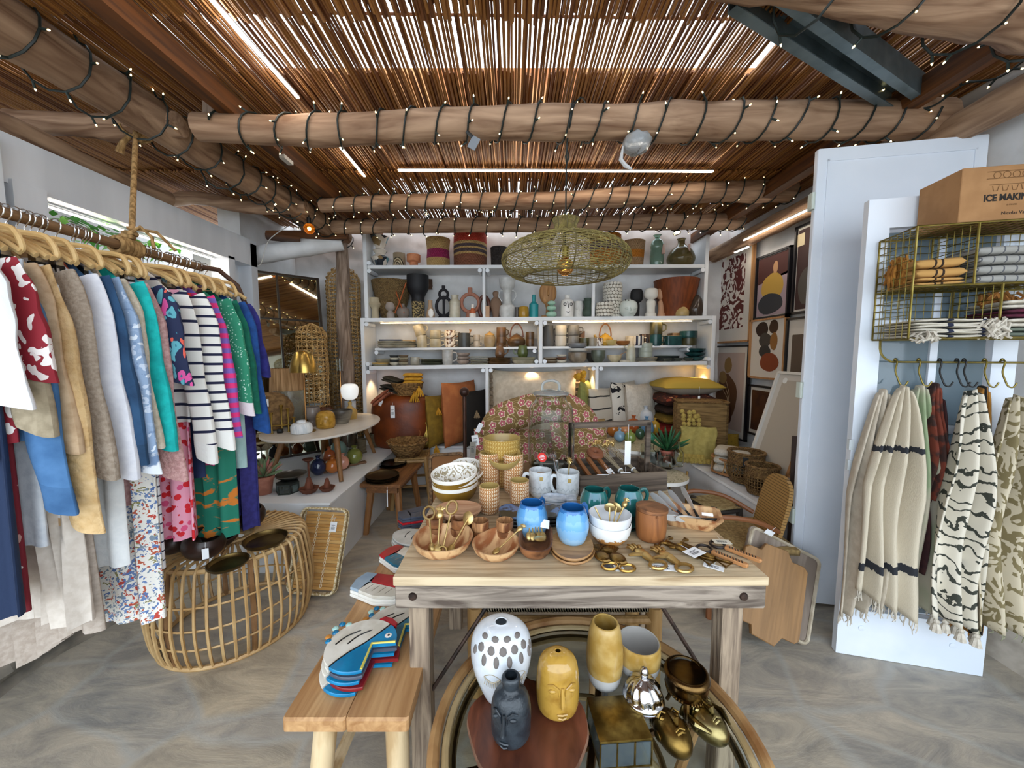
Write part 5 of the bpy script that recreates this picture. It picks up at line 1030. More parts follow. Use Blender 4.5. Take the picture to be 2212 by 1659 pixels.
o = C1(1036, 842, 945, .5, .17, fab('1d1a17'), 'black cushion with beige tassel next to the terracotta one', 4.12, 60, -3); tassel(o, (-.17, -.1, .38), fab('8d7a5f'))
fut = P('d3c5b0', .9, 'c6b7a0', s=20, bu=.2)
a = aty(1155, 803, 4.1); o = cushion((a.x, 4.12, ZB), .98, a.z - ZB + .02, .3, fut, 'large cream tufted futon cushion with ruffled edges in the middle bay', (math.radians(-6), 0, 0), tuft=4)
ruf = P('9d8c78', .9, '83725e', s=30, bu=.4); b = B()
for sx in (-1, 1):
    b.grid(lambda u, v, sx=sx: (sx * (.44 + .09 * v + .02 * math.sin(u * 60)), .03 * math.sin(u * 75) * v, .1 + .72 * u + .015 * math.sin(u * 90)), 90, 4)
b.obj('ruffle', ruf, o, thick=.004)
o = C1(1270, 822, 930, .42, .15, fab('8f9150', '83854a'), 'sage green cushion beside the middle divider', 4.1, 66, -3); b = B()
for i in range(10): b.ball((rnd(-.05, .05), rnd(-.04, .04), rnd(0, .09)), .03, 8)
a = aty(1253, 818, 4.03); b.obj('pompom_garland', P('d0a030', .95, 'bd8c22', s=40, bu=.8), loc=(a.x, 4.05, a.z - .02), L='bundle of yellow pompoms on top of the green cushion', cat='garland')
cot = P('cbc3b4', .9, 'bdb4a3', s=60, bu=.35)
st1 = P('34322f', .9, 'c3baaa', t='s', s=7.5, lo=.12, di=.02, bu=.2)
C1(1313, 838, 950, .5, .17, st1, 'natural linen cushion with dark embroidered stripes, front one of two', 4.02, 40, -6); C1(1332, 836, 950, .5, .17, P('4a4843', .9, 'c0b7a8', t='s', s=6, lo=.1, di=.02), 'natural linen cushion with dark embroidered stripes, rear one of two', 4.14, 40, -6)
C1(1358, 824, 950, .5, .18, P('d5cfc3', .95, '17151a', s=5, lo=.58, hi=.585, di=1.5, bu=.4, bs=50), 'white tufted cushion with a bold black squiggle', 4.1, 42, -6)
o = C1(1392, 828, 950, .52, .2, P('d2cabc', .95, 'c6bdae', s=40, bu=.5), 'plain cream textured cushion with corner tassels', 4.06, 40, -6); tassel(o, (.22, -.06, .46), cot)
pais = P('43231a', .9, t='v', s=17, lo=.4, c2='d9a070', cols=['8c3a24', '5f2a1e', 'a5532c'], di=.1)
zc = ZB + .003
for mat, t, w, px, L in ((fab('8b2118', '761b13'), .13, .6, 1465, 'dark red cushion at the bottom of the cushion stack'), (fab('94261c', '7d1f16'), .12, .58, 1462, 'dark red cushion second from the bottom of the stack'), (fab('8c7028', '7a6122'), .1, .56, 1462, 'olive ochre cushion in the middle of the stack'), (fab('2a1a12', '3a251a'), .1, .58, 1468, 'dark brown fringed cushion under the paisley one'), (pais, .13, .64, 1470, 'brown paisley floral cushion below the yellow one'), (P('b79a3e', .8, t='b', co='Generated', cols=((0, '9d9384'), (.45, 'b79a3e')), ax=1), .16, .66, 1472, 'mustard yellow cushion with grey underside on top of the stack')):
    a = aty(px, 880, 4.08); cushion((a.x, 4.08 + .24, zc + t / 2), w, .5, t * 1.25, mat, L, (math.radians(90), 0, math.radians(rnd(-4, 4)))); zc += t * .98
# ---- daybed with floral cushions
irn = P('4a2f22', .4, c2='33201a', s=10, me=.5)
e = empty('daybed', (.2, 3.05, 0), 'low daybed with brown mattress and dark metal finial post behind the table', 'daybed')
B().box(-.62, .62, -.3, .36, .3, .4, c=.01).obj('frame', wood('7a5a3a', '5d4128', 0), e); B().box(-.58, .6, -.27, .34, .4, .54, c=.04).obj('mattress', fab('8d6038', '7f5430'), e)
for x in (-.62, .62): 
    for y in (-.28, .32): B().box(x - .025, x + .025, y - .025, y + .025, 0, .4).obj('leg', wood('6d4f32', '54391f', 2), e)
pp = aty(1003, 838, 2.72); B().tube([(0, 0, 0), (0, 0, pp.z - .06)], .014, 10).obj('post', irn, e, loc=(pp.x - .2, 2.72 - 3.05, 0)); B().ball((0, 0, 0), .036, 16).obj('finial', irn, e, loc=(pp.x - .2, 2.72 - 3.05, pp.z - .03))
flo = P('7d6238', .85, c2='b5a06a', t='f', s=14, st=(1, 1, 1), cols=['b25c66', 'dccbad'])
def floral_bean(pts, rr, L, y):
    """soft bent cushion; its cover pattern is laid along the cloth so it runs round the roll"""
    P3 = smoothp([tuple(aty(px, py, yy)) for px, py, yy in pts], 8); n = len(P3); rs = [rr * min(1, (math.sin(3.1416 * min(max(i / (n - 1), .03), .97)) * 1.6)) ** .6 for i in range(n)]
    c = V(P3[n // 2]); b = B().tube([V(q) - c for q in P3], rs, 20)
    return b.obj('floral_cushion', [flo], loc=c, L=L, cat='cushion', sm=80)
o = floral_bean([(1040, 935, 2.78), (1085, 905, 2.85), (1160, 882, 2.95), (1225, 884, 2.95), (1262, 920, 2.9), (1275, 975, 2.8)], .125, 'floral bolster cushion with pink blossoms arching behind the glass dispenser', 2.9)
a = aty(1150, 960, 2.95); cushion((a.x, 2.95, .545), .98, .36, .3, flo, 'second floral cushion lying under the arched floral one', (math.radians(-25), 0, 0))
a = aty(1268, 1000, 2.75); cushion((a.x - .02, 2.78, .545), .5, .45, .22, flo, 'floral cushion standing upright at the end of the daybed', (math.radians(-12), 0, math.radians(20)))
p = aty(1040, 915, 2.68); swing_tag((p.x, 2.68, p.z), .035, .07, 20, 'upper white paper label pinned to the floral bolster', ro=(0, .5, .3), ink=0); p = aty(1025, 940, 2.7); swing_tag((p.x, 2.7, p.z), .05, .08, 0, 'lower white paper label pinned to the floral bolster end', ro=(0, -.15, 0)); 
p = aty(1021, 955, 2.68); swing_tag((p.x, 2.68, p.z), .04, .105, 0, 'grey barcode hang tag dangling under the floral bolster', mat=P('8f8a80', .7))
e = empty('wicker_frame', (-.5, 2.86, 0), 'wicker framed tray propped against the daybed end', 'tray', ro=(math.radians(-14), 0, math.radians(14)))
B().tube([(x, 0, y + .38) for x, y in rrect(.28, .62, .04)], .014, 6, closed=True).obj('rim', P('5d4632', .8, c2='8a6c4c', s=50), e); B().box(-.13, .13, .004, .012, .08, .68).obj('panel', P('8d6038', .8), e)

# ================================================================ SIDE TABLES WITH VASES, PLASTER BENCH
terr = P('b5ad94', .4, t='v', s=45, lo=.36, cols=['8a8562', 'd8d2bd', '6f6a48', 'a39b74'], di=.1)
def round_table(x, y, z, r, L):
    e = empty('side_table', (x, y, 0), L, 'side table')
    B().lathe([(0, z - .025), (r, z - .025), (r, z), (0, z)], 44, kf=lambda i: 1 if i == 1 else 0).obj('tabletop', [terr, P('e6e4de', .5)], e)
    for i in range(3): a = 2.1 * i - .15; B().tube([(r * .97 * math.cos(a), r * .97 * math.sin(a), 0), (r * .97 * math.cos(a), r * .97 * math.sin(a), z + .03)], .008, 8).obj('leg', P('9a7a48', .35, me=.9), e)
    B().tube(circ(r * .97, 30, .12), .006, 6, closed=True).obj('ring', P('9a7a48', .35, me=.9), e)
round_table(1.13, 3.28, .7, .3, 'round side table with mosaic top holding the colourful bud vases'); round_table(1.09, 2.66, .62, .195, 'round terrazzo side table with brass rods behind the wooden crate')
budp = [(.4, 0), (.9, .2), (1, .42), (.75, .74), (.25, .84), (.22, .94), (.36, 1)]
def V2(px, py, w, h, c, L, z=.7, prof=budp, r=.12, tr_=0, name='bud_vase', cat='vase'): return pot(px, py, z, w, h, prof, P(c, r, ct=.3) if not tr_ else glass(c), L, cat, name)
for px, py, w, h, c, L in ((1324, 943, 24, 32, 'b5702f', 'amber orange round bud vase'), (1338, 954, 24, 27, '7d9fb8', 'sky blue round bud vase in the front row'), (1350, 940, 22, 24, 'c98f63', 'peach round bud vase'), (1361, 957, 24, 28, '7d8f45', 'apple green round bud vase in the front row'), (1368, 938, 30, 40, 'a3501f', 'bigger rust orange bud vase with brown neck'), (1382, 948, 20, 26, '31543f', 'dark green round bud vase'), (1396, 942, 30, 42, '5d86a8', 'steel blue round bud vase'), (1394, 925, 34, 48, 'c3c9d0', 'large pale grey bud vase at the back'), (1404, 955, 20, 22, '3f9a86', 'mint green small bud vase in the front row'), (1414, 938, 22, 34, 'a8842a', 'mustard round bud vase at the end'), (1373, 925, 20, 30, '8d7a2c', 'olive yellow bud vase at the back')): V2(px, py, w, h, c, L)
succulent(atz(1447, 1003, .62) + V((0, .06, .001)), .05, .1, 'b9705f', '1f4a2c', 'dark green spiky cactus plant in a pink pot', 22, .2, '2f6a3c')
V2(1442, 1012, 34, 30, 'f2f8f4', 'round ribbed clear glass vase on the terrazzo table', .62, [(.5, 0), (.95, .25), (1, .5), (.7, .8), (.25, .9), (.35, 1)], .03, 1, 'glass_vase'); V2(1464, 1007, 22, 52, 'f2f8f4', 'tall clear glass apothecary bottle on the terrazzo table', .62, bottle, .03, 1, 'glass_bottle', 'bottle')
V2(1408, 1004, 24, 44, 'f2f8f4', 'clear glass bottle behind the white hang tag', .62, bottle, .03, 1, 'glass_bottle', 'bottle'); V2(1392, 1000, 20, 40, 'f2f8f4', 'clear glass jar on the terrazzo table near the crate handle', .62, jar, .03, 1, 'glass_jar', 'jar'); V2(1424, 996, 16, 36, 'f2f8f4', 'thin clear glass bud vase beside the cactus', .62, budp, .03, 1, 'glass_vase')
# plaster bench goods
o = B().box(-.23, .23, -.12, .12, 0, .54, c=.03).obj('seagrass_hamper', P('93764a', .9, c2='6a5330', s=26, st=(.25, 1, 2.2), bu=1, lo=.35, hi=.65), loc=(1.86, 3.62, ZB + .002), rz=-12, L='rectangular woven seagrass hamper on the plastered bench', cat='basket'); B().tube([(x, y, .54) for x, y in rrect(.45, .23, .03)], .011, 6, closed=True).obj('rim', seagr2, o)
p = aty(1510, 860, 3.45); swing_tag((p.x, 3.45, p.z + .02), .02, .025, 0, 'small round white tag hanging beside the seagrass hamper', ink=0, string=.09)
lime = P('b5a560', .95, 'a89955', s=30, bu=.3)
p = atz(1505, 1000, ZB); o = B().grid(lambda u, v: ((v - .5) * .30 + .01 * math.sin(u * 9), -.02 - .05 * math.sin(min(1, u * 1.3) * 1.6) + .012 * math.sin(v * 14 + u * 3), .30 - .3 * u + .0), 20, 16).obj('pompom_throw', lime, loc=(p.x + .02, p.y + .05, ZB + .03), rz=-14, L='lime green throw with pompom edge draped on the plastered bench', cat='throw', thick=.02, sm=70)
pom = P('bda659', .95, 'ab954c', s=60, bu=.9)
for i in range(16): B().ball((0, 0, 0), .027, 8).obj('pompom', pom, o, loc=(-.17 + .036 * (i % 10) + (.018 if i > 9 else 0), -.09 - .01 * (i % 2), .0 + (.035 if i > 9 else 0)))
for i in range(15): B().ball((0, 0, 0), .022, 8).obj('pompom', pom, o, loc=(-.13 + .045 * (i % 4) + rnd(-.01, .01), -.03 + rnd(-.03, .02), .33 + .036 * (i // 4)))
p = atz(1563, 975, ZB); cushion((p.x, p.y, ZB), .3, .2, .14, P('8f7420', .9, t='v', s=60, lo=.28, cols=['6d5512', '7a6018']), 'mustard dotted small cushion behind the towels', (math.radians(-30), 0, math.radians(-20)))
p = atz(1556, 1022, ZB); e = empty('oval_basket', (1.93, 3.02, ZB + .002), 'oval open cane basket filled with folded towels', 'basket', rz=-28)
for z in (.012, .13): B().tube(circ(.23, 36, z, ry=.17), .011, 7, closed=True).obj('rim', P('a9774c', .5), e)
b = B()
for i in range(30): a = 6.283 * i / 30; a2 = a + (.16 if i % 2 else -.16); b.tube([(.23 * math.cos(a), .17 * math.sin(a), .012), (.23 * math.cos(a2), .17 * math.sin(a2), .13)], .005, 5)
b.obj('canes', P('b98f5a', .5), e); B().prism([(q[0], q[1]) for q in circ(.22, 30, ry=.16)], .003, .014).obj('bottom', P('a9774c', .6), e)
twl = P('c6bfb2', .95, 'b7b0a2', s=60, bu=.5); twn = P('1a1c26', .95, 'c9c3b7', t='s', ax=1, s=5, lo=.16)
folded((1.85, 3.04, ZB + .02), .24, .26, .2, 3, twl, 'greige folded towel pile in the oval cane basket', 55); folded((1.98, 2.98, ZB + .03), .26, .28, .14, 2, twn, 'cream folded towels with black trim in the oval cane basket', 35); folded((2.06, 3.06, ZB + .05), .22, .22, .13, 2, twl, 'cream towel at the end of the oval cane basket', -20)
def netpot(px, py, w, h, L):
    p = atz(px, py, ZB); s = mpp(p); R_, H = w * s / 2, h * s; p.y += R_ * .7; e = empty('seagrass_pot', (p.x + .03, p.y, ZB + .002), L, 'basket'); m = seagr2
    B().lathe([(1e-5, 0), (R_ * .8, 0), (R_ * .9, H * .18), (R_ * .88, H * .18), (R_ * .76, .01), (1e-5, .01)], 30).obj('base', m, e); B().lathe([(R_ * .97, H * .62), (R_ * .96, H), (R_ * .9, H), (R_ * .92, H * .62)], 30).obj('collar', m, e)
    B().tube(circ(R_ * .95, 34, H), .011, 6, closed=True).obj('rim', m, e); b = B()
    for k in range(4): b.tube(circ(R_ * (.91 + .015 * k), 30, H * (.22 + .11 * k)), .004, 5, closed=True)
    for i in range(34): a = 6.283 * i / 34; b.tube([(R_ * .89 * math.cos(a), R_ * .89 * math.sin(a), H * .17), (R_ * .96 * math.cos(a), R_ * .96 * math.sin(a), H * .63)], .0045, 5)
    b.obj('open_weave', m, e); return e, R_, H
e, R_, H = netpot(1617, 1048, 74, 66, 'larger open weave seagrass pot with black label'); B().box(-.018, .018, -.001, .001, -.07, 0).box(-.008, .008, -.002, -.001, -.058, -.045, 1).tube([(-.003, -.0015, -.045), (.004, -.0015, -.03)], .003, 4, 1).obj('label', [blackp, tagm], e, loc=(-R_ * .55, -R_ * .82, H * .93), rz=-35)
netpot(1650, 1074, 66, 62, 'smaller open weave seagrass pot nearest the white panel')
# ---- rattan armchair and rope seat
e = empty('cane_armchair', (1.36, 2.16, 0), 'cane armchair seen side-on with rounded slatted back and rope seat', 'chair', rz=-90 - 6)
cw = P('8f6c3c', .5, c2='6f5028', s=12); cpanel = P('5d421f', .6, 'a07b45', t='s', ax=2, s=62, lo=.22)
B().prism([(x, y) for x, y in smoothp([(-.12, 0), (-.13, .25), (-.125, .42), (-.09, .5), (0, .53), (.09, .5), (.125, .42), (.13, .25), (.12, 0)], 3)], -.012, .012, M=rot(90)).obj('back_panel', cpanel, e, loc=(0, .13, .27), ro=(math.radians(-12), 0, 0))
for sx in (-1, 1): B().tube(smoothp([(sx * .13, .16, .5), (sx * .19, .0, .58), (sx * .2, -.18, .6), (sx * .2, -.24, .57)], 4), .014, 8).obj('arm', P('7d4d2c', .5), e)
for sx in (-1, 1):
    for y in (-.22, .18): B().tube([(sx * .17, y, .4), (sx * .19, y, 0)], .016, 8).obj('leg', P('7d4d2c', .5), e)
B().grid(lambda u, v: ((u - .5) * .42, (v - .5) * .46, .42 - .012 * math.sin(u * 3.14) * math.sin(v * 3.14) + .003 * math.sin((u if abs(u - .5) > abs(v - .5) else v) * 170)), 40, 40).obj('rope_seat', P('9a8255', .9, c2='7d6740', s=50, bu=.6), e, thick=.03)
bamboo_stool((1.44, 2.54, 0), .2, .47, 12, 'low stool with a coarse rope seat beside the terrazzo table', .03, P('3f3a36', .6), P('a89468', .9, c2='8a754c', s=40, bu=.7))
# ================================================================ FRAMED PRINTS
XW = 2.44
mount = P('cdc8c0', .6); oak = wood('b98a5c', '9a6d42', 2, 9, .5); blk = P('141217', .4)
def framed(TL, BR, fr, art, L, depth=.03, fw=.018, X=XW, mt=mount, mb=.06, name='framed_print'):
    a = atx(TL[0], TL[1], X); c = atx(BR[0], BR[1], X); y0, y1 = c.y, a.y; z0, z1 = c.z, a.z; w_, h_ = y1 - y0, z1 - z0
    e = empty(name, (X, (y0 + y1) / 2, z0), L, 'picture', rz=-90)      # local x runs along the wall, -y faces the room
    for n_, (q0, q1, r0, r1) in enumerate(((-w_ / 2, w_ / 2, 0, fw), (-w_ / 2, w_ / 2, h_ - fw, h_), (-w_ / 2, -w_ / 2 + fw, 0, h_), (w_ / 2 - fw, w_ / 2, 0, h_))): B().box(q0, q1, -depth, .004, r0, r1).obj('frame_bar', fr, e)
    B().box(-w_ / 2 + fw, w_ / 2 - fw, -.012, 0, fw, h_ - fw).obj('mount', mt, e)
    art(e, w_, h_); return e
def patch(e, poly, c, k, nm='artwork', mat=None): B().prism(poly, 0, .0012, M=tr(0, -.0125 - .0006 * k, 0) @ rot(90)).obj(nm, mat or P(c, .7), e, sm=20)
def blob(cx, cy, rx, ry, n=22, s=0, k=.12): return [(cx + rx * (1 + k * nv(math.cos(6.283 * i / n) * 1.3, math.sin(6.283 * i / n) * 1.3, s)) * math.cos(6.283 * i / n), cy + ry * (1 + k * nv(math.cos(6.283 * i / n) * 1.3, math.sin(6.283 * i / n) * 1.3, s)) * math.sin(6.283 * i / n)) for i in range(n)]
wavy = P('5a2420', .8, 'd6cec6', s=5.5, lo=.5, hi=.51, di=3.5, de=1)
def a1(e, w, h): patch(e, [(x, y + h * .5) for x, y in rrect(w * .62, h * .72, .02)], '', 1, mat=wavy); patch(e, [(-.09 + x, h * .9 + y) for x, y in rrect(.07, .09, .004)], 'c9bfa4', 3, 'label')
framed((1549, 545), (1623, 738), oak, a1, 'tall oak framed print of swirling maroon and cream shapes')
def a2(e, w, h):
    patch(e, [(-w * .45, h * .55), (w * .45, h * .62), (w * .45, h * .96), (-w * .45, h * .96)], '4a2622', 1); patch(e, [(-w * .45, h * .04), (w * .45, h * .04), (w * .45, h * .66), (-w * .45, h * .55)], '9d8a92', 1)
    patch(e, blob(.0, h * .47, w * .33, h * .22, s=3), 'b5913f', 2); patch(e, blob(-.02, h * .22, w * .38, h * .16, s=8), '2f3136', 3); patch(e, blob(w * .08, h * .76, w * .07, h * .09), 'b58a63', 3)
framed((1640, 558), (1706, 681), blk, a2, 'black framed print with yellow and charcoal shapes on mauve', mb=0)
def a3(e, w, h): patch(e, [(x, y + h * .5) for x, y in rrect(w * .8, h * .9, .01)], '3a2422', 1); patch(e, blob(0, h * .3, w * .3, h * .2), '4f4a44', 2); patch(e, [(w * -.3 + x, h * .84 + y) for x, y in rrect(.08, .1, .004)], 'cdbf9c', 3, 'label')
framed((1725, 492), (1770, 672), blk, a3, 'black framed dark print partly hidden by the white panel')
def a4(e, w, h):
    patch(e, [(x, y + h * .5) for x, y in rrect(w * .8, h * .84, .004)], 'b09c92', 1); patch(e, blob(w * .0, h * .42, w * .26, h * .26, s=2), '5d3a20', 2); patch(e, blob(w * .02, h * .78, w * .09, h * .09, s=4), '8a6a3c', 3); patch(e, blob(-w * .1, h * .64, w * .1, h * .07, s=5), '8a6a3c', 3); patch(e, blob(w * .04, h * .24, w * .12, h * .13, s=7), '4a2412', 3)
    for i in range(3): B().tube([(-.06 + .03 * i, -.017, h * .5 + .05 * i), (.03 + .02 * i, -.017, h * .42 + .02 * i), (.05, -.017, h * .3)], .002, 4).obj('drawn_line', P('b59a78', .7), e)
framed((1536, 748), (1613, 955), blk, a4, 'large black framed print of a brown abstract sitting shape')
def a5(e, w, h):
    for k, (x, y, rx, ry, c) in enumerate(((-.16, .82, .18, .12, '2b1a12'), (.16, .85, .12, .11, '3a2412'), (-.06, .64, .17, .12, '3f3a35'), (.18, .62, .1, .14, '8a5f2c'), (-.06, .46, .16, .1, '33302e'), (.08, .28, .26, .15, '7d3a1c'))): patch(e, blob(x * w, y * h, rx * w, ry * h, s=k), c, 1 + k * .3)
framed((1626, 692), (1697, 823), oak, a5, 'oak framed print of stacked brown and grey pebble shapes')
def a6(e, w, h): patch(e, [(x, y + h * .45) for x, y in rrect(w * .5, h * .6, .01)], '5a4c40', 1)
framed((1706, 688), (1745, 836), blk, a6, 'black framed print with a grey brown block beside the white panel')
def a7(e, w, h): patch(e, [(x, y + h * .5) for x, y in rrect(w * .8, h * .8, .005)], '', 1, mat=P('3c1e0e', .7, '54300f', s=4)); patch(e, blob(0, h * .68, w * .12, h * .14), '4a2a16', 2)
framed((1623, 830), (1680, 955), blk, a7, 'black framed dark brown print at the bottom of the wall')
def leaning(TL, TR, BL, fr, art, L):
    e = empty('framed_print', TL, L, 'picture'); u = V(TR) - V(TL); d = V(BL) - V(TL); w_, h_ = u.length, d.length; u.normalize(); z = (-d).normalized(); y = z.cross(u).normalized(); z = u.cross(y)
    M = Matrix((u, y, z)).transposed().to_4x4(); e.location = V(BL) + u * w_ / 2; e.rotation_euler = M.to_euler()
    for q0, q1, r0, r1 in ((-w_ / 2, w_ / 2, 0, .02), (-w_ / 2, w_ / 2, h_ - .02, h_), (-w_ / 2, -w_ / 2 + .02, 0, h_), (w_ / 2 - .02, w_ / 2, 0, h_)): B().box(q0, q1, -.03, .004, r0, r1).obj('frame_bar', fr, e)
    B().box(-w_ / 2 + .02, w_ / 2 - .02, -.012, 0, .02, h_ - .02).obj('mount', mount, e); art(e, w_, h_)
def a8(e, w, h): patch(e, [(x, y + h * .5) for x, y in rrect(w * .7, h * .85, .005)], 'b3aa9c', 1); patch(e, [(-w * .3 + x, h * .92 + y) for x, y in rrect(.05, .045, .02)], 'e9e9e6', 2, 'label')
def a9(e, w, h): 
    patch(e, [(x, y + h * .5) for x, y in rrect(w * .75, h * .85, .005)], 'bcb6b0', 1); B().tube([(.1 * math.sin(i * .7) * w, -.016, h * (.35 + .03 * i)) for i in range(10)], .002, 4).obj('drawn_line', P('6d6660', .7), e)
leaning((2.16, 2.98, 1.36), (2.12, 2.45, 1.36), (1.93, 2.98, ZB + .01), P('dad8d2', .5), a8, 'white framed print leaning on the plastered bench in front of the others'); leaning((2.22, 2.74, 1.36), (2.16, 2.2, 1.36), (1.97, 2.74, ZB + .01), oak, a9, 'oak framed line drawing leaning beside the white framed one'); leaning((2.02, 2.5, .98), (2.02, 2.3, .98), (1.92, 2.5, ZB + .15), oak, a9, 'small oak frame standing before the leaning prints')
e = empty('ladder_rack', (1.86, 2.22, 0), 'dark brown wooden rack with small pegs beside the white panel', 'rack', ro=(math.radians(-5), 0, math.radians(-30)))
B().box(-.11, .11, -.012, .012, .0, .98).obj('board', wood('453026', '32221a', 2), e)
for z in (.3, .52, .74): B().box(-.06, .06, -.06, -.012, z, z + .02, c=.004).obj('peg', wood('4f372a', '3a271d', 0), e)

# ================================================================ WHITE PANEL AND DOOR
a, b_ = atz(1705, 1303, 0), V((2.44, 1.98, 0)); d = b_ - a; rz = math.degrees(math.atan2(d.y, d.x)); W = d.length; Hh = 2.62
e = empty('tall_cupboard', a, 'tall plain white cupboard door panel standing open behind the glazed door', 'panel', rz=rz)
pw = P('e4e9f1', .4, c2='dbe2ec', s=2)
B().box(0, W, 0, .03, .02, Hh, c=.004).obj('board', pw, e)
for x0, x1, z0, z1 in ((.05, .06, .08, Hh - .06), (W - .06, W - .05, .08, Hh - .06), (.05, W - .05, Hh - .07, Hh - .06)): B().box(x0, x1, -.005, .0, z0, z1).obj('bead', pw, e)
for z in (.5, 1.25, 2.3): B().box(-.02, .0, -.004, .03, z, z + .09).tube([(-.012, -.006, z), (-.012, -.006, z + .09)], .008, 8).obj('hinge', P('c9d2c8', .4), e)
a, b_ = atz(1805, 1410, 0), atz(2122, 1462, 0); d = b_ - a; DRZ = math.degrees(math.atan2(d.y, d.x)); W = d.length; DH = 2.2
door = empty('door_1', a + V((0, 0, .002)), rz=DRZ); door['kind'] = 'structure'
dw = P('e6ecf5', .45, c2='dae3ee', s=3, bu=.05, bs=40); b = B(); st_, bt, tp = .085, .24, .13
b.box(0, st_, 0, .035, .0, DH).box(W - st_, W, 0, .035, 0, DH).box(st_, W - st_, 0, .035, 0, bt).box(st_, W - st_, 0, .035, DH - tp, DH).box(W / 2 - .014, W / 2 + .014, .004, .031, bt, DH - tp)
rows = 4; rh = (DH - tp - bt) / rows
for i in range(1, rows): b.box(st_, W - st_, .003, .032, bt + i * rh - (.045 if i == 3 else .02), bt + i * rh + (.045 if i == 3 else .02))
b.obj('door_leaf', dw, door, sm=20)
for i in range(rows):
    for j in range(2): B().box(st_ + .004 + j * (W / 2 - st_), st_ + j * (W / 2 - st_) + W / 2 - st_ - .016, .014, .019, bt + i * rh + .02, bt + (i + 1) * rh - .02).obj('pane', P('8496a0', .05, tr=.5), door)
for x, z in ((.1, .15), (W - .12, .13)): B().lathe([(0, 0), (.014, .0), (.014, .004), (0, .006)], 12, M=tr(x, 0, z) @ rot(90)).obj('screw_cap', dw, door)
for z in (.94, 1.04): B().box(-.012, .006, -.008, .008, z, z + .05).obj('latch', P('cfd8dd', .4), door)
def dl(x, y, z): return door.matrix_world @ V((x, y, z)) if False else V((a.x, a.y, 0)) + Matrix.Rotation(math.radians(DRZ), 3, 'Z') @ V((x, y, z))
# ---- wire shelf
wire = P('8f7f45', .4, c2='75672f', s=20, me=.85)
SX0, SX1, SY0, SY1, SZ0, SZM, SZ1 = .045, .72, -.22, -.012, 1.565, 1.775, 2.01
e = empty('wire_shelf', dl(0, 0, 0), 'brass wire mesh wall shelf with four compartments hung on the white door', 'shelf', rz=DRZ)
b = B(); t = .0042
for z in (SZ0, SZM, SZ1):
    b.tube([(SX0, SY1, z), (SX0, SY0, z), (SX1, SY0, z), (SX1, SY1, z)], t, 6, closed=True)
for x, z0, z1 in ((SX0, SZ0, SZ1), (SX1, SZ0, SZ1), (SX0 + .195, SZM, SZ1), (SX0 + .285, SZ0, SZM)): b.tube([(x, SY0, z0), (x, SY0, z1)], t, 6).tube([(x, SY1, z0), (x, SY1, z1)], t, 6)
b.obj('frame_rods', wire, e); b = B(); q = .0016; st = .031
def mesh(p0, u, v, nu, nv_):
    p0, u, v = V(p0), V(u), V(v)
    for i in range(nu + 1): b.tube([p0 + u * (i / nu), p0 + u * (i / nu) + v], q, 4)
    for j in range(nv_ + 1): b.tube([p0 + v * (j / nv_), p0 + v * (j / nv_) + u], q, 4)
hh = SZ1 - SZ0; dd = SY1 - SY0; ww = SX1 - SX0
mesh((SX0, SY0, SZ0), (0, dd, 0), (0, 0, hh), 6, 14); mesh((SX1, SY0, SZ0), (0, dd, 0), (0, 0, hh), 6, 14); mesh((SX0, SY1, SZ0), (ww, 0, 0), (0, 0, hh), 22, 14)
for z in (SZ0, SZM, SZ1): mesh((SX0, SY0, z), (ww, 0, 0), (0, dd, 0), 22, 6)
mesh((SX0 + .195, SY0, SZM), (0, dd, 0), (0, 0, SZ1 - SZM), 6, 8); mesh((SX0 + .285, SY0, SZ0), (0, dd, 0), (0, 0, SZM - SZ0), 6, 7)
b.obj('wire_mesh', wire, e, sm=0)
B().tube(smoothp([(SX0 + .02, -.03, SZ0), (SX0 + .02, -.04, SZ0 - .06), (SX0 + .05, -.05, SZ0 - .095), (SX0 + .12, -.05, SZ0 - .1), (SX1, -.05, SZ0 - .1)], 3), .0045, 8).obj('hook_rail', wire, e)
ytow = P('b98e52', .9, t='b', co='Generated', ax=0, cols=((0, 'b98e52'), (.36, '2e2016'), (.41, 'b98e52'), (.5, '2e2016'), (.55, 'b98e52')), di=.02)
chk = P('5d5e63', .95, '9a9994', t='s', ax=0, s=26, lo=.12); crm = P('cfc8bb', .95, 'c0b8aa', s=50, bu=.4)
crmn = P('cfc9bc', .95, t='b', co='Generated', ax=0, cols=((0, 'cfc9bc'), (.42, '262c44'), (.5, 'cfc9bc'), (.85, '2c3350'), (.9, 'cfc9bc')), di=.03)
for i, (h, L) in enumerate(((.03, 'lowest'), (.038, 'middle'), (.04, 'topmost'))): folded(dl(SX0 + .1, -.12, SZM + .004 + [0, .031, .07][i]), .155 + .01 * (i == 1), .18, h, 1 + (i == 0), ytow, L + ' ochre towel with dark stripes in the upper wire compartment', DRZ + rnd(-3, 3))
for i in range(4): folded(dl(SX0 + .33, -.12, SZM + .004 + i * .037), .24, .18, .036, 1, chk, ['lowest', 'second', 'third', 'topmost'][i] + ' grey checked blanket in the wide upper wire compartment', DRZ + rnd(-3, 3), cat='blanket', name='folded_blanket')
for i in range(3): folded(dl(SX0 + .14, -.13, SZ0 + .004 + i * .024), .25, .2, .024, 2, crmn, ['lowest', 'middle', 'topmost'][i] + ' cream towel with navy bands in the lower wire compartment', DRZ + rnd(-4, 4))
for i, (m, L) in enumerate(((P('6a7266', .95), 'grey green throw at the bottom of the lower end compartment'), (crm, 'cream fringed throw in the lower end compartment'), (fab('5a1c33', '4a152a'), 'burgundy throw in the lower end compartment'), (crm, 'second cream throw near the top of the lower end compartment'))): folded(dl(SX0 + .4, -.12, SZ0 + .004 + i * .036), .18, .18, .034, 2, m, L, DRZ + rnd(-4, 4), cat='throw', name='folded_throw')
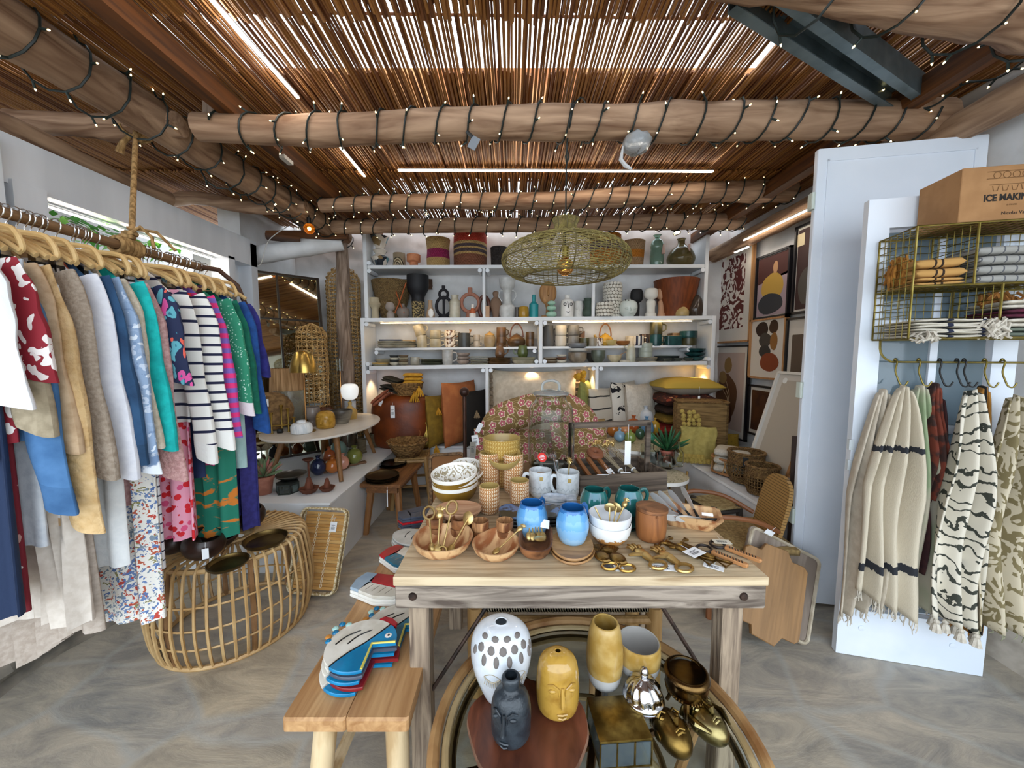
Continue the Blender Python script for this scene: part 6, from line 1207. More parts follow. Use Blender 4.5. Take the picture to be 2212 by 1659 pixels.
def fringe(loc, w, h, m, L, n=40, rz=0, cat='fringe'):
    b = B()
    for i in range(n): x, y, z = rnd(-w / 2, w / 2), rnd(-.03, .03), rnd(0, h * .4); b.tube([(x, y, z + h * .6), (x + rnd(-.02, .02), y + rnd(-.02, .02), z + h * .3), (x + rnd(-.025, .025), y + rnd(-.02, .02), z)], [.005, .006, .004], 4)
    T(b.obj('yarn_fringe', m, loc=loc, rz=rz, L=L, cat=cat, sm=60), kind=None)
fringe(dl(SX0 + .025, -.1, SZM + .006), .05, .14, P('8a5a22', .95, 'a5702c', s=50), 'ochre yarn fringe bunched at the end of the upper compartment', 60); fringe(dl(SX0 + .36, -.12, SZ0 + .12), .1, .07, P('7d5020', .95, '94612a', s=50), 'brown yarn fringe inside the lower wire compartments', 40); fringe(dl(SX0 + .05, -.235, SZ0 - .02), .05, .05, crm, 'cream fringe poking through the bottom of the wire shelf', 24); fringe(dl(SX0 + .27, -.225, SZ0 - .01), .07, .09, crm, 'cream fringe hanging at the front of the lower wire compartments', 34)
# ---- cardboard box
kraft = P('a87d52', .8, c2='9c7249', s=12)
e = B().box(0, .42, 0, .19, 0, .205, c=.002).obj('cardboard_box', kraft, loc=dl(SX0 + .135, SY0 + .01, SZ1 + .006), rz=DRZ + 3, L='brown cardboard box lettered ICE MAKING SET on top of the wire shelf', cat='box', sm=20)
def text(s, size, loc, mat, par, bold=.0, al='LEFT', ro=(math.pi / 2, 0, 0), sx=1):
    c = bpy.data.curves.new('lettering', 'FONT'); c.body = s; c.size = size; c.extrude = .0003; c.offset = bold; c.align_x = al
    t = bpy.data.objects.new('tmp', c); COL.objects.link(t); dg = bpy.context.evaluated_depsgraph_get(); me = bpy.data.meshes.new_from_object(t.evaluated_get(dg)); bpy.data.objects.remove(t)
    me.materials.clear(); me.materials.append(mat); o = bpy.data.objects.new('lettering', me); COL.objects.link(o); o.parent = par; o.location = loc; o.rotation_euler = ro; o.scale = (sx, 1, 1); return o
prt = P('1d1611', .7); prt2 = P('7d5a38', .8)
text('ICE MAKING SET', .034, (.075, -.0006, .075), prt, e, .0014, sx=.84); text('Nicolas Vahé', .017, (.135, -.0006, .022), prt, e); text('8 PIECES', .009, (.15, -.0006, .055), prt2, e)
b = B()
for i in range(6): b.tube([(.1 + i * .03, -.001, .13), (.104 + i * .03, -.001, .112), (.116 + i * .03, -.001, .112), (.12 + i * .03, -.001, .13)], .0012, 4).tube([(x + .112 + i * .03, -.001, z + .17) for x, z, _ in circ(.012, 10)], .001, 4, closed=True)
b.tube([(.08, -.001, .158), (.29, -.001, .158)], .0012, 4).tube([(.08, -.001, .184), (.29, -.001, .184)], .0012, 4).tube([(.09, -.001, .135), (.28, -.001, .135)], .0012, 4).obj('printed_drawing', prt2, e, sm=0)
# ---- throws hanging from hooks
def hook(x, z, m, L):
    b = B().tube(smoothp([(0, .012, .0), (0, 0, .012), (0, -.012, 0), (0, -.006, -.04), (.012, -.005, -.075), (.02, -.01, -.1), (.035, -.012, -.105), (.045, -.014, -.085)], 4), .0032, 7)
    b.ball((0, 0, .012), .007, 8); return b.obj('hanging_hook', m, loc=dl(x, -.05, z), rz=DRZ, L=L, cat='hook', sm=60)
RZ = SZ0 - .1
def throw(L, x, zt, zb, w0, w1, mat, seed, skew=0, bot=0, cat='throw', y=-.1, nf=4, tail=0):
    def f(u, v):
        c = 2 * u - 1; w_ = w0 + (w1 - w0) * min(1, v * 2.2) ** .8; am = (.016 + .03 * min(1, v * 3)) * (1 - .3 * v)
        xx = c * w_ / 2 + skew * v + .008 * math.sin(v * 7 + seed); yy = am * math.sin(c * nf * 2.6 + seed + v * 1.3 + .9 * math.sin(c * 2.3 + seed) + .5 * math.sin(v * 4)) + .014 * math.sin(c * 8 + seed * 2 + v * 6) * min(1, v * 2) - .02 * v
        zb_ = zb + bot * c + tail * math.sin(c * 6 + seed); return (xx, yy, (zb_ - zt) * v - .03 * abs(c) * (1 - v) - .012 * (1 - c * c) * 0)
    b = B().grid(f, 56, 40); 
    o = b.obj('hanging_throw', mat, loc=dl(x, y, zt), rz=DRZ, L=L, cat=cat, sm=80, thick=.006); return o, f
def fr_edge(o, f, m, n=34, ln=.05, z=0):
    b = B()
    for i in range(n):
        p_ = V(f((i + .5) / n, .995)); b.tube([p_, p_ + V((rnd(-.006, .006), rnd(-.006, .006), -ln * .6)), p_ + V((rnd(-.012, .012), rnd(-.008, .008), -ln * rnd(.8, 1.2)))], [.003, .0025, .0018], 4)
    b.obj('fringe', m, o)
lin1 = P('bfb5a2', .95, t='b', co='Generated', ax=2, cols=((0, 'c9bea9'), (.2, '2b2d33'), (.235, 'c9bea9'), (.6, 'c6bba6'), (.72, '2b2d33'), (.745, 'c9bea9')), di=.035, bu=.35, bs=90)
o, f = throw('undyed linen throw with dark woven stripes and fringe, hung nearest the panel', .115, RZ - .1, .36, .05, .23, lin1, 1.2, -.02, -.06); fr_edge(o, f, crm)
o, f = throw('second fold of undyed linen, narrow and lower, hung beside the striped throw', .07, RZ - .12, .3, .04, .15, P('c6bcab', .95, 'b9ae9c', s=30, bu=.3), 2.7, -.03, .05, y=-.06); fr_edge(o, f, crm)
o, f = throw('linen throw fading to sage green, hung second', .225, RZ - .1, .36, .05, .19, P('c0b8a4', .95, '93a37f', s=2.2, lo=.45, hi=.6, di=1), 4.1, .02, -.05, y=-.045); fr_edge(o, f, crm, 20, .02)
zeb = P('3a3d36', .9, 'd6cfbf', t='s', s=17, lo=.2, di=.22)
o, f = throw('cream cotton throw with black brush stroke print and tassels, hung third', .345, RZ - .11, .33, .07, .2, zeb, 5.5, .0, -.03, y=-.13, nf=3)
for i in range(7): tassel(o, V(f((i + .5) / 7, 1)) + V((0, 0, -.01)), crm, 7, .045, .014)
palm = P('c6bba3', .9, '7d7150', s=12, st=(2.2, 1, 1), lo=.5, hi=.52, di=2.5, de=1)
o, f = throw('cream throw with olive palm leaf print, hung last by the frame edge', .49, RZ - .13, .33, .07, .22, palm, .4, .02, .0, y=-.12, nf=3); fr_edge(o, f, P('8a8a72', .9), 20, .03)
throw('rust and brown patterned scarf hanging deep between the throws', .275, RZ - .09, .85, .03, .07, P('7a3a2a', .9, '3f2a26', s=18, lo=.45, hi=.55), 3.3, .01, cat='scarf', y=-.04)
throw('dark plum scarf half hidden behind the brush stroke throw', .29, RZ - .14, .5, .03, .1, fab('3a2024', '4a2a2a'), 1.9, .0, cat='scarf', y=-.025)
o, f = throw('mustard scarf with black stripes showing below the throws', .43, RZ - .1, .27, .03, .09, P('1d1a17', .9, 'a5722f', t='s', ax=0, s=30, lo=.25), 2.2, .0, cat='scarf', y=-.045); fr_edge(o, f, P('a5722f', .9), 14, .05)
for x, m, L in ((.115, wire, 'brass hook holding the striped linen throw'), (.2, wire, 'brass hook holding the sage green linen throw'), (.275, blackp, 'short black hook holding the rust scarf'), (.335, blackp, 'black S hook holding the brush stroke throw'), (.36, blackp, 'second black S hook of the brush stroke throw'), (.43, wire, 'brass hook holding the mustard scarf'), (.49, wire, 'brass hook holding the palm leaf throw')): hook(x, RZ, m, L)
# ---- boards leaning on the panel
def lean_board(A_, B_, C_, mat, L, handles, rim, name, t=.02):
    A_, B_, C_ = V(A_), V(B_), V(C_); D_ = A_ + C_ - B_; u = (B_ - A_); v_ = (A_ - D_); w_, h_ = u.length, v_.length; u.normalize(); y = v_.cross(u).normalized(); z = u.cross(y)
    M = Matrix((u, y, z)).transposed().to_4x4(); c = (A_ + C_) / 2
    b = B()
    if handles: 
        pl = [(-w_ / 2 + .02, -h_ / 2), (-.07, -h_ / 2), (-.06, -h_ / 2 - .04), (.05, -h_ / 2 - .05), (.08, -h_ / 2), (w_ / 2 - .02, -h_ / 2), (w_ / 2, -h_ / 2 + .02), (w_ / 2, h_ / 2 - .02), (w_ / 2 - .02, h_ / 2), (.08, h_ / 2), (.05, h_ / 2 + .045), (-.06, h_ / 2 + .04), (-.08, h_ / 2), (-w_ / 2 + .02, h_ / 2), (-w_ / 2, h_ / 2 - .02), (-w_ / 2, -h_ / 2 + .02)]
    else: pl = rrect(w_, h_, .03)
    b.prism(pl, -t / 2, t / 2, M=rot(90), c=.004)
    o = b.obj(name, mat, loc=c, ro=M.to_euler(), L=L, cat='board', sm=30)
    if rim: B().tube([(x, -t / 2 - .004, q) for x, q in rrect(w_ - .02, h_ - .02, .03)], .009, 6, closed=True).obj('rim', P('bdb19c', .7, c2='a39680', s=20), o)
lean_board((1.37, 2.02, .53), (1.735, 1.97, .35), (1.49, 1.785, .012), P('9d8f82', .8, c2='7d6f63', s=7, st=(3, 3, .3), di=.8), 'whitewashed wooden tray board leaning on the white panel', 0, 1, 'tray_board')
lean_board((1.235, 1.93, .49), (1.53, 1.87, .38), (1.44, 1.715, .055), wood('9a7348', '82603a', 2, 7), 'oak chopping board with handles leaning on the whitewashed board', 1, 0, 'chopping_board', .026)
p = atz(1680, 1165, .5); swing_tag((1.43, 1.965, .53), .05, .03, 0, 'white paper label on the corner of the whitewashed board', ro=(.3, .5, 0), ink=0)
# ================================================================ WORK TABLE
TT_ = .8; TX0, TX1, TY0, TY1 = -.375, .81, 1.11, 2.02
wt = P('9a8262', .7, 'cdb998', s=30, st=(.07, 1, 1), di=1.2, bu=.3, lo=.3, hi=.6, de=7); wap = P('51453c', .8, '9a8d7f', s=24, st=(.12, 1, 1.2), di=1.8, bu=.6, lo=.33, hi=.62, de=8); wlg = P('a3907a', .8, '54443a', s=34, st=(1, 1, .08), di=1.4, bu=.7, lo=.4, hi=.72, de=7)
tb = empty('work_table', (0, 0, 0), 'weathered plank work table with iron bolts, crowded with tableware, in the middle of the shop', 'table')
for i in range(5): y0 = TY0 + (TY1 - TY0) * i / 5; B().box(TX0, TX1, y0 + .0006, y0 + (TY1 - TY0) / 5 - .0006, TT_ - .028, TT_, c=.0015).obj('top_plank', wt, tb)
B().box(TX0 + .004, TX1 - .004, TY0 + .004, TY0 + .045, TT_ - .105, TT_ - .0285, c=.003).box(TX0 + .004, TX1 - .004, TY1 - .05, TY1 - .01, TT_ - .105, TT_ - .0285).box(TX0 + .004, TX0 + .044, TY0 + .045, TY1 - .05, TT_ - .105, TT_ - .0285).box(TX1 - .044, TX1 - .004, TY0 + .045, TY1 - .05, TT_ - .105, TT_ - .0285).obj('apron', wap, tb)
for x in (-.315, .735):
    B().lathe([(1e-5, .004), (.011, .003), (.015, -.004), (.015, -.012)], 16, M=tr(x, TY0 + .002, TT_ - .066) @ rot(90)).obj('bolt', P('4a3a33', .5, '2f2623', s=40, me=.7), tb)
LX = (-.31, .735)
for x in LX:
    for y in (TY0 + .085, TY1 - .085): B().box(x - .034, x + .034, y - .034, y + .034, 0, TT_ - .0285, c=.004).obj('leg', wlg, tb)
irn2 = P('2d2724', .5, '4a3a33', s=20, me=.6)
for x, s in ((LX[0], 1), (LX[1], -1)):
    for y in (TY0 + .085, TY1 - .085): B().tube([(x + s * .034, y, .34), (x + s * .26, y, TT_ - .1)], .007, 8).obj('brace', irn2, tb)
def TP(px, py, z=TT_): p = atz(px, py, z); p.z = z + .0015; return p
def K(px, py, w, h, prof, mats, L, cat, name, z=TT_, **k): return pot(px, py, z, w, h, prof, mats, L, cat, name, **k)
# wooden dishes along the front
aca = P('c08f60', .45, '63381f', s=32, st=(1, .1, .3), di=1.2, lo=.38, hi=.62, bu=.05); acal = P('d8b080', .45, '9a5f38', s=18, st=(.6, .25, .5), di=2, lo=.44, hi=.62); acad = P('9a6640', .4, '4a2a18', s=30, st=(.2, .5, .6), di=1.4, lo=.35, hi=.65)
def shaped_bowl(px, py, w, dpt, h, mat, L, fr, rz=0, name='wooden_bowl'):
    p = TP(px, py); s = mpp(p); R_ = w * s / 2; D_ = dpt; n = 48; t = .011
    def sh(a): return fr(a)
    prof = [(.0, 0), (.55, 0), (.72, .12), (.9, .5), (1, 1), (.96, 1.03), (.9, .97), (.8, .5), (.62, .22), (.4, .16), (0, .16)]
    return B().lathe([(max(r, 1e-4), z) for r, z in prof], n, fx=lambda a, r, z: (R_ * r * sh(a)[0] , D_ * r * sh(a)[1], h * z * (1 + .25 * max(0, sh(a)[2]) * (r > .8)))).obj(name, mat, loc=p, rz=rz, L=L, cat='bowl', sm=50)
def apple(a): c, s = math.cos(a), math.sin(a); k = 1 - .2 * math.exp(-((a - 1.57) / .28) ** 2) - .08 * math.exp(-((a - 4.71) / .3) ** 2); return (c * k, s * k, s * .3)
def pear(a): c, s = math.cos(a), math.sin(a); k = 1 - .42 * max(0, s) ** 2 * abs(c) ** .5 * 1.1; return (c * k, s * (1.05 if s > 0 else .95), s * .3)
ab = shaped_bowl(958, 1188, 128, .115, .05, acal, 'large apple shaped acacia bowl holding gold utensils', apple, 4); pb_ = shaped_bowl(1072, 1195, 104, .1, .042, acal, 'pear shaped acacia bowl with one gold spoon', pear, -6)
bb = shaped_bowl(1157, 1186, 74, .115, .05, acad, 'narrow dark acacia boat bowl full of gold spoons', lambda a: (math.copysign(abs(math.cos(a)) ** .7, math.cos(a)), math.copysign(abs(math.sin(a)) ** .7, math.sin(a)), 0), -6)
gld = P('d9bf85', .42, 'bd9f62', s=12, me=1)
def utensil(loc, a, b_, L, head='loop', tail='ball', cat='spoon', name='gold_spoon', s=1):
    """a, b_ = the two ends, head at b_"""
    a, b_ = V(a), V(b_); d = (b_ - a); q = d.to_track_quat('Z', 'Y').to_matrix().to_4x4(); b = B().tube([a, a.lerp(b_, .5), b_], [.003 * s, .0028 * s, .0035 * s], 7)
    M = Matrix.Translation(b_) @ q
    if head == 'loop': b.tube([(x * .9 * s, 0, z * 1.1 * s + .02 * s) for x, z, _ in circ(.02, 18)], .0042 * s, 6, closed=True, M=M)
    if head == 'pine':
        b.ball((0, 0, .014 * s), .013 * s, 10, sq=(1, .8, 1.2), M=M)
        for i in range(5): an = -1 + .5 * i; b.tube([(0, 0, .026 * s), (.012 * math.sin(an) * s, 0, .026 * s + .012 * math.cos(an) * s), (.02 * math.sin(an) * s, 0, .024 * s + .02 * math.cos(an) * s)], [.003 * s, .004 * s, .001], 5, M=M)
    if head == 'disc': b.lathe([(1e-5, -.002), (.02 * s, -.002), (.022 * s, 0), (.02 * s, .002), (1e-5, .003)], 18, M=M @ rot(60))
    if head == 'star':
        for i in range(9): an = 6.283 * i / 9; b.tube([(0, 0, .012), (.012 * math.cos(an), 0, .012 + .012 * math.sin(an)), (.019 * math.cos(an), 0, .012 + .019 * math.sin(an))], [.003, .004, .001], 5, M=M)
    M2 = Matrix.Translation(a) @ q
    if tail == 'ball': b.ball((0, 0, -.014 * s), .014 * s, 12, sq=(1, .45, 1.35), M=M2)
    if tail == 'cone': b.ball((0, 0, -.012 * s), .012 * s, 10, sq=(1, 1, 1.5), M=M2)
    if tail == 'ring': b.tube([(x * s, 0, z * s - .017 * s) for x, z, _ in circ(.015, 16)], .004 * s, 6, closed=True, M=M2)
    return b.obj(name, gld, loc=loc, L=L, cat=cat, sm=60)
o = ab.location
for (ax, ay, bx, by, bz, hd, tl, L, nm) in ((-.035, -.03, -.055, .03, .1, 'loop', 'cone', 'gold honey dipper with loop handle in the apple bowl', 'gold_dipper'), (-.012, -.035, -.016, .02, .105, 'pine', 'ball', 'gold spoon with pineapple top in the apple bowl', 'gold_spoon'), (.008, -.04, .022, .03, .12, 'loop', 'ring', 'gold bottle opener with big oval head in the apple bowl', 'gold_opener'), (.04, -.035, .085, .035, .1, 'disc', 'ball', 'gold spoon with round disc top in the apple bowl', 'gold_spoon')): utensil(o, (ax, ay, .035), (bx, by, bz), L, hd, tl, name=nm, s=1.1)
o = pb_.location; utensil(o, (.01, -.03, .032), (.075, .02, .07), 'single gold teaspoon with pineapple end in the pear bowl', 'pine', 'ball', s=.85)
o = bb.location
for i, hd in enumerate(('pine', 'disc', 'loop', 'pine', 'disc')): utensil(o, (-.022 + .012 * i, .02 - .004 * (i % 3), .05), (-.018 + .009 * i, .055, .09), ['first', 'second', 'third', 'fourth', 'fifth'][i] + ' gold teaspoon counted along the dark boat bowl', 'none', 'ball' if i != 2 else 'disc', s=.9); 
B().lathe([(1e-5, 0), (.018, 0), (.02, .004), (.012, .008), (1e-5, .008)], 18).obj('gold_strainer', gld, loc=o + V((.012, -.03, .05)), L='gold shell shaped strainer on the spoons in the boat bowl', cat='strainer')
B().box(-.017, .017, 0, .001, 0, .03).obj('paper_label', tagm, loc=o + V((.035, .03, .062)), ro=(-.6, .3, .2), L='white folded paper label in the boat bowl', cat='label')
pl = P('b98f5e', .5, '8a6238', s=26, st=(.12, 1, 1), di=1.5, lo=.35, hi=.7)
def oval_plate(px, py, w, d_, h, mat, L, z=TT_, rz=0, n=1):
    p = TP(px, py, z); s = mpp(p); R_ = w * s / 2
    return B().lathe([(1e-5, 0), (.85, 0), (1, .7), (.98, 1), (.9, .8), (.5, .55), (1e-5, .5)], 40, fx=lambda a, r, z_: (R_ * r * math.cos(a), d_ * r * math.sin(a), h * z_)).obj('wooden_plate', mat, loc=p, rz=rz, L=L, cat='plate')
oval_plate(1237, 1192, 96, .105, .018, pl, 'lower pale wooden oval plate under the second blue mug', rz=-14); oval_plate(1235, 1184, 92, .105, .018, pl, 'upper pale wooden oval plate under the second blue mug', TT_ + .019, rz=-8)
for i in range(3): oval_plate(990, 1112, 100, .075, .03, [acad, acad, P('c39a78', .5, '9a6c4c', s=26, st=(.12, 1, 1), di=1.2, lo=.35, hi=.7)][i], ['lowest', 'middle', 'topmost'][i] + ' oval wooden dish in the stack behind the egg cups', TT_ + i * .023, n=i)
eggp = [(.8, 0), (.95, .12), (1, .5), (1, 1)]
for px, py, L in ((941, 1158, 'by the table edge'), (993, 1160, 'behind the gold spoons'), (1038, 1166, 'behind the pear bowl'), (1092, 1165, 'beside the first blue mug')):
    p = TP(px, py); r = 18.5 * mpp(p)
    for i in range(2): pot_at(p + V((rnd(-.003, .003), 0, i * .036)), r, .038, eggp, aca if (px + i) % 2 else acad, ['lower', 'upper'][i] + ' striped acacia egg cup ' + L, 'egg cup', 'egg_cup', 24, None, rnd(0, 180))
    if px == 993 or px == 1038: pot_at(p + V((-.03, .045, 0)), r, .038, eggp, acad, 'rear acacia egg cup ' + L, 'egg cup', 'egg_cup', 24)
# bowls with swirl pattern
swirl = P('f0ede8', .2, 'a39577', s=20, st=(1, 1, 1), lo=.53, hi=.54, di=5, de=0); mst = P('8f6d2a', .25, '7a5b20', s=8); rimw = P('efece4', .25)
def sbowl(p, r, h, L, ro=None, i=0): return B().lathe(bowlp(r, h, .005, .42), 40, kf=lambda k: 0 if k < 8 else 1 if k > 10 else 2).obj('ceramic_bowl', [mst, swirl, rimw], loc=p, ro=ro, L=L, cat='bowl')
p = TP(985, 1082); r = 49 * mpp(p)
for i in range(3): sbowl(p + V((0, 0, i * .026)), r, .095, ['lowest mustard bowl with white rim in the swirl patterned stack', 'middle mustard bowl with white rim in the swirl patterned stack', 'topmost tilted bowl showing its swirl patterned inside'][i], (.13, -.06, 0) if i == 2 else (0.04, -.03, 0))
sbowl(p + V((.03, .14, .045)), r * .88, .08, 'separate swirl patterned bowl standing behind the bowl stack', (.35, 0, 0))
# chevron tumblers and big bowls
chev = P('b5793f', .3, 'ecdcc0', t='h', s=62, lo=26); tanin = P('b0965a', .3)
def tumb(px, py, w, h, L, dz=0):
    p = TP(px, py); s = mpp(p); p.z += dz; R_, H = w * s / 2, h * s; pr = profile(tumbler, R_, H, 4); n_ = len(pr)
    return B().lathe(pr, 32, kf=lambda i: 0 if i < n_ // 2 - 1 else 1).obj('chevron_tumbler', [chev, tanin], loc=p, L=L, cat='tumbler')
tumb(1057, 1106, 44, 58, 'chevron patterned tan tumbler standing alone in front'); tumb(1122, 1090, 42, 54, 'chevron patterned tan tumbler next to the white mug')
tumb(1057, 1060, 42, 50, 'lower chevron tumbler of the rear stack by the bowls'); tumb(1057, 1060, 42, 52, 'upper chevron tumbler of the rear stack by the bowls', .075); tumb(1109, 1062, 43, 50, 'lower chevron tumbler of the stack by the dispenser'); tumb(1109, 1062, 43, 52, 'upper chevron tumbler of the stack by the dispenser', .075)
chevb = P('a98238', .3, 'c9b070', t='h', s=70, lo=44)
p = TP(1084, 1052); s = mpp(p)
for i in range(3): B().lathe(bowlp(.062, .07, .005, .6), 32).obj('ceramic_bowl', P('8a5f30', .3, 'b5945c', t='h', s=60, lo=30), loc=p + V((0, .01, i * .035)), L=['lowest', 'middle', 'topmost'][i] + ' small brown patterned bowl under the big mustard bowls', cat='bowl')
for i in range(3): B().lathe(bowlp(.1, .075, .005, .55), 36, kf=lambda k: 0 if k < 9 else 1).obj('ceramic_bowl', [chevb, tanin], loc=p + V((0, .02, .145 + i * .02)), L=['lowest', 'middle', 'topmost'][i] + ' big mustard chevron rimmed bowl on the tall stack', cat='bowl')
B().lathe(bowlp(.085, .06, .005, .55), 36).obj('ceramic_bowl', tanin, loc=p + V((.015, -.06, .142)), ro=(.35, 0, 0), L='tilted mustard bowl with white label in front of the big bowls', cat='bowl')
B().prism([(x, y) for x, y, _ in circ(.022, 14)], 0, .001).obj('paper_label', tagm, loc=p + V((.015, -.055, .19)), ro=(.6, 0, 0), L='white round label inside the tilted mustard bowl', cat='label'); B().prism([(-.02, -.012), (.02, -.012), (.025, .006), (0, .014), (-.02, .01)], 0, .001).obj('paper_label', tagm, loc=p + V((.0, .04, .225)), ro=(.8, 0, 0), L='white paper label inside the topmost big mustard bowl', cat='label')
# dispenser on a log slice
p = TP(1184, 1048); p.y = 1.93; B().lathe([(1e-5, 0), (.15, 0), (.158, .02), (.155, .09), (.145, .105), (1e-5, .105)], 30, fx=lambda a, r, z: (r * (1 + .05 * nv(math.cos(a) * 2, math.sin(a) * 2)) * math.cos(a), r * .8 * (1 + .05 * nv(math.cos(a) * 2, math.sin(a) * 2)) * math.sin(a), z), kf=lambda i: 1 if i > 2 else 0).obj('log_slice', [P('5f4936', .9, '453325', s=14, bu=.8), P('94704b', .7, '7a5938', s=6)], loc=p, L='thick bark edged log slice under the glass dispenser', cat='log slice')
e = empty('drink_dispenser', p + V((.01, 0, .107)), 'clear glass drink dispenser jar with chrome tap and lid', 'dispenser'); gl = P('f0f5f4', .01, tr=1, ir=1.28)
o_ = smoothp([(.1, 0), (.116, .02), (.118, .12), (.118, .27), (.11, .32), (.085, .345), (.082, .37), (.09, .378)], 3)
B().lathe([(1e-5, 0)] + o_ + [(r - .004, z) for r, z in o_[::-1]][:-1] + [(.098, .012), (1e-5, .012)], 40).obj('jar', gl, e); B().lathe(smoothp([(.001, .382), (.09, .382), (.094, .39), (.08, .4), (.03, .408), (.001, .41)], 2), 36).obj('lid', P('e3ecee', .05, tr=.8, ir=1.2), e)
B().tube(smoothp([(-.045, 0, .4), (-.043, 0, .435), (-.02, 0, .452), (.02, 0, .452), (.043, 0, .435), (.045, 0, .4)], 4), .007, 8).obj('lid_handle', P('e3ecee', .05, tr=.7, ir=1.3), e)
chrome = P('d5d8dc', .08, me=1); B().tube([(.012, -.113, .06), (.012, -.16, .06)], .011, 10).tube([(.012, -.155, .075), (.014, -.16, .05), (.014, -.163, .022)], [.014, .011, .007], 10).tube([(.012, -.15, .075), (.008, -.155, .105), (-.004, -.165, .12)], [.005, .006, .008], 8).obj('tap', chrome, e)
b = B().lathe([(1e-5, .0012), (.024, .0012), (.024, 0)], 24, M=tr(-.052, -.108, .075) @ rot(90, 0, -26)); o = b.obj('sticker', P('d8322a', .5), e)
for i, hw_ in enumerate((.010, .014, .015, .008)): B().box(-hw_, hw_, -.0016, -.0011, .009 - i * .007, .012 - i * .007).obj('printed_line', tagm, o, loc=(-.052, -.108, .075), rz=-26)
# white mugs
wsp = P('d5d9dc', .3, 'b9bfc2', s=60, lo=.45, hi=.75)
def umug(px, py, w, h, m, L, side=1, prof=None, hm=None, ang=0, lip=None):
    p = TP(px, py); s = mpp(p); R_, H = w * s / 2, h * s * 1.0; o = pot_at(p, R_, H, prof or [(.6, 0), (.85, .06), (.97, .3), (1, 1)], m, L, 'mug', 'mug', 34, None, ang)
    B().tube(smoothp([(side * R_ * .93, 0, H * .82), (side * R_ * 1.35, 0, H * .84), (side * R_ * 1.5, 0, H * .58), (side * R_ * 1.25, 0, H * .28), (side * R_ * .93, 0, H * .24)], 4), R_ * .12, 8, fl=1.3).obj('handle', hm or m, o); return o, R_, H
for px, py, L, sd in ((1167, 1072, 'white glazed mug with relief pattern and handle beside the dispenser', -1), (1226, 1076, 'white glazed relief mug holding a gold star stirrer', -1)):
    o, R_, H = umug(px, py, 49, 58, wsp, L, sd); b = B()
    for z0, am in ((.42, .05), (.25, .02)): b.tube([(R_ * .985 * math.cos(a), R_ * .985 * math.sin(a), H * z0 + H * am * math.sin(a * 14)) for a in [6.283 * i / 90 for i in range(90)]], .0011, 4, closed=True)
    b.obj('relief', P('a9b0b4', .4), o)
    B().box(-.008, .008, -.001, .001, 0, .018).obj('emblem', P('b59a5c', .4), o, loc=(0, -R_ * 1.0, H * .72))
    if px == 1226: utensil(o.location, (.0, 0, .02), (.008, .01, H + .04), 'gold cocktail stirrer with star top in the white mug', 'star', 'none', 'stirrer', 'gold_stirrer')
fsh = P('ccd2da', .25, 'a9b2c0', s=30, lo=.45, hi=.65)
for i in range(3):
    p = TP(1200, 1092); b = B().lathe(dish(.062, .014), 30, fx=lambda a, r, z: (r * 1.05 * math.cos(a) - .01, r * .72 * math.sin(a), z)); 
    for k in range(5): b.tube([(.045, -.02 + .01 * k, .008), (.075, -.026 + .013 * k, .012), (.09, -.03 + .015 * k, .012)], [.007, .006, .003], 6)
    b.obj('hand_dish', fsh, loc=p + V((.005, 0, i * .014)), rz=-6, L=['lowest', 'middle', 'topmost'][i] + ' pale lilac fish shaped dish in front of the white mugs', cat='dish')
# dark trays with blue glaze
trm = P('2f2a24', .25, '5f7fb5', s=14, lo=.52, hi=.6, di=1)
for i in range(3): p = TP(1145, 1136); B().prism(rrect(.26, .14, .045), 0, .012, c=.004).obj('glazed_tray', [trm if i == 2 else P('1e2126', .3)], loc=p + V((0, .05, i * .016)), rz=2, L=['lowest', 'middle', 'topmost blue speckled'][i] + ' dark glazed oblong tray behind the blue mugs', cat='tray')
blu = P('3f86b8', .12, t='b', co='Generated', cols=((0, '8fb4d0'), (.25, '7fadd2'), (.5, '6aa4d4'), (.72, '5b9bd2'), (.9, '2f6fae')), di=.25, ct=.5); bluin = P('1f5c9c', .12, ct=.4)
belly = [(.5, 0), (.8, .1), (1, .45), (.95, .7), (.78, .95), (.76, 1)]
def bmug(px, py, w, h, L, z, m, mi, sd=1, ang=0, prof=belly):
    p = TP(px, py, z); s = mpp(p); R_, H = w * s / 2, h * s; pr = profile(prof, R_, H, 4); n_ = len(pr)
    o = B().lathe(pr, 36, kf=lambda i: 0 if i < n_ // 2 - 1 else 1).obj('round_mug', [m, mi], loc=p, L=L, cat='mug', rz=ang)
    B().tube(smoothp([(R_ * .78, 0, H * .9), (R_ * 1.15, 0, H * .95), (R_ * 1.35, 0, H * .75), (R_ * 1.2, 0, H * .5), (R_ * .96, 0, H * .42)], 4), R_ * .11, 8, fl=1.3).obj('handle', mi, o); return o
bmug(1149, 1160, 68, 76, 'round sky blue glazed mug behind the boat bowl', TT_, blu, bluin, 1, 52); bmug(1236, 1172, 70, 78, 'round sky blue glazed mug standing on the wooden plates', TT_ + .02, blu, bluin, 1, 40)
tealm = P('2f7a78', .1, '1f5f60', s=5, an=320, ct=1); teali = P('1a5553', .15)
for i in range(2): p = TP(1325, 1132); B().lathe(dish(.13, .012), 40).obj('ceramic_plate', P('1f4746', .2), loc=p + V((0, .03, i * .012)), L=['lower', 'upper'][i] + ' dark teal plate under the teal mugs', cat='plate')
bmug(1283, 1112, 60, 56, 'round iridescent teal mug behind the white bowls', TT_ + .025, tealm, teali, 1, 25); bmug(1358, 1112, 60, 58, 'round iridescent teal mug beside the wooden jar', TT_ + .025, tealm, teali, 1, 5)
dripb = P('e6e4e0', .25, t='b', co='Generated', cols=((0, 'e6e4e0'), (.06, 'b07a42'), (.42, 'e6e4e0')), di=.55)
p = TP(1316, 1172); r = 45 * mpp(p)
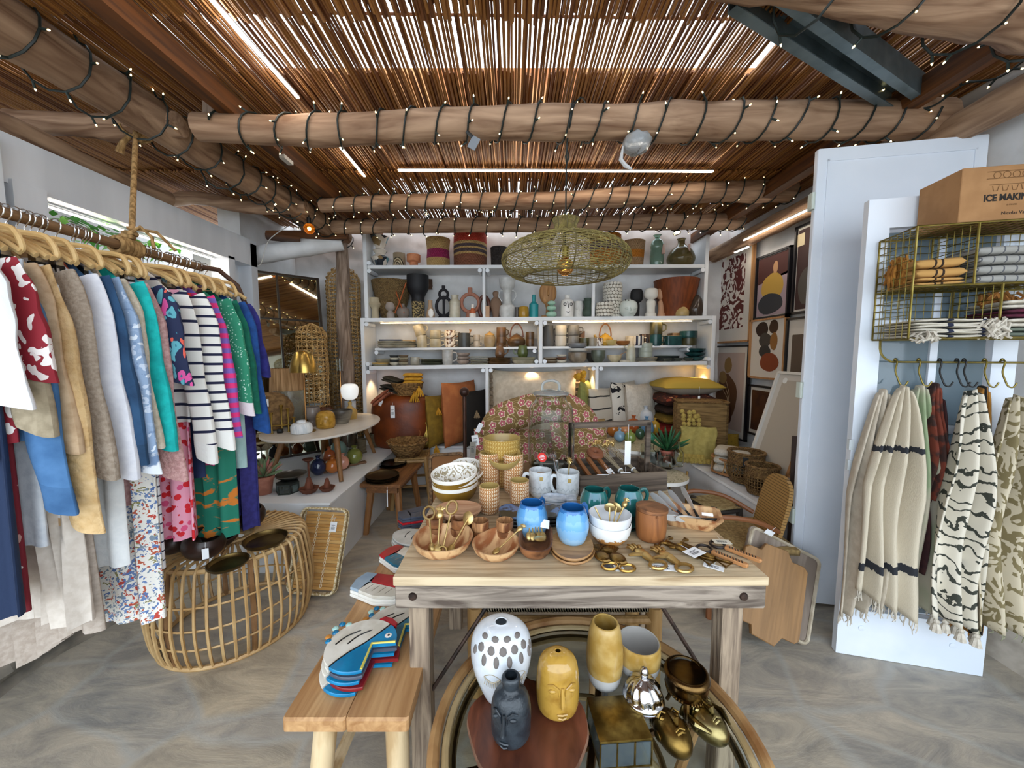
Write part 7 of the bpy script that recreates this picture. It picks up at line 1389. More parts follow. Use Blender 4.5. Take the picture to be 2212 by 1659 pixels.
for i in range(2): B().lathe(bowlp(r, .075, .005, .45), 38).obj('ceramic_bowl', dripb if i == 0 else P('e4e6e8', .25, 'd8dadd', s=8), loc=p + V((0, 0, .002 + i * .035)), L=['lower white bowl with ochre drip glaze in the pair', 'upper plain white bowl holding gold stirrers'][i], cat='bowl')
for i, (x, hx, hd) in enumerate(((-.02, -.05, 'none'), (.0, .004, 'disc'), (.012, .03, 'disc'), (.02, .055, 'pine'))): utensil(p, (x, .0, .06), (hx, .02, .125), ['plain', 'tallest disc topped', 'lower disc topped', 'parrot topped'][i] + ' gold stirrer in the upper white bowl', hd, 'none', 'stirrer', 'gold_stirrer', .9)
# wooden jar
p = TP(1405, 1162); s = mpp(p); o = pot_at(p, 32 * s, 62 * s, [(.75, 0), (.9, .06), (1, .45), (.97, 1)], wood('9a6237', '6b3f22', 2, 7, .4), 'round acacia wood jar with a flat wooden lid', 'jar', 'wooden_jar', 34); B().lathe([(1e-5, 0), (33 * s, 0), (33 * s, .012), (1e-5, .014)], 34).obj('lid', acad, o, loc=(.002, 0, 62 * s + .001), ro=(.0, .04, 0)); B().tube([(0, -32 * s, 60 * s), (0, -35 * s, 58 * s)], .004, 8).obj('lid_pin', acad, o)
# rectangular bowl with knives
p = TP(1487, 1132); b = B(); ou, iu, ob, ib = rrect(.24, .16, .03), rrect(.215, .135, .025), rrect(.17, .1, .03), rrect(.15, .085, .02); n = len(ou); vs = [(x, y, 0) for x, y in ob] + [(x, y, .055) for x, y in ou] + [(x, y, .055) for x, y in iu] + [(x, y, .012) for x, y in ib]
b.add(vs, [tuple(range(n))[::-1]] + [(k * n + i, k * n + (i + 1) % n, (k + 1) * n + (i + 1) % n, (k + 1) * n + i) for k in range(3) for i in range(n)] + [tuple(3 * n + i for i in range(n))])
b.obj('wooden_tray', acal, loc=p, rz=-22, L='rectangular acacia bowl full of knives with black handles', cat='bowl', sm=30)
kst = P('d5d7d8', .35, me=.7)
for i, (x, y, a, el) in enumerate(((-.06, .03, 150, 35), (-.035, .03, 138, 38), (.0, .03, 128, 40), (.04, .04, 112, 48), (-.05, -.02, 158, 12), (-.04, -.045, 170, 4), (-.02, -.055, 176, 3), (.02, -.055, 182, 3))):
    M = rot(0, -el, a) @ tr(0, 0, 0); kn = empty('butter_knife', p + V((x, y, .045)), ['first', 'second', 'third', 'tallest', 'fifth', 'sixth', 'seventh', 'eighth'][i] + ' butter knife with black handle in the rectangular acacia bowl', 'knife', ro=M.to_euler())
    B().prism(smoothp([(.0, -.006), (.03, -.009), (.075, -.015), (.1, -.006), (.095, .009), (.06, .013), (.0, .006)], 3), -.0008, .0008, M=rot(90)).obj('blade', kst, kn); B().tube([(-.08, 0, 0), (-.04, 0, 0), (0, 0, 0)], [.006, .006, .004], 8).obj('handle', blackp, kn)
B().box(-.02, .02, -.001, .001, 0, .012).obj('paper_label', tagm, loc=p + V((.04, -.07, .065)), ro=(-.9, 0, -.3), L='small white label taped on a knife handle in the acacia bowl', cat='label')
# wooden crate with cutlery
crm_ = P('40362e', .75, '6b5d50', s=30, st=(.08, 1, 1), di=.8, bu=.3); a = TP(1252, 1073); b_ = TP(1446, 1060); d = b_ - a; CRZ = math.degrees(math.atan2(d.y, d.x)); CW = .47; CD = .3; CH = .1
cr = empty('wooden_crate', a, 'dark stained wooden crate with a tall handle holding wooden tools and skewers', 'crate', rz=CRZ)
for q in ((0, CW, 0, .012, 0, CH), (0, CW, CD - .012, CD, 0, CH), (0, .012, .012, CD - .012, 0, CH), (CW - .012, CW, .012, CD - .012, 0, CH), (.012, CW - .012, .012, CD - .012, 0, .012)): B().box(*q, c=.0015).obj('side_board' if q[5] > .05 else 'bottom', crm_, cr)
for x in (-.0, CW - .028): B().box(x, x + .028, CD * .55, CD * .55 + .02, CH * .2, .33, c=.002).obj('post', crm_, cr)
B().box(-.0, CW, CD * .55, CD * .55 + .022, .305, .335, c=.003).obj('handle_bar', crm_, cr)
def cl(x, y, z): return a + Matrix.Rotation(math.radians(CRZ), 3, 'Z') @ V((x, y, z))
p = cl(.325, CD * .55 - .012, .3); o = swing_tag((p.x, p.y - .006, p.z - .07), .035, .13, CRZ, 'long white blank hang tag on the crate handle', ink=0, string=.09)
wdh = wood('8f5a32', '6f4324', 1, 10)
for i, (x, L) in enumerate(((.03, 'wooden handled tongs nearest the crate end'), (.1, 'second wooden tool handle in the crate'), (.16, 'thin wooden tool handle in the crate'), (.22, 'wooden tool with leather wrapped head in the crate'))):
    e = empty('wooden_tongs', cl(x, .03, .03), L, 'tongs', ro=(math.radians(22), 0, math.radians(CRZ + 8)))
    B().box(-.011, .011, 0, .23, -.004, .012, c=.003).obj('handle', wdh, e)
    for y in (.03, .055): B().lathe([(1e-5, .0135), (.003, .0135), (.004, .011)], 10, M=tr(0, y, 0)).obj('rivet', kst, e)
    if i == 3: B().tube([(x_, .26 + y_, .01) for x_, y_, _ in circ(.03, 16)], .02, 8, closed=True).obj('leather_wrap', P('7d4a30', .6), e)
B().box(-.02, .02, -.004, .004, 0, .045).tube([(-.03, 0, .05), (.0, -.006, .06), (.03, 0, .05)], .002, 5, 1).obj('black_box', [blackp, tagm], loc=cl(.125, .03, .06), rz=CRZ, ro=(.6, 0, 0), L='small black box with white ribbon between the wooden tools', cat='box')
for k, (x, L) in enumerate(((.31, 'bundle of gold flower topped skewers tied with white cord, first of two'), (.385, 'bundle of gold flower topped skewers tied with white cord beside the hang tag'))):
    e = empty('skewer_bundle', cl(x, .03, .025), L, 'skewers', ro=(math.radians(25), 0, math.radians(CRZ + 18)))
    for i in range(6):
        x_ = -.012 + .005 * i; y1 = .33 + rnd(-.01, .02); sk = B().tube([(x_ * 1.6, 0, .004 * (i % 2)), (x_ * .4, .12, .002 * (i % 3)), (x_ * 2.6, y1, .004 * (i % 2))], .002, 5)
        for j in range(5): an = 6.283 * j / 5 + i; sk.ball((x_ * 2.6 + .01 * math.cos(an), y1 + .004 * j, .006 + .01 * math.sin(an)), .0075, 6, 1)
        sk.obj('skewer', [P('b3a88f', .35, me=.6), gld], e)
    B().tube(circ(.012, 12, 0), .004, 6, closed=True, M=tr(0, .12, 0) @ rot(90)).obj('cord', tagm, e)
for x, y, rz_, L in ((.2, .12, 35, 'white card tucked behind the wooden tools in the crate'), (.27, .06, -20, 'white barcode card beside the skewers in the crate')): swing_tag(cl(x, y, .09), .05, .075, CRZ + rz_, L, ro=(math.radians(-50), 0, math.radians(CRZ + rz_)))
# openers along the front
br2 = P('8a6a34', .35, '5f4420', s=30, me=.9, bu=.3, bs=80)
def opener(px, py, rz, mat, parts, L, nm='bottle_opener'):
    e = empty(nm, TP(px, py) + V((0, 0, .004)), L, 'bottle opener', rz=rz); parts(e, mat); return e
def pineapple(e, m):
    B().ball((0, .01, .006), .03, 16, sq=(.85, 1.15, .35)).obj('fruit', m, e)
    b = B()
    for i in range(7): an = -1.1 + .37 * i; b.tube([(0, .04, .008), (.028 * math.sin(an), .045 + .028 * math.cos(an), .012), (.04 * math.sin(an), .045 + .042 * math.cos(an), .008)], [.006, .007, .002], 5)
    b.obj('crown', m, e); B().tube([(x * 1.1, -.045 + y * .8, .003) for x, y, _ in circ(.024, 20)], .0045, 6, closed=True).box(-.012, .012, -.03, -.018, 0, .01).obj('ring', P('b08a48', .3, me=1), e)
def hand(e, m):
    b = B().ball((0, .03, .008), .02, 14, sq=(.95, 1.2, .5)).tube([(0, .01, .008), (0, -.03, .006)], [.014, .009], 10)
    for fx, fy, ln, an in ((-.016, .048, .028, -.25), (-.006, .054, .034, -.08), (.005, .053, .031, .1), (.015, .046, .024, .28)):
        b.tube([(fx, fy, .009), (fx + math.sin(an) * ln * .55, fy + math.cos(an) * ln * .55, .013), (fx + math.sin(an) * ln, fy + math.cos(an) * ln, .008)], [.0056, .005, .0036], 7)
    b.tube([(-.014, .022, .008), (-.034, .03, .008), (-.05, .034, .006)], [.007, .006, .0045], 7); b.obj('hand', m, e)
    B().tube([(x * 1.15, -.048 + y * .85, .004) for x, y, _ in circ(.025, 20)], .0055, 7, closed=True).obj('ring', m, e)
def antler(e, m):
    b = B().tube([(0, .07, .006), (0, .02, .008), (.0, -.05, .006)], [.011, .009, .01], 8)
    for sx in (-1, 1): b.tube(smoothp([(0, .06, .008), (sx * .025, .075, .01), (sx * .045, .07, .008), (sx * .05, .085, .006)], 3), .005, 6)
    b.obj('stem', m, e); B().tube([(-.0, -.05, .005), (-.02, -.095, .005), (.02, -.095, .005)], .005, 6, closed=True).obj('ring', m, e)
def laced(e, m):
    B().box(-.009, .009, -.085, .03, 0, .012, c=.003).obj('handle', wood('c08a58', 'a06c3e', 1, 10), e)
    b = B()
    for i in range(10): b.tube([(-.006, -.07 + i * .009, .0125), (.006, -.064 + i * .009, .0125)], .0018, 4)
    b.obj('lacing', blackp, e); B().tube([(x, .055 + y * .9, .006) for x, y, _ in circ(.026, 20)], .005, 6, closed=True).box(-.006, .006, .02, .035, 0, .01).obj('ring', P('2a2320', .4, me=.5), e)
opener(1303, 1212, 14, br2, pineapple, 'antique brass pineapple bottle opener, first of the two'); opener(1338, 1216, 16, br2, pineapple, 'antique brass pineapple bottle opener lying on the barcode tag')
gh = P('d6b87a', .4, 'b8965a', s=10, me=1); opener(1398, 1210, 24, gh, hand, 'gold hand shaped bottle opener beside the pineapples', 'hand_opener'); opener(1452, 1216, 24, gh, hand, 'gold hand shaped bottle opener under the white card', 'hand_opener')
opener(1478, 1196, 38, br2, antler, 'bronze antler bottle opener behind the white card', 'antler_opener'); opener(1512, 1200, 36, br2, antler, 'bronze antler bottle opener next to the laced handles', 'antler_opener')
opener(1556, 1206, 38, blk, laced, 'black laced wooden handle bottle opener nearest the table corner', 'laced_opener'); opener(1585, 1196, 38, blk, laced, 'black laced wooden handle bottle opener at the table edge', 'laced_opener')
def flat(px, py, w, h, rz, L, m=tagm, lift=.003, tilt=0): swing_tag(TP(px, py) + V((0, h / 2, lift)), w, h, 0, L, ro=(math.radians(-90 + tilt), 0, math.radians(rz)), mat=m)
flat(1308, 1228, .03, .04, 20, 'black and white tag under the first pineapple opener', P('5a5a5e', .6)); flat(1337, 1230, .03, .035, 0, 'white barcode tag under the second pineapple opener'); flat(1433, 1228, .085, .035, -10, 'white barcode tag tied to the first gold hand opener')
flat(1493, 1208, .065, .045, 30, 'big white barcode card over the bronze openers', lift=.022); flat(1548, 1228, .06, .03, -35, 'white and blue price tag at the front of the table'); flat(1560, 1180, .06, .03, -6, 'cream swing tag on the laced bottle openers', P('d6d0bf', .6), .016)
# ================================================================ WOODEN BENCH WITH FISH PLATES
bw = P('c09768', .5, '966a40', s=26, st=(1, .06, 1), di=1.2, lo=.35, hi=.68, bu=.1, de=6); bl = P('d3bb94', .6, 'b09268', s=20, st=(1, 1, .2), bu=.1)
BX0, BX1 = -.665, -.30
e = empty('wooden_bench', (0, 0, 0), 'long light wooden bench beside the work table carrying painted fish plates', 'bench')
B().box(BX0, (BX0 + BX1) / 2 - .0006, .985, 2.44, .405, .45, c=.006).obj('seat_plank', bw, e); B().box((BX0 + BX1) / 2 + .0006, BX1, .985, 2.44, .405, .45, c=.006).obj('seat_plank', bw, e)
for x in (BX0 + .09, BX1 - .06):
    for y in (1.07, 2.3): B().tube([(x, y, .405), (x + (.01 if x > -.45 else -.015), y + (-.03 if y < 2 else .03), .2), (x + (.015 if x > -.45 else -.03), y + (-.05 if y < 2 else .05), 0)], [.036, .034, .028], 10).obj('leg', bl, e)
B().tube([(BX0 + .075, 1.04, .2), (BX1 - .05, 1.04, .2)], .02, 8).obj('stretcher', bl, e) if 0 else B().tube([(BX0 + .08, 1.07, .14), (BX0 + .09, 2.3, .16)], .02, 8).obj('stretcher', bl, e)
NZ = .451
crk = P('e2ddd2', .25, 'cdc6b7', s=14); red = P('b3222c', .25, '8f1a22', s=12); bluep = P('1786b8', .15, '0f6f9c', s=8); dkb_ = P('4a5262', .3, '3a4150', s=8); palb = P('9fb2c2', .25, '8a9fb2', s=10); yel = P('d3c65a', .3); ink = P('17120f', .4); tealp = P('1f7590', .25, '175c74', s=10)
def plate_piece(poly, z0, z1, nm, m, e, c=.0015): return B().prism(poly, z0, z1, c=c).obj(nm, m, e, sm=40)
def bird(loc, rz, L, head=bluep, top=1):
    e = empty('bird_plate', loc, L, 'plate', rz=rz); q = math.radians
    cv = [(.077, .085), (.045, .042), (.01, -.0), (-.03, -.036), (-.055, -.066), (-.07, -.091)]
    body = [(.115 * math.cos(q(t)), .115 * math.sin(q(t))) for t in range(48, 230, 9)] + [(x - .0015, y + .0015) for x, y in cv[::-1]][1:-1]
    hd = [(.115 * math.cos(q(t)), .115 * math.sin(q(t))) for t in range(233, 288, 9)] + [(.036, -.109), (.04, -.008), (.116, -.004)] + [(.116 * math.cos(q(t)), .116 * math.sin(q(t))) for t in range(5, 47, 8)] + [(x + .0015, y - .0015) for x, y in cv][1:-1]
    plate_piece(body, 0, .011, 'body', crk, e); plate_piece(hd, 0, .0112, 'head', head, e)
    if top:
        B().tube([(.034, -.107, .0115), (.036, -.004, .0115), (.114, -.001, .0115)], .0045, 6).obj('mouth_trim', yel, e); B().tube([(x, y, .0116) for x, y in cv], .002, 5).obj('outline', ink, e)
        for x in (-.05, -.01): B().tube(smoothp([(x - .035, .0, .0115), (x - .01, .035, .0118), (x + .03, .06, .0115)], 3), [.0025] * 6 + [.0015], 5).obj('brush_line', ink, e)
        B().lathe([(1e-5, .0125), (.007, .0125), (.012, .0115)], 16, M=tr(.082, .03, 0)).obj('eye', rimw, e); B().lathe([(1e-5, .0132), (.004, .0132), (.005, .012)], 12, M=tr(.083, .03, 0)).obj('pupil', ink, e)
        plate_piece([(.03, .114), (.06, .1), (.082, .082), (.1, .072), (.1, .088), (.075, .114), (.045, .124)], .001, .013, 'crest', red, e)
        b = B(); 
        for i, c in enumerate((0, 1, 0, 2, 0)): b.ball((-.10 - .012 * (i % 2) - .004 * i, .10 - .02 * i, .008), .012, 8, c, sq=(1, 1, .5))
        b.ball((-.075, .095, .008), .012, 8, 1, sq=(1, 1, .5)).obj('beads', [bluep, P('a8d0c8', .3), P('c08034', .3)], e)
    return e
p = atz(782, 1432, NZ)
for i in range(5): bird((p.x + .004 * (4 - i) * (1 if i % 2 else -.5), p.y - .004 * (4 - i), NZ + .002 + i * .0145), 2 + rnd(-2, 2), ['lowest', 'second', 'third', 'fourth', 'topmost blue headed'][i] + ' bird plate in the front stack on the bench', [bluep, P('7d1c22', .3), bluep, P('4a5262', .3), bluep][i], i == 4)
p = atz(852, 1372, NZ)
for i in range(2): bird((p.x, p.y + .02, NZ + .002 + i * .0145), 4, ['lower', 'upper'][i] + ' bird plate in the stack beside the table leg', [bluep, tealp][i], i)
def fish(px, py, rz, n, cols, L, z=NZ, s=1, dx=0):
    p = atz(px, py, z)
    for i in range(n):
        c = cols if i == n - 1 else (cols[(i + 1) % len(cols)],) * 3 if n > 3 else (rimw,) * 3
        e = empty('fish_plate', (p.x + dx, p.y + .003 * i, z + .002 + i * .0135), (['lowest', 'second', 'third', 'fourth', 'fifth'][i] if i < n - 1 else 'topmost') + ' ' + L, 'plate', rz=rz, sc=s)
        plate_piece([(-.115, -.05), (-.075, -.055), (-.06, 0), (-.075, .055), (-.12, .05), (-.13, 0)], 0, .011, 'tail', c[0], e); plate_piece([(-.074, .002), (-.074, .055), (0, .066), (.07, .05), (.11, .002)], 0, .011, 'back', c[1], e); plate_piece([(-.074, -.002), (.11, -.002), (.07, -.05), (0, -.066), (-.074, -.055)], 0, .011, 'belly', c[2], e)
        if i == n - 1:
            for k in range(4): B().tube([(-.05 + .028 * k, -.045, .0112), (-.042 + .028 * k, -.01, .0114)], .0012, 4).obj('scratch_line', P('8d8476', .5), e)
fish(820, 1285, -18, 3, (palb, red, crk), 'fish plate with grey tail and red back, nearest fish stack', s=1.15, dx=.02)
fish(868, 1222, -34, 3, (red, crk, tealp), 'fish plate with red tail and teal belly in the second fish stack', s=1.15, dx=.02)
p = atz(878, 1178, NZ)
for i in range(3): 
    e = B().prism([(.115 * math.cos(t) * (1 + .15 * math.cos(t)), .085 * math.sin(t)) for t in [6.283 * k / 30 for k in range(30)]], 0, .011, c=.003).obj('leaf_plate', P('c9c9c4', .25, 'b5b5b0', s=10), loc=(p.x + .03, p.y + .01 * i, NZ + .002 + i * .0135), rz=150, L=['lowest', 'middle', 'topmost'][i] + ' pale grey oval plate with dark strokes behind the fish stacks', cat='plate')
    if i == 2:
        for x in (0, .05): B().tube(smoothp([(x - .02, .03, .0115), (x, 0, .0115), (x + .005, -.035, .0115)], 3), .002, 5).obj('brush_line', ink, e)
fish(905, 1128, 28, 5, (dkb_, dkb_, dkb_, red), 'dark blue and red fish plate in the rear stack by the table', s=1.15, dx=.02)

# ================================================================ UNDER THE TABLE
crd = P('9a8f78', .9, '7d725c', s=90, st=(1, .05, 1), lo=.45, hi=.55, bu=.7); lw = wood('b08c5c', '94703f', 2, 8)
e = empty('cord_bench', (.24, 1.66, 0), 'low bench with woven paper cord seat pushed under the work table', 'bench')
for x in (-.4, .38):
    for y in (-.13, .15): B().tube([(x, y, 0), (x, y, .41)], .036, 10).obj('leg', lw, e)
B().grid(lambda u, v: ((u - .5) * .74, -.15 + .3 * v, .40 + .0025 * math.sin(u * 420) + .004), 260, 4).obj('cord_seat', crd, e, thick=.025); B().tube([(-.4, -.14, .35), (.38, -.14, .35)], .018, 8).obj('front_rail', lw, e)
RC = V((.235, .985, 0)); RR = .455; GZ = .4
e = empty('rattan_glass_table', RC, 'round rattan table with clear glass top, half under the work table', 'table')
cn1 = P('bb9362', .5, '8a5f36', s=6, bu=.1); cn2 = P('c4ad82', .5, 'a58c60', s=6)
B().tube(circ(RR, 60, GZ + .006), .017, 8, closed=True).obj('outer_rim', cn1, e); B().tube(circ(RR - .032, 60, GZ - .002), .012, 8, closed=True).obj('inner_rim', cn2, e); B().tube(circ(RR - .05, 60, GZ - .03), .012, 8, closed=True).obj('inner_rim', cn2, e)
B().lathe([(1e-5, GZ - .008), (RR - .02, GZ - .008), (RR - .02, GZ), (1e-5, GZ)], 60).obj('glass_top', P('e9f2ef', .02, tr=1, ir=1.15), e)
B().tube(circ(.3, 40, .1), .013, 8, closed=True).obj('lower_ring', cn2, e); B().tube(circ(.2, 36, .32), .01, 8, closed=True).obj('lower_ring', cn2, e)
for i in range(6):
    a = 1.047 * i + .3; B().tube([((RR - .05) * math.cos(a), (RR - .05) * math.sin(a), GZ - .02), (.28 * math.cos(a), .28 * math.sin(a), .1), (.31 * math.cos(a), .31 * math.sin(a), 0)], .015, 8).obj('leg', cn1, e)
for a in (.2, 1.25, 2.3): B().tube([((RR - .06) * math.cos(a), (RR - .06) * math.sin(a), GZ - .03), (-(RR - .06) * math.cos(a), -(RR - .06) * math.sin(a), GZ - .035)], .012, 8).obj('cross_bar', cn1, e)
SZ = .5
p = atz(1130, 1568, SZ); e = empty('slab_stool', (p.x, p.y, GZ + .002), 'low reddish live edge wood slab stool standing on the glass', 'stool')
def slab(a, r, z): k = 1 + .10 * nv(math.cos(a) * 1.4 + 3, math.sin(a) * 1.4, 2) + .09 * math.cos(a - .4); return (r * k * math.cos(a) * .165, r * k * math.sin(a) * .15, z)
B().lathe([(1e-5, .058), (.88, .058), (.97, .072), (1, .085), (.98, .096), (1e-5, .098)], 48, fx=slab, kf=lambda i: 0 if i > 3 else 1).obj('slab', [P('74412c', .35, '32170f', s=22, st=(.5, .12, 1), di=1.8, lo=.35, hi=.68, bu=.1, de=6), P('8a6650', .7, '5f4030', s=14, bu=.5)], e)
for a in (4.75, 1.0, 2.6): B().tube([(.09 * math.cos(a), .085 * math.sin(a), .06), (.115 * math.cos(a), .105 * math.sin(a), .0)], [.032, .026], 9).obj('leg', P('7d5a48', .6, '573a2c', s=10), e)
SZ += .0005
def egg_face(px, py, w, h, prof, m, L, nm, z, sq=1): 
    p = atz(px, py, z); s = mpp(p); R_ = w * s / 2; H = h; p.z = z + .0015; return pot_at(p, R_, H, prof, m, L, 'vase', nm, 40, None, 0, None, 5, 1, (lambda a, r, z_, R2, H2: (r * math.cos(a), r * sq * math.sin(a), z_))), R_, H
gwh = P('d3d8de', .12, 'c3c9d0', s=18, ct=.5)
o, R_, H = egg_face(1083, 1508, 130, .235, [(.42, 0), (.6, .1), (.9, .4), (1, .65), (.9, .86), (.6, .97), (.25, 1)], gwh, 'white glazed face vase with pierced crown and closed lashes on the slab stool', 'face_vase', SZ, .85)
prf = lambda z: min(smoothp([(.42, 0), (.6, .1), (.9, .4), (1, .65), (.9, .86), (.6, .97), (.25, 1)], 6), key=lambda k: abs(k[1] - z))[0]
def surf(a, z, k=1.0): r = prf(z) * R_ * k; return V((r * math.sin(a), -r * .85 * math.cos(a), z * H))
holem = P('6b6460', .8)
for i, (a, z, sx, sz) in enumerate([(-.55 + .42 * i, .74, .7, 1.5) for i in range(5)] + [(-.75 + .42 * i, .85, 1, 1.1) for i in range(5)] + [(-.8 + .55 * i, .935, 1, .8) for i in range(4)] + [(-1.0, .79, .7, 1.3), (1.3, .79, .7, 1.3)]):
    q = surf(a, z, .985); B().ball((0, 0, 0), .0115, 10, sq=(sx, .35, sz)).obj('pierced_hole', holem, o, loc=q, ro=(-.5 * (z - .6) * 4, 0, a))
lash = P('9c917c', .4)
for a0 in (-.28, .62):
    b = B(); lid = [surf(a0 - .27 + .54 * i / 10, .53 - .055 * math.sin(3.1416 * i / 10), 1.01) for i in range(11)]; b.tube(lid, .0022, 5)
    for i in range(1, 11): q = lid[i]; b.tube([q, q + V((.004 * (i - 5) / 5, -.004, -.012))], .0011, 4)
    b.tube([surf(a0 - .27 + .54 * i / 10, .53 + .05 * math.sin(3.1416 * i / 10), 1.005) for i in range(11)], .0012, 4); b.obj('closed_eye', lash, o)
B().tube([surf(.2, .52, 1.0), surf(.2, .42, 1.06), surf(.2, .38, 1.1), surf(.2, .36, 1.0)], [.003, .007, .01, .004], 8).obj('nose', gwh, o); B().tube([surf(.1, .27, 1.0), surf(.2, .255, 1.02), surf(.3, .27, 1.0)], .004, 6).obj('mouth', gwh, o)
gbk = P('20262c', .3, '2f363c', s=30, bu=.3, bs=60)
o, R_, H = egg_face(1104, 1592, 86, .172, [(.75, 0), (.95, .1), (1, .3), (.98, .55), (.8, .72), (.45, .82), (.44, .88), (.48, .96), (.42, 1)], gbk, 'black matt bottle vase with a modelled face in front on the slab stool', 'face_vase', SZ, .9)
def face3(o, R_, H, m, a0=0, z0=.5, k=.9, sc=1):
    f = lambda a, z, q=1.0: V((R_ * q * math.sin(a + a0), -R_ * k * q * math.cos(a + a0), H * z))
    B().tube([f(0, z0 + .08, .97), f(0, z0 - .08, 1.06), f(0, z0 - .2, 1.14), f(0, z0 - .23, 1.0)], [R_ * .07 * sc, R_ * .1 * sc, R_ * .13 * sc, R_ * .07 * sc], 8).obj('nose', m, o)
    for sg in (-1, 1): B().tube([f(sg * .14, z0 - .05, 1.0), f(sg * .18, z0 + .06, 1.03), f(sg * .42, z0 + .12, 1.03), f(sg * .68, z0 + .08, .99)], R_ * .05, 6).ball(f(sg * .45, z0 + .01, .98), R_ * .13, 10, sq=(1.4, .7, .8)).obj('eye', m, o)
    B().tube([f(-.22, z0 - .36, 1.0), f(0, z0 - .35, 1.05), f(.22, z0 - .36, 1.0)], R_ * .055, 6).tube([f(-.18, z0 - .41, 1.0), f(0, z0 - .42, 1.04), f(.18, z0 - .41, 1.0)], R_ * .05, 6).obj('mouth', m, o)
face3(o, R_, H, gbk, -.35, .53, .9)
gms = P('b08a3c', .15, '8a6420', s=26, lo=.5, hi=.75, ct=.5, de=6)
o, R_, H = egg_face(1204, 1532, 92, .175, [(.7, 0), (.92, .08), (1, .3), (.98, .6), (.85, .85), (.5, .97), (.22, 1.0)], gms, 'mottled mustard glazed face vase on the slab stool', 'face_vase', SZ, .85); face3(o, R_, H, gms, .12, .55, .85)
# things on the glass
ylo = P('b89a5c', .3, 'a3803c', s=20, ct=.2); gw = P('b5b3b0', .5)
p = atz(1304, 1512, GZ); e = empty('double_planter', p + V((0, .0, .003)), 'ochre and white double planter, tall pot joined to a round bowl on little feet', 'planter')
kf2 = lambda H: None
def duo(R_, H, z0, prof, loc, split):
    pr = profile(prof, R_, H, 4); n_ = len(pr); B().lathe(pr, 32, kf=lambda i: 2 if i >= n_ // 2 and i > 3 else (1 if pr[i][1] < H * split else 0)).obj('pot', [ylo, gw, P('a9a5a0', .5) if split > .4 else ylo], e, loc=loc)
duo(.056, .215, 0, [(.3, 0), (.8, .1), (1, .35), (1, .6), (.85, .9), (.72, 1)], (0, 0, .045), .24); duo(.068, .115, 0, [(.3, 0), (.85, .2), (1, .5), (.98, .9), (.96, 1)], (.118, .03, .06), .45)
for x, y in ((0, -.01), (.03, .05), (.12, .02), (.15, .06)): B().tube([(x, y, 0), (x, y, .06)], [.007, .012], 10).obj('foot', gw, e)
sil = P('c6c7cb', .12, me=1, bu=.0); p = atz(1388, 1560, GZ); e = empty('silver_jar', p + V((0, 0, .003)), 'shiny silver acorn shaped lidded jar on the glass table', 'jar')
def flute(a, r, z): k = 1 + .035 * math.sin(18 * a + z * 60); return (r * k * math.cos(a), r * k * math.sin(a), z)
def swirl_(a, r, z): k = 1 + .05 * math.sin(12 * a + z * 60); return (r * k * math.cos(a), r * k * math.sin(a), z)
B().lathe(smoothp([(.001, .004), (.025, .0), (.04, .02), (.054, .06), (.056, .075), (.001, .076)], 4), 54, fx=lambda a, r, z: flute(a, r, z * 1) if z < .06 else (r * math.cos(a), r * math.sin(a), z)).obj('body', sil, e)
B().lathe(smoothp([(.058, .076), (.059, .084), (.052, .092), (.05, .108), (.034, .13), (.012, .14), (.011, .148), (.001, .149)], 4), 72, fx=lambda a, r, z: swirl_(a, r, z) if .09 < z < .138 else (r * math.cos(a), r * math.sin(a), z)).obj('lid', sil, e); B().ball((0, 0, .158), .013, 14, sq=(1, 1, 1.3)).obj('finial', sil, e)
abr = P('6f5632', .25, '4a3620', s=12, me=1); p = atz(1483, 1560, GZ); e = empty('brass_stand', p + V((.005, .02, .003)), 'antique brass ring box with glass on three curved legs', 'trinket box')
B().lathe(smoothp([(.05, .075), (.056, .09), (.06, .105), (.06, .125), (.065, .132), (.062, .142), (.055, .147), (.05, .142), (.05, .1)], 3), 44).obj('ring', abr, e); B().lathe([(1e-5, .14), (.05, .14), (.05, .144), (1e-5, .147)], 36).obj('glass', glass(), e); B().lathe([(1e-5, .085), (.05, .085), (.05, .09), (1e-5, .09)], 30).obj('tray', P('8a8f90', .3, me=.6), e)
for i in range(3): a = 4.3 + 2.09 * i; c, s = math.cos(a), math.sin(a); B().tube(smoothp([(.055 * c, .055 * s, .09), (.062 * c, .062 * s, .06), (.052 * c, .052 * s, .03), (.06 * c, .06 * s, .004)], 4), [.009] * 4 + [.007] * 4 + [.0055] * 5, 8).obj('leg', abr, e)
b = B()
for i in range(40): a = 6.283 * i / 40; b.ball((.0555 * math.cos(a), .0555 * math.sin(a), .085), .004, 5)
b.obj('beading', P('8d7348', .3, me=1), e)
br3 = P('8a7238', .3, '6b5526', s=30, me=.9); p = atz(1338, 1622, GZ); e = empty('brass_box', p + V((0, .02, .003)), 'square brass lidded box with bevelled glass sides on the glass table'.replace('bevelled ', ''), 'trinket box', rz=4)
B().box(-.072, .072, -.065, .065, .072, .08, c=.002).obj('lid', br3, e)
for q in ((-.07, .07, -.064, -.060), (-.07, .07, .06, .064), (-.07, -.066, -.06, .06), (.066, .07, -.06, .06)): B().box(*q, .004, .07).obj('glass_side', P('c9dbe0', .03, tr=.9, ir=1.2), e)
b = B()
for x in (-.07, .07, -.024, .024): b.tube([(x, -.064, 0), (x, -.064, .072)], .0025, 5)
for x in (-.07, .07): b.tube([(x, .064, 0), (x, .064, .072)], .0025, 5)
b.box(-.072, .072, -.066, .066, 0, .004).obj('frame', br3, e)
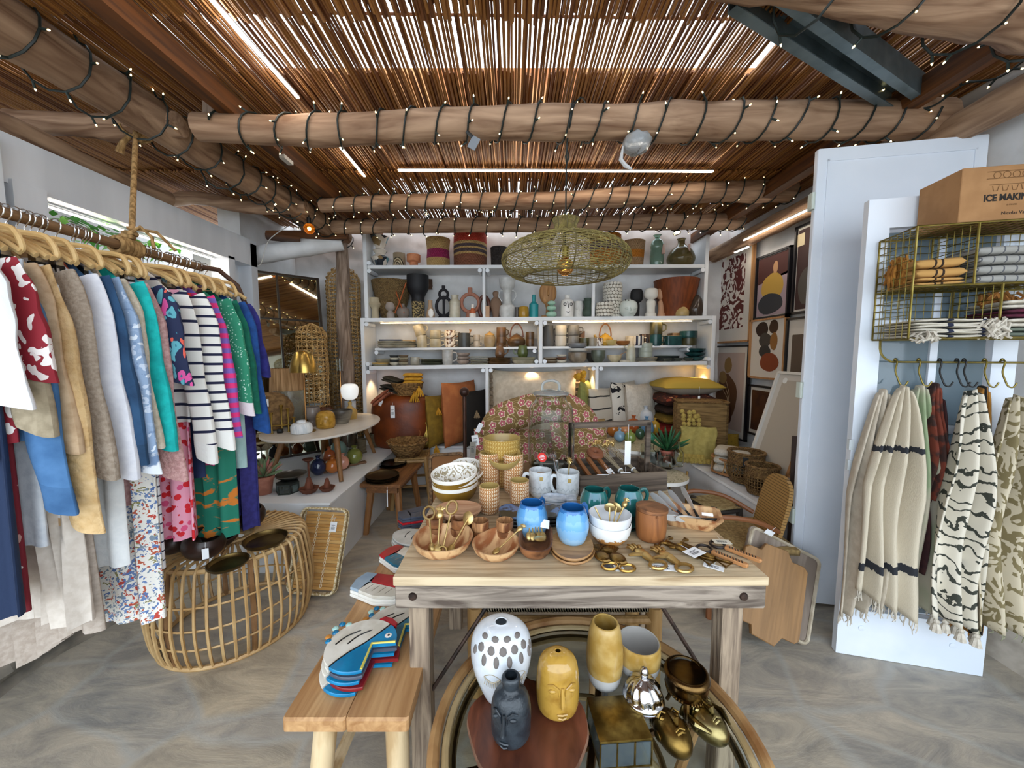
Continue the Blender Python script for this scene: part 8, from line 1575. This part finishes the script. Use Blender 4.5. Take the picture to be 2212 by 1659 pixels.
def headpiece(px, py, rz, m, L, helm):
    p = atz(px, py, GZ); e = empty('face_ornament', p + V((0, 0, .044)), L, 'ornament', rz=rz)
    B().ball((0, 0, 0), .052, 26, sq=(.86, 1.28, .8)).obj('head', m, e); f = lambda x, y, z: (x, y, z)
    B().tube([(0, .018, .041), (0, -.002, .05), (0, -.014, .054), (0, -.02, .042)], [.004, .007, .01, .004], 8).obj('nose', m, e)
    for sx in (-1, 1): B().tube([(sx * .008, .02, .04), (sx * .02, .026, .041), (sx * .034, .018, .032)], .0035, 6).ball((sx * .02, .012, .034), .009, 8, sq=(1.3, .7, .7)).obj('eye', m, e); B().ball((sx * .046, -.0, .0), .014, 10, sq=(.4, 1, .9)).obj('ear', m, e)
    B().tube([(-.014, -.031, .036), (0, -.029, .042), (.014, -.031, .036)], .004, 6).tube([(-.012, -.037, .034), (0, -.038, .04), (.012, -.037, .034)], .004, 6).obj('mouth', m, e)
    if helm:
        for z in (0, 1): B().tube([(.05 * math.cos(a), .03 + .012 * z, .046 * math.sin(a)) for a in [3.1416 * i / 14 for i in range(15)]], .006, 7).obj('helmet_band', m, e)
        B().tube([(0, .075, .0), (0, .06, .035), (0, .03, .052), (0, -.0, .055)], [.006, .01, .01, .006], 7, fl=.5).obj('helmet_crest', m, e)
        for sx in (-1, 1): B().tube([(sx * .045, .03, .01), (sx * .05, -.01, .02), (sx * .035, -.045, .022)], [.006, .01, .004], 7).obj('cheek_guard', m, e)
headpiece(1450, 1612, 14, P('7d6434', .32, '55421f', s=20, me=1), 'antique brass face ornament lying on its back on the glass', 0); headpiece(1524, 1588, 22, P('8f8258', .28, '6b5f3a', s=20, me=1), 'pale brass helmeted head ornament lying by the rattan rim', 1)

# ================================================================ PENDANT LAMP, BULB, SPOT, CABLES
pc = aty(1221, 555, 2.15); e = empty('pendant_lamp', pc, 'large woven olive cane pendant lamp hanging from the first log beam', 'lamp')
cnp = P('96884f', .6, '75683c', s=30); prof_ = smoothp([(.075, .205), (.062, .17), (.075, .135), (.13, .105), (.22, .085), (.31, .05), (.352, .01), (.36, -.03), (.34, -.075), (.29, -.105), (.235, -.115)], 4)
b = B()
for i, (r, z) in enumerate(prof_):
    b.tube([(r * math.cos(a), r * math.sin(a), z + .0025 * math.sin(24 * a + i * 3.1416)) for a in [6.2832 * k / 72 for k in range(72)]], .0021, 4, closed=True)
b.obj('weave', cnp, e, sm=0); b = B()
for k in range(72): a = 6.2832 * k / 72; b.tube([(r * math.cos(a), r * math.sin(a), z) for r, z in prof_], .0016, 4)
b.obj('ribs', cnp, e, sm=0); b = B()
for k in range(8): a = 6.2832 * k / 8; b.tube([(r * math.cos(a), r * math.sin(a), z) for r, z in prof_], .0035, 5)
b.tube(circ(.235, 40, -.116), .004, 6, closed=True).tube(circ(.36, 50, -.03), .004, 6, closed=True).obj('frame_wires', P('5f5430', .6), e)
B().tube([(0, 0, .0), (0, 0, .06)], .019, 12).obj('socket', P('8a7a3c', .3, me=1), e); B().ball((0, 0, -.055), .05, 20).tube([(0, 0, -.02), (0, 0, .005)], [.03, .016], 12).obj('bulb', P('dca862', .03, tr=.92, ir=1.2), e); B().tube([(.012 * math.cos(a), .012 * math.sin(a), -.03 - .004 * i) for i, a in enumerate([.9 * q for q in range(12)])], .0015, 5).obj('filament', P('ffb45a', .4, em=1.5), e)
B().tube(smoothp([(0, 0, .06), (0, 0, .25), (0, -.01, .55), (.0, -.04, .62), (.004, -.11, .66), (.02, -.115, .74), (.06, -.1, .79), (.1, .0, .83)], 5), .0045, 7).tube([(0, -.01, .5), (.012, -.012, .53), (.006, -.012, .57), (-.008, -.012, .54), (0, -.01, .5)], .004, 6).obj('cord', cordm, e)
p = aty(668, 494, 3.3); e = empty('globe_bulb', p, 'glowing amber globe bulb hanging near the post', 'light bulb'); B().ball((0, 0, 0), .045, 20).obj('glass', P('c98f3a', .03, tr=.9, ir=1.15), e); B().ball((0, 0, 0), .013, 10).obj('filament', P('ffd08a', .4, em=25), e); B().tube([(0, 0, .04), (0, 0, .09)], .018, 12).tube([(0, 0, .09), (-.02, .05, .2), (-.03, .1, .26)], .004, 6).obj('socket', blackp, e)
p = aty(1462, 500, 3.78); e = empty('spot_lamp', p, 'small black spotlight under the rear log above the amber vase', 'lamp', ro=(math.radians(-20), 0, 0)); B().lathe([(.02, .14), (.03, .13), (.032, .0), (.038, -.02), (.034, -.02), (.026, .0), (1e-5, .0)], 20).obj('lamp_head', P('15161a', .3), e); B().lathe([(1e-5, -.008), (.026, -.008), (.026, -.012), (1e-5, -.012)], 18).obj('bulb', P('ffe2b0', .3, em=10), e); B().tube([(0, 0, .13), (0, .02, .24)], .01, 8).obj('stem', blackp, e)
b = B().lathe(smoothp([(1e-5, -.05), (.05, -.04), (.075, 0), (.06, .04), (1e-5, .05)], 3), 14, fx=lambda a, r, z: (r * math.cos(a) * (1 + .2 * nv(a, z * 30)), r * math.sin(a), z * (1 + .3 * nv(math.cos(a) * 2, math.sin(a) * 2))))
p = aty(1375, 312, 2.1); b.obj('plastic_bag', P('c9cdd0', .25, tr=.5, bu=.5, bs=30), loc=p, L='clear plastic bag wrapping a plug under the first log beam', cat='bag'); p = aty(1024, 308, 2.05); B().box(-.022, .022, -.003, .003, -.035, .03).tube([(-.06, 0, .03), (-.02, 0, .02)], .01, 6, 1).obj('cable_tag', [P('7d838a', .5), blackp], loc=p, ro=(0, .5, 0), L='grey tag and black plug hanging under the first log beam', cat='tag')
p = aty(1345, 345, 2.08); B().tube([(0, 0, .07), (-.01, 0, .0), (.015, 0, -.03), (.05, 0, -.05)], [.004, .012, .012, .007], 7).obj('plug', P('c9c9c9', .5), loc=p, L='white inline plug dangling below the plastic bag', cat='plug')
p = aty(648, 350, 2.55); B().box(-.018, .018, -.05, .05, -.012, .012, c=.002).obj('junction_box', P('c3c3c0', .5), loc=(-1.49, 2.55, 2.78), L='small white junction box under the rafter beside the big log', cat='box')
# grey tubs and plant on the sill
zc_ = P('8a8c8a', .6, '6f7271', s=6, bu=.2, me=.2)
for px, py, w, h, L in ((410, 560, 84, 54, 'large weathered grey tub on the sill behind the clothes'), (455, 580, 62, 56, 'smaller weathered grey tub next to the large one')):
    p = atx(px, py, XL - .0); B().lathe([(1e-5, 0), (.8, 0), (1, 1), (1.03, 1), (1.03, .92), (.98, .9)], 30).obj('grey_tub', zc_, loc=(XL + .0, p.y, 1.572), L=L, cat='tub').scale = (.16 if w < 70 else .2, .16 if w < 70 else .26, .42 if w < 70 else .48)
e = empty('potted_plant', (XL - .16, 2.55, 1.572), 'bright green leafy plant outside the opening behind the rail', 'plant'); B().lathe(profile([(.7, 0), (1, 1)], .09, .5, 1), 20).obj('pot', P('7d6a58', .8), e); b = B(); random.seed(3)
for i in range(120):
    d = V((rnd(-1, 1), rnd(-1, 1), rnd(.1, 1))).normalized() * rnd(.08, .3); c = V((0, 0, .6)) + V((d.x, d.y * 1.5, d.z)); q = V((rnd(-1, 1), rnd(-1, 1), rnd(-.4, .6))).normalized() * .06; w_ = q.cross(V((0, 0, 1))).normalized() * .022; b.add([c - q, c + w_, c + q, c - w_], [(0, 1, 2, 3)], i % 2)
b.obj('leaves', [P('4f9a3a', .5), P('7dbb52', .5)], e, sm=0)
wc = B().tube(smoothp([tuple(aty(px, py, 3.5)) for px, py in ((515, 515), (540, 560), (562, 572), (580, 520), (620, 490))], 5), .004, 6).obj('cable', P('c9c6c0', .5), L='thin white cable looping down in the corner over the white pole', cat='cable')
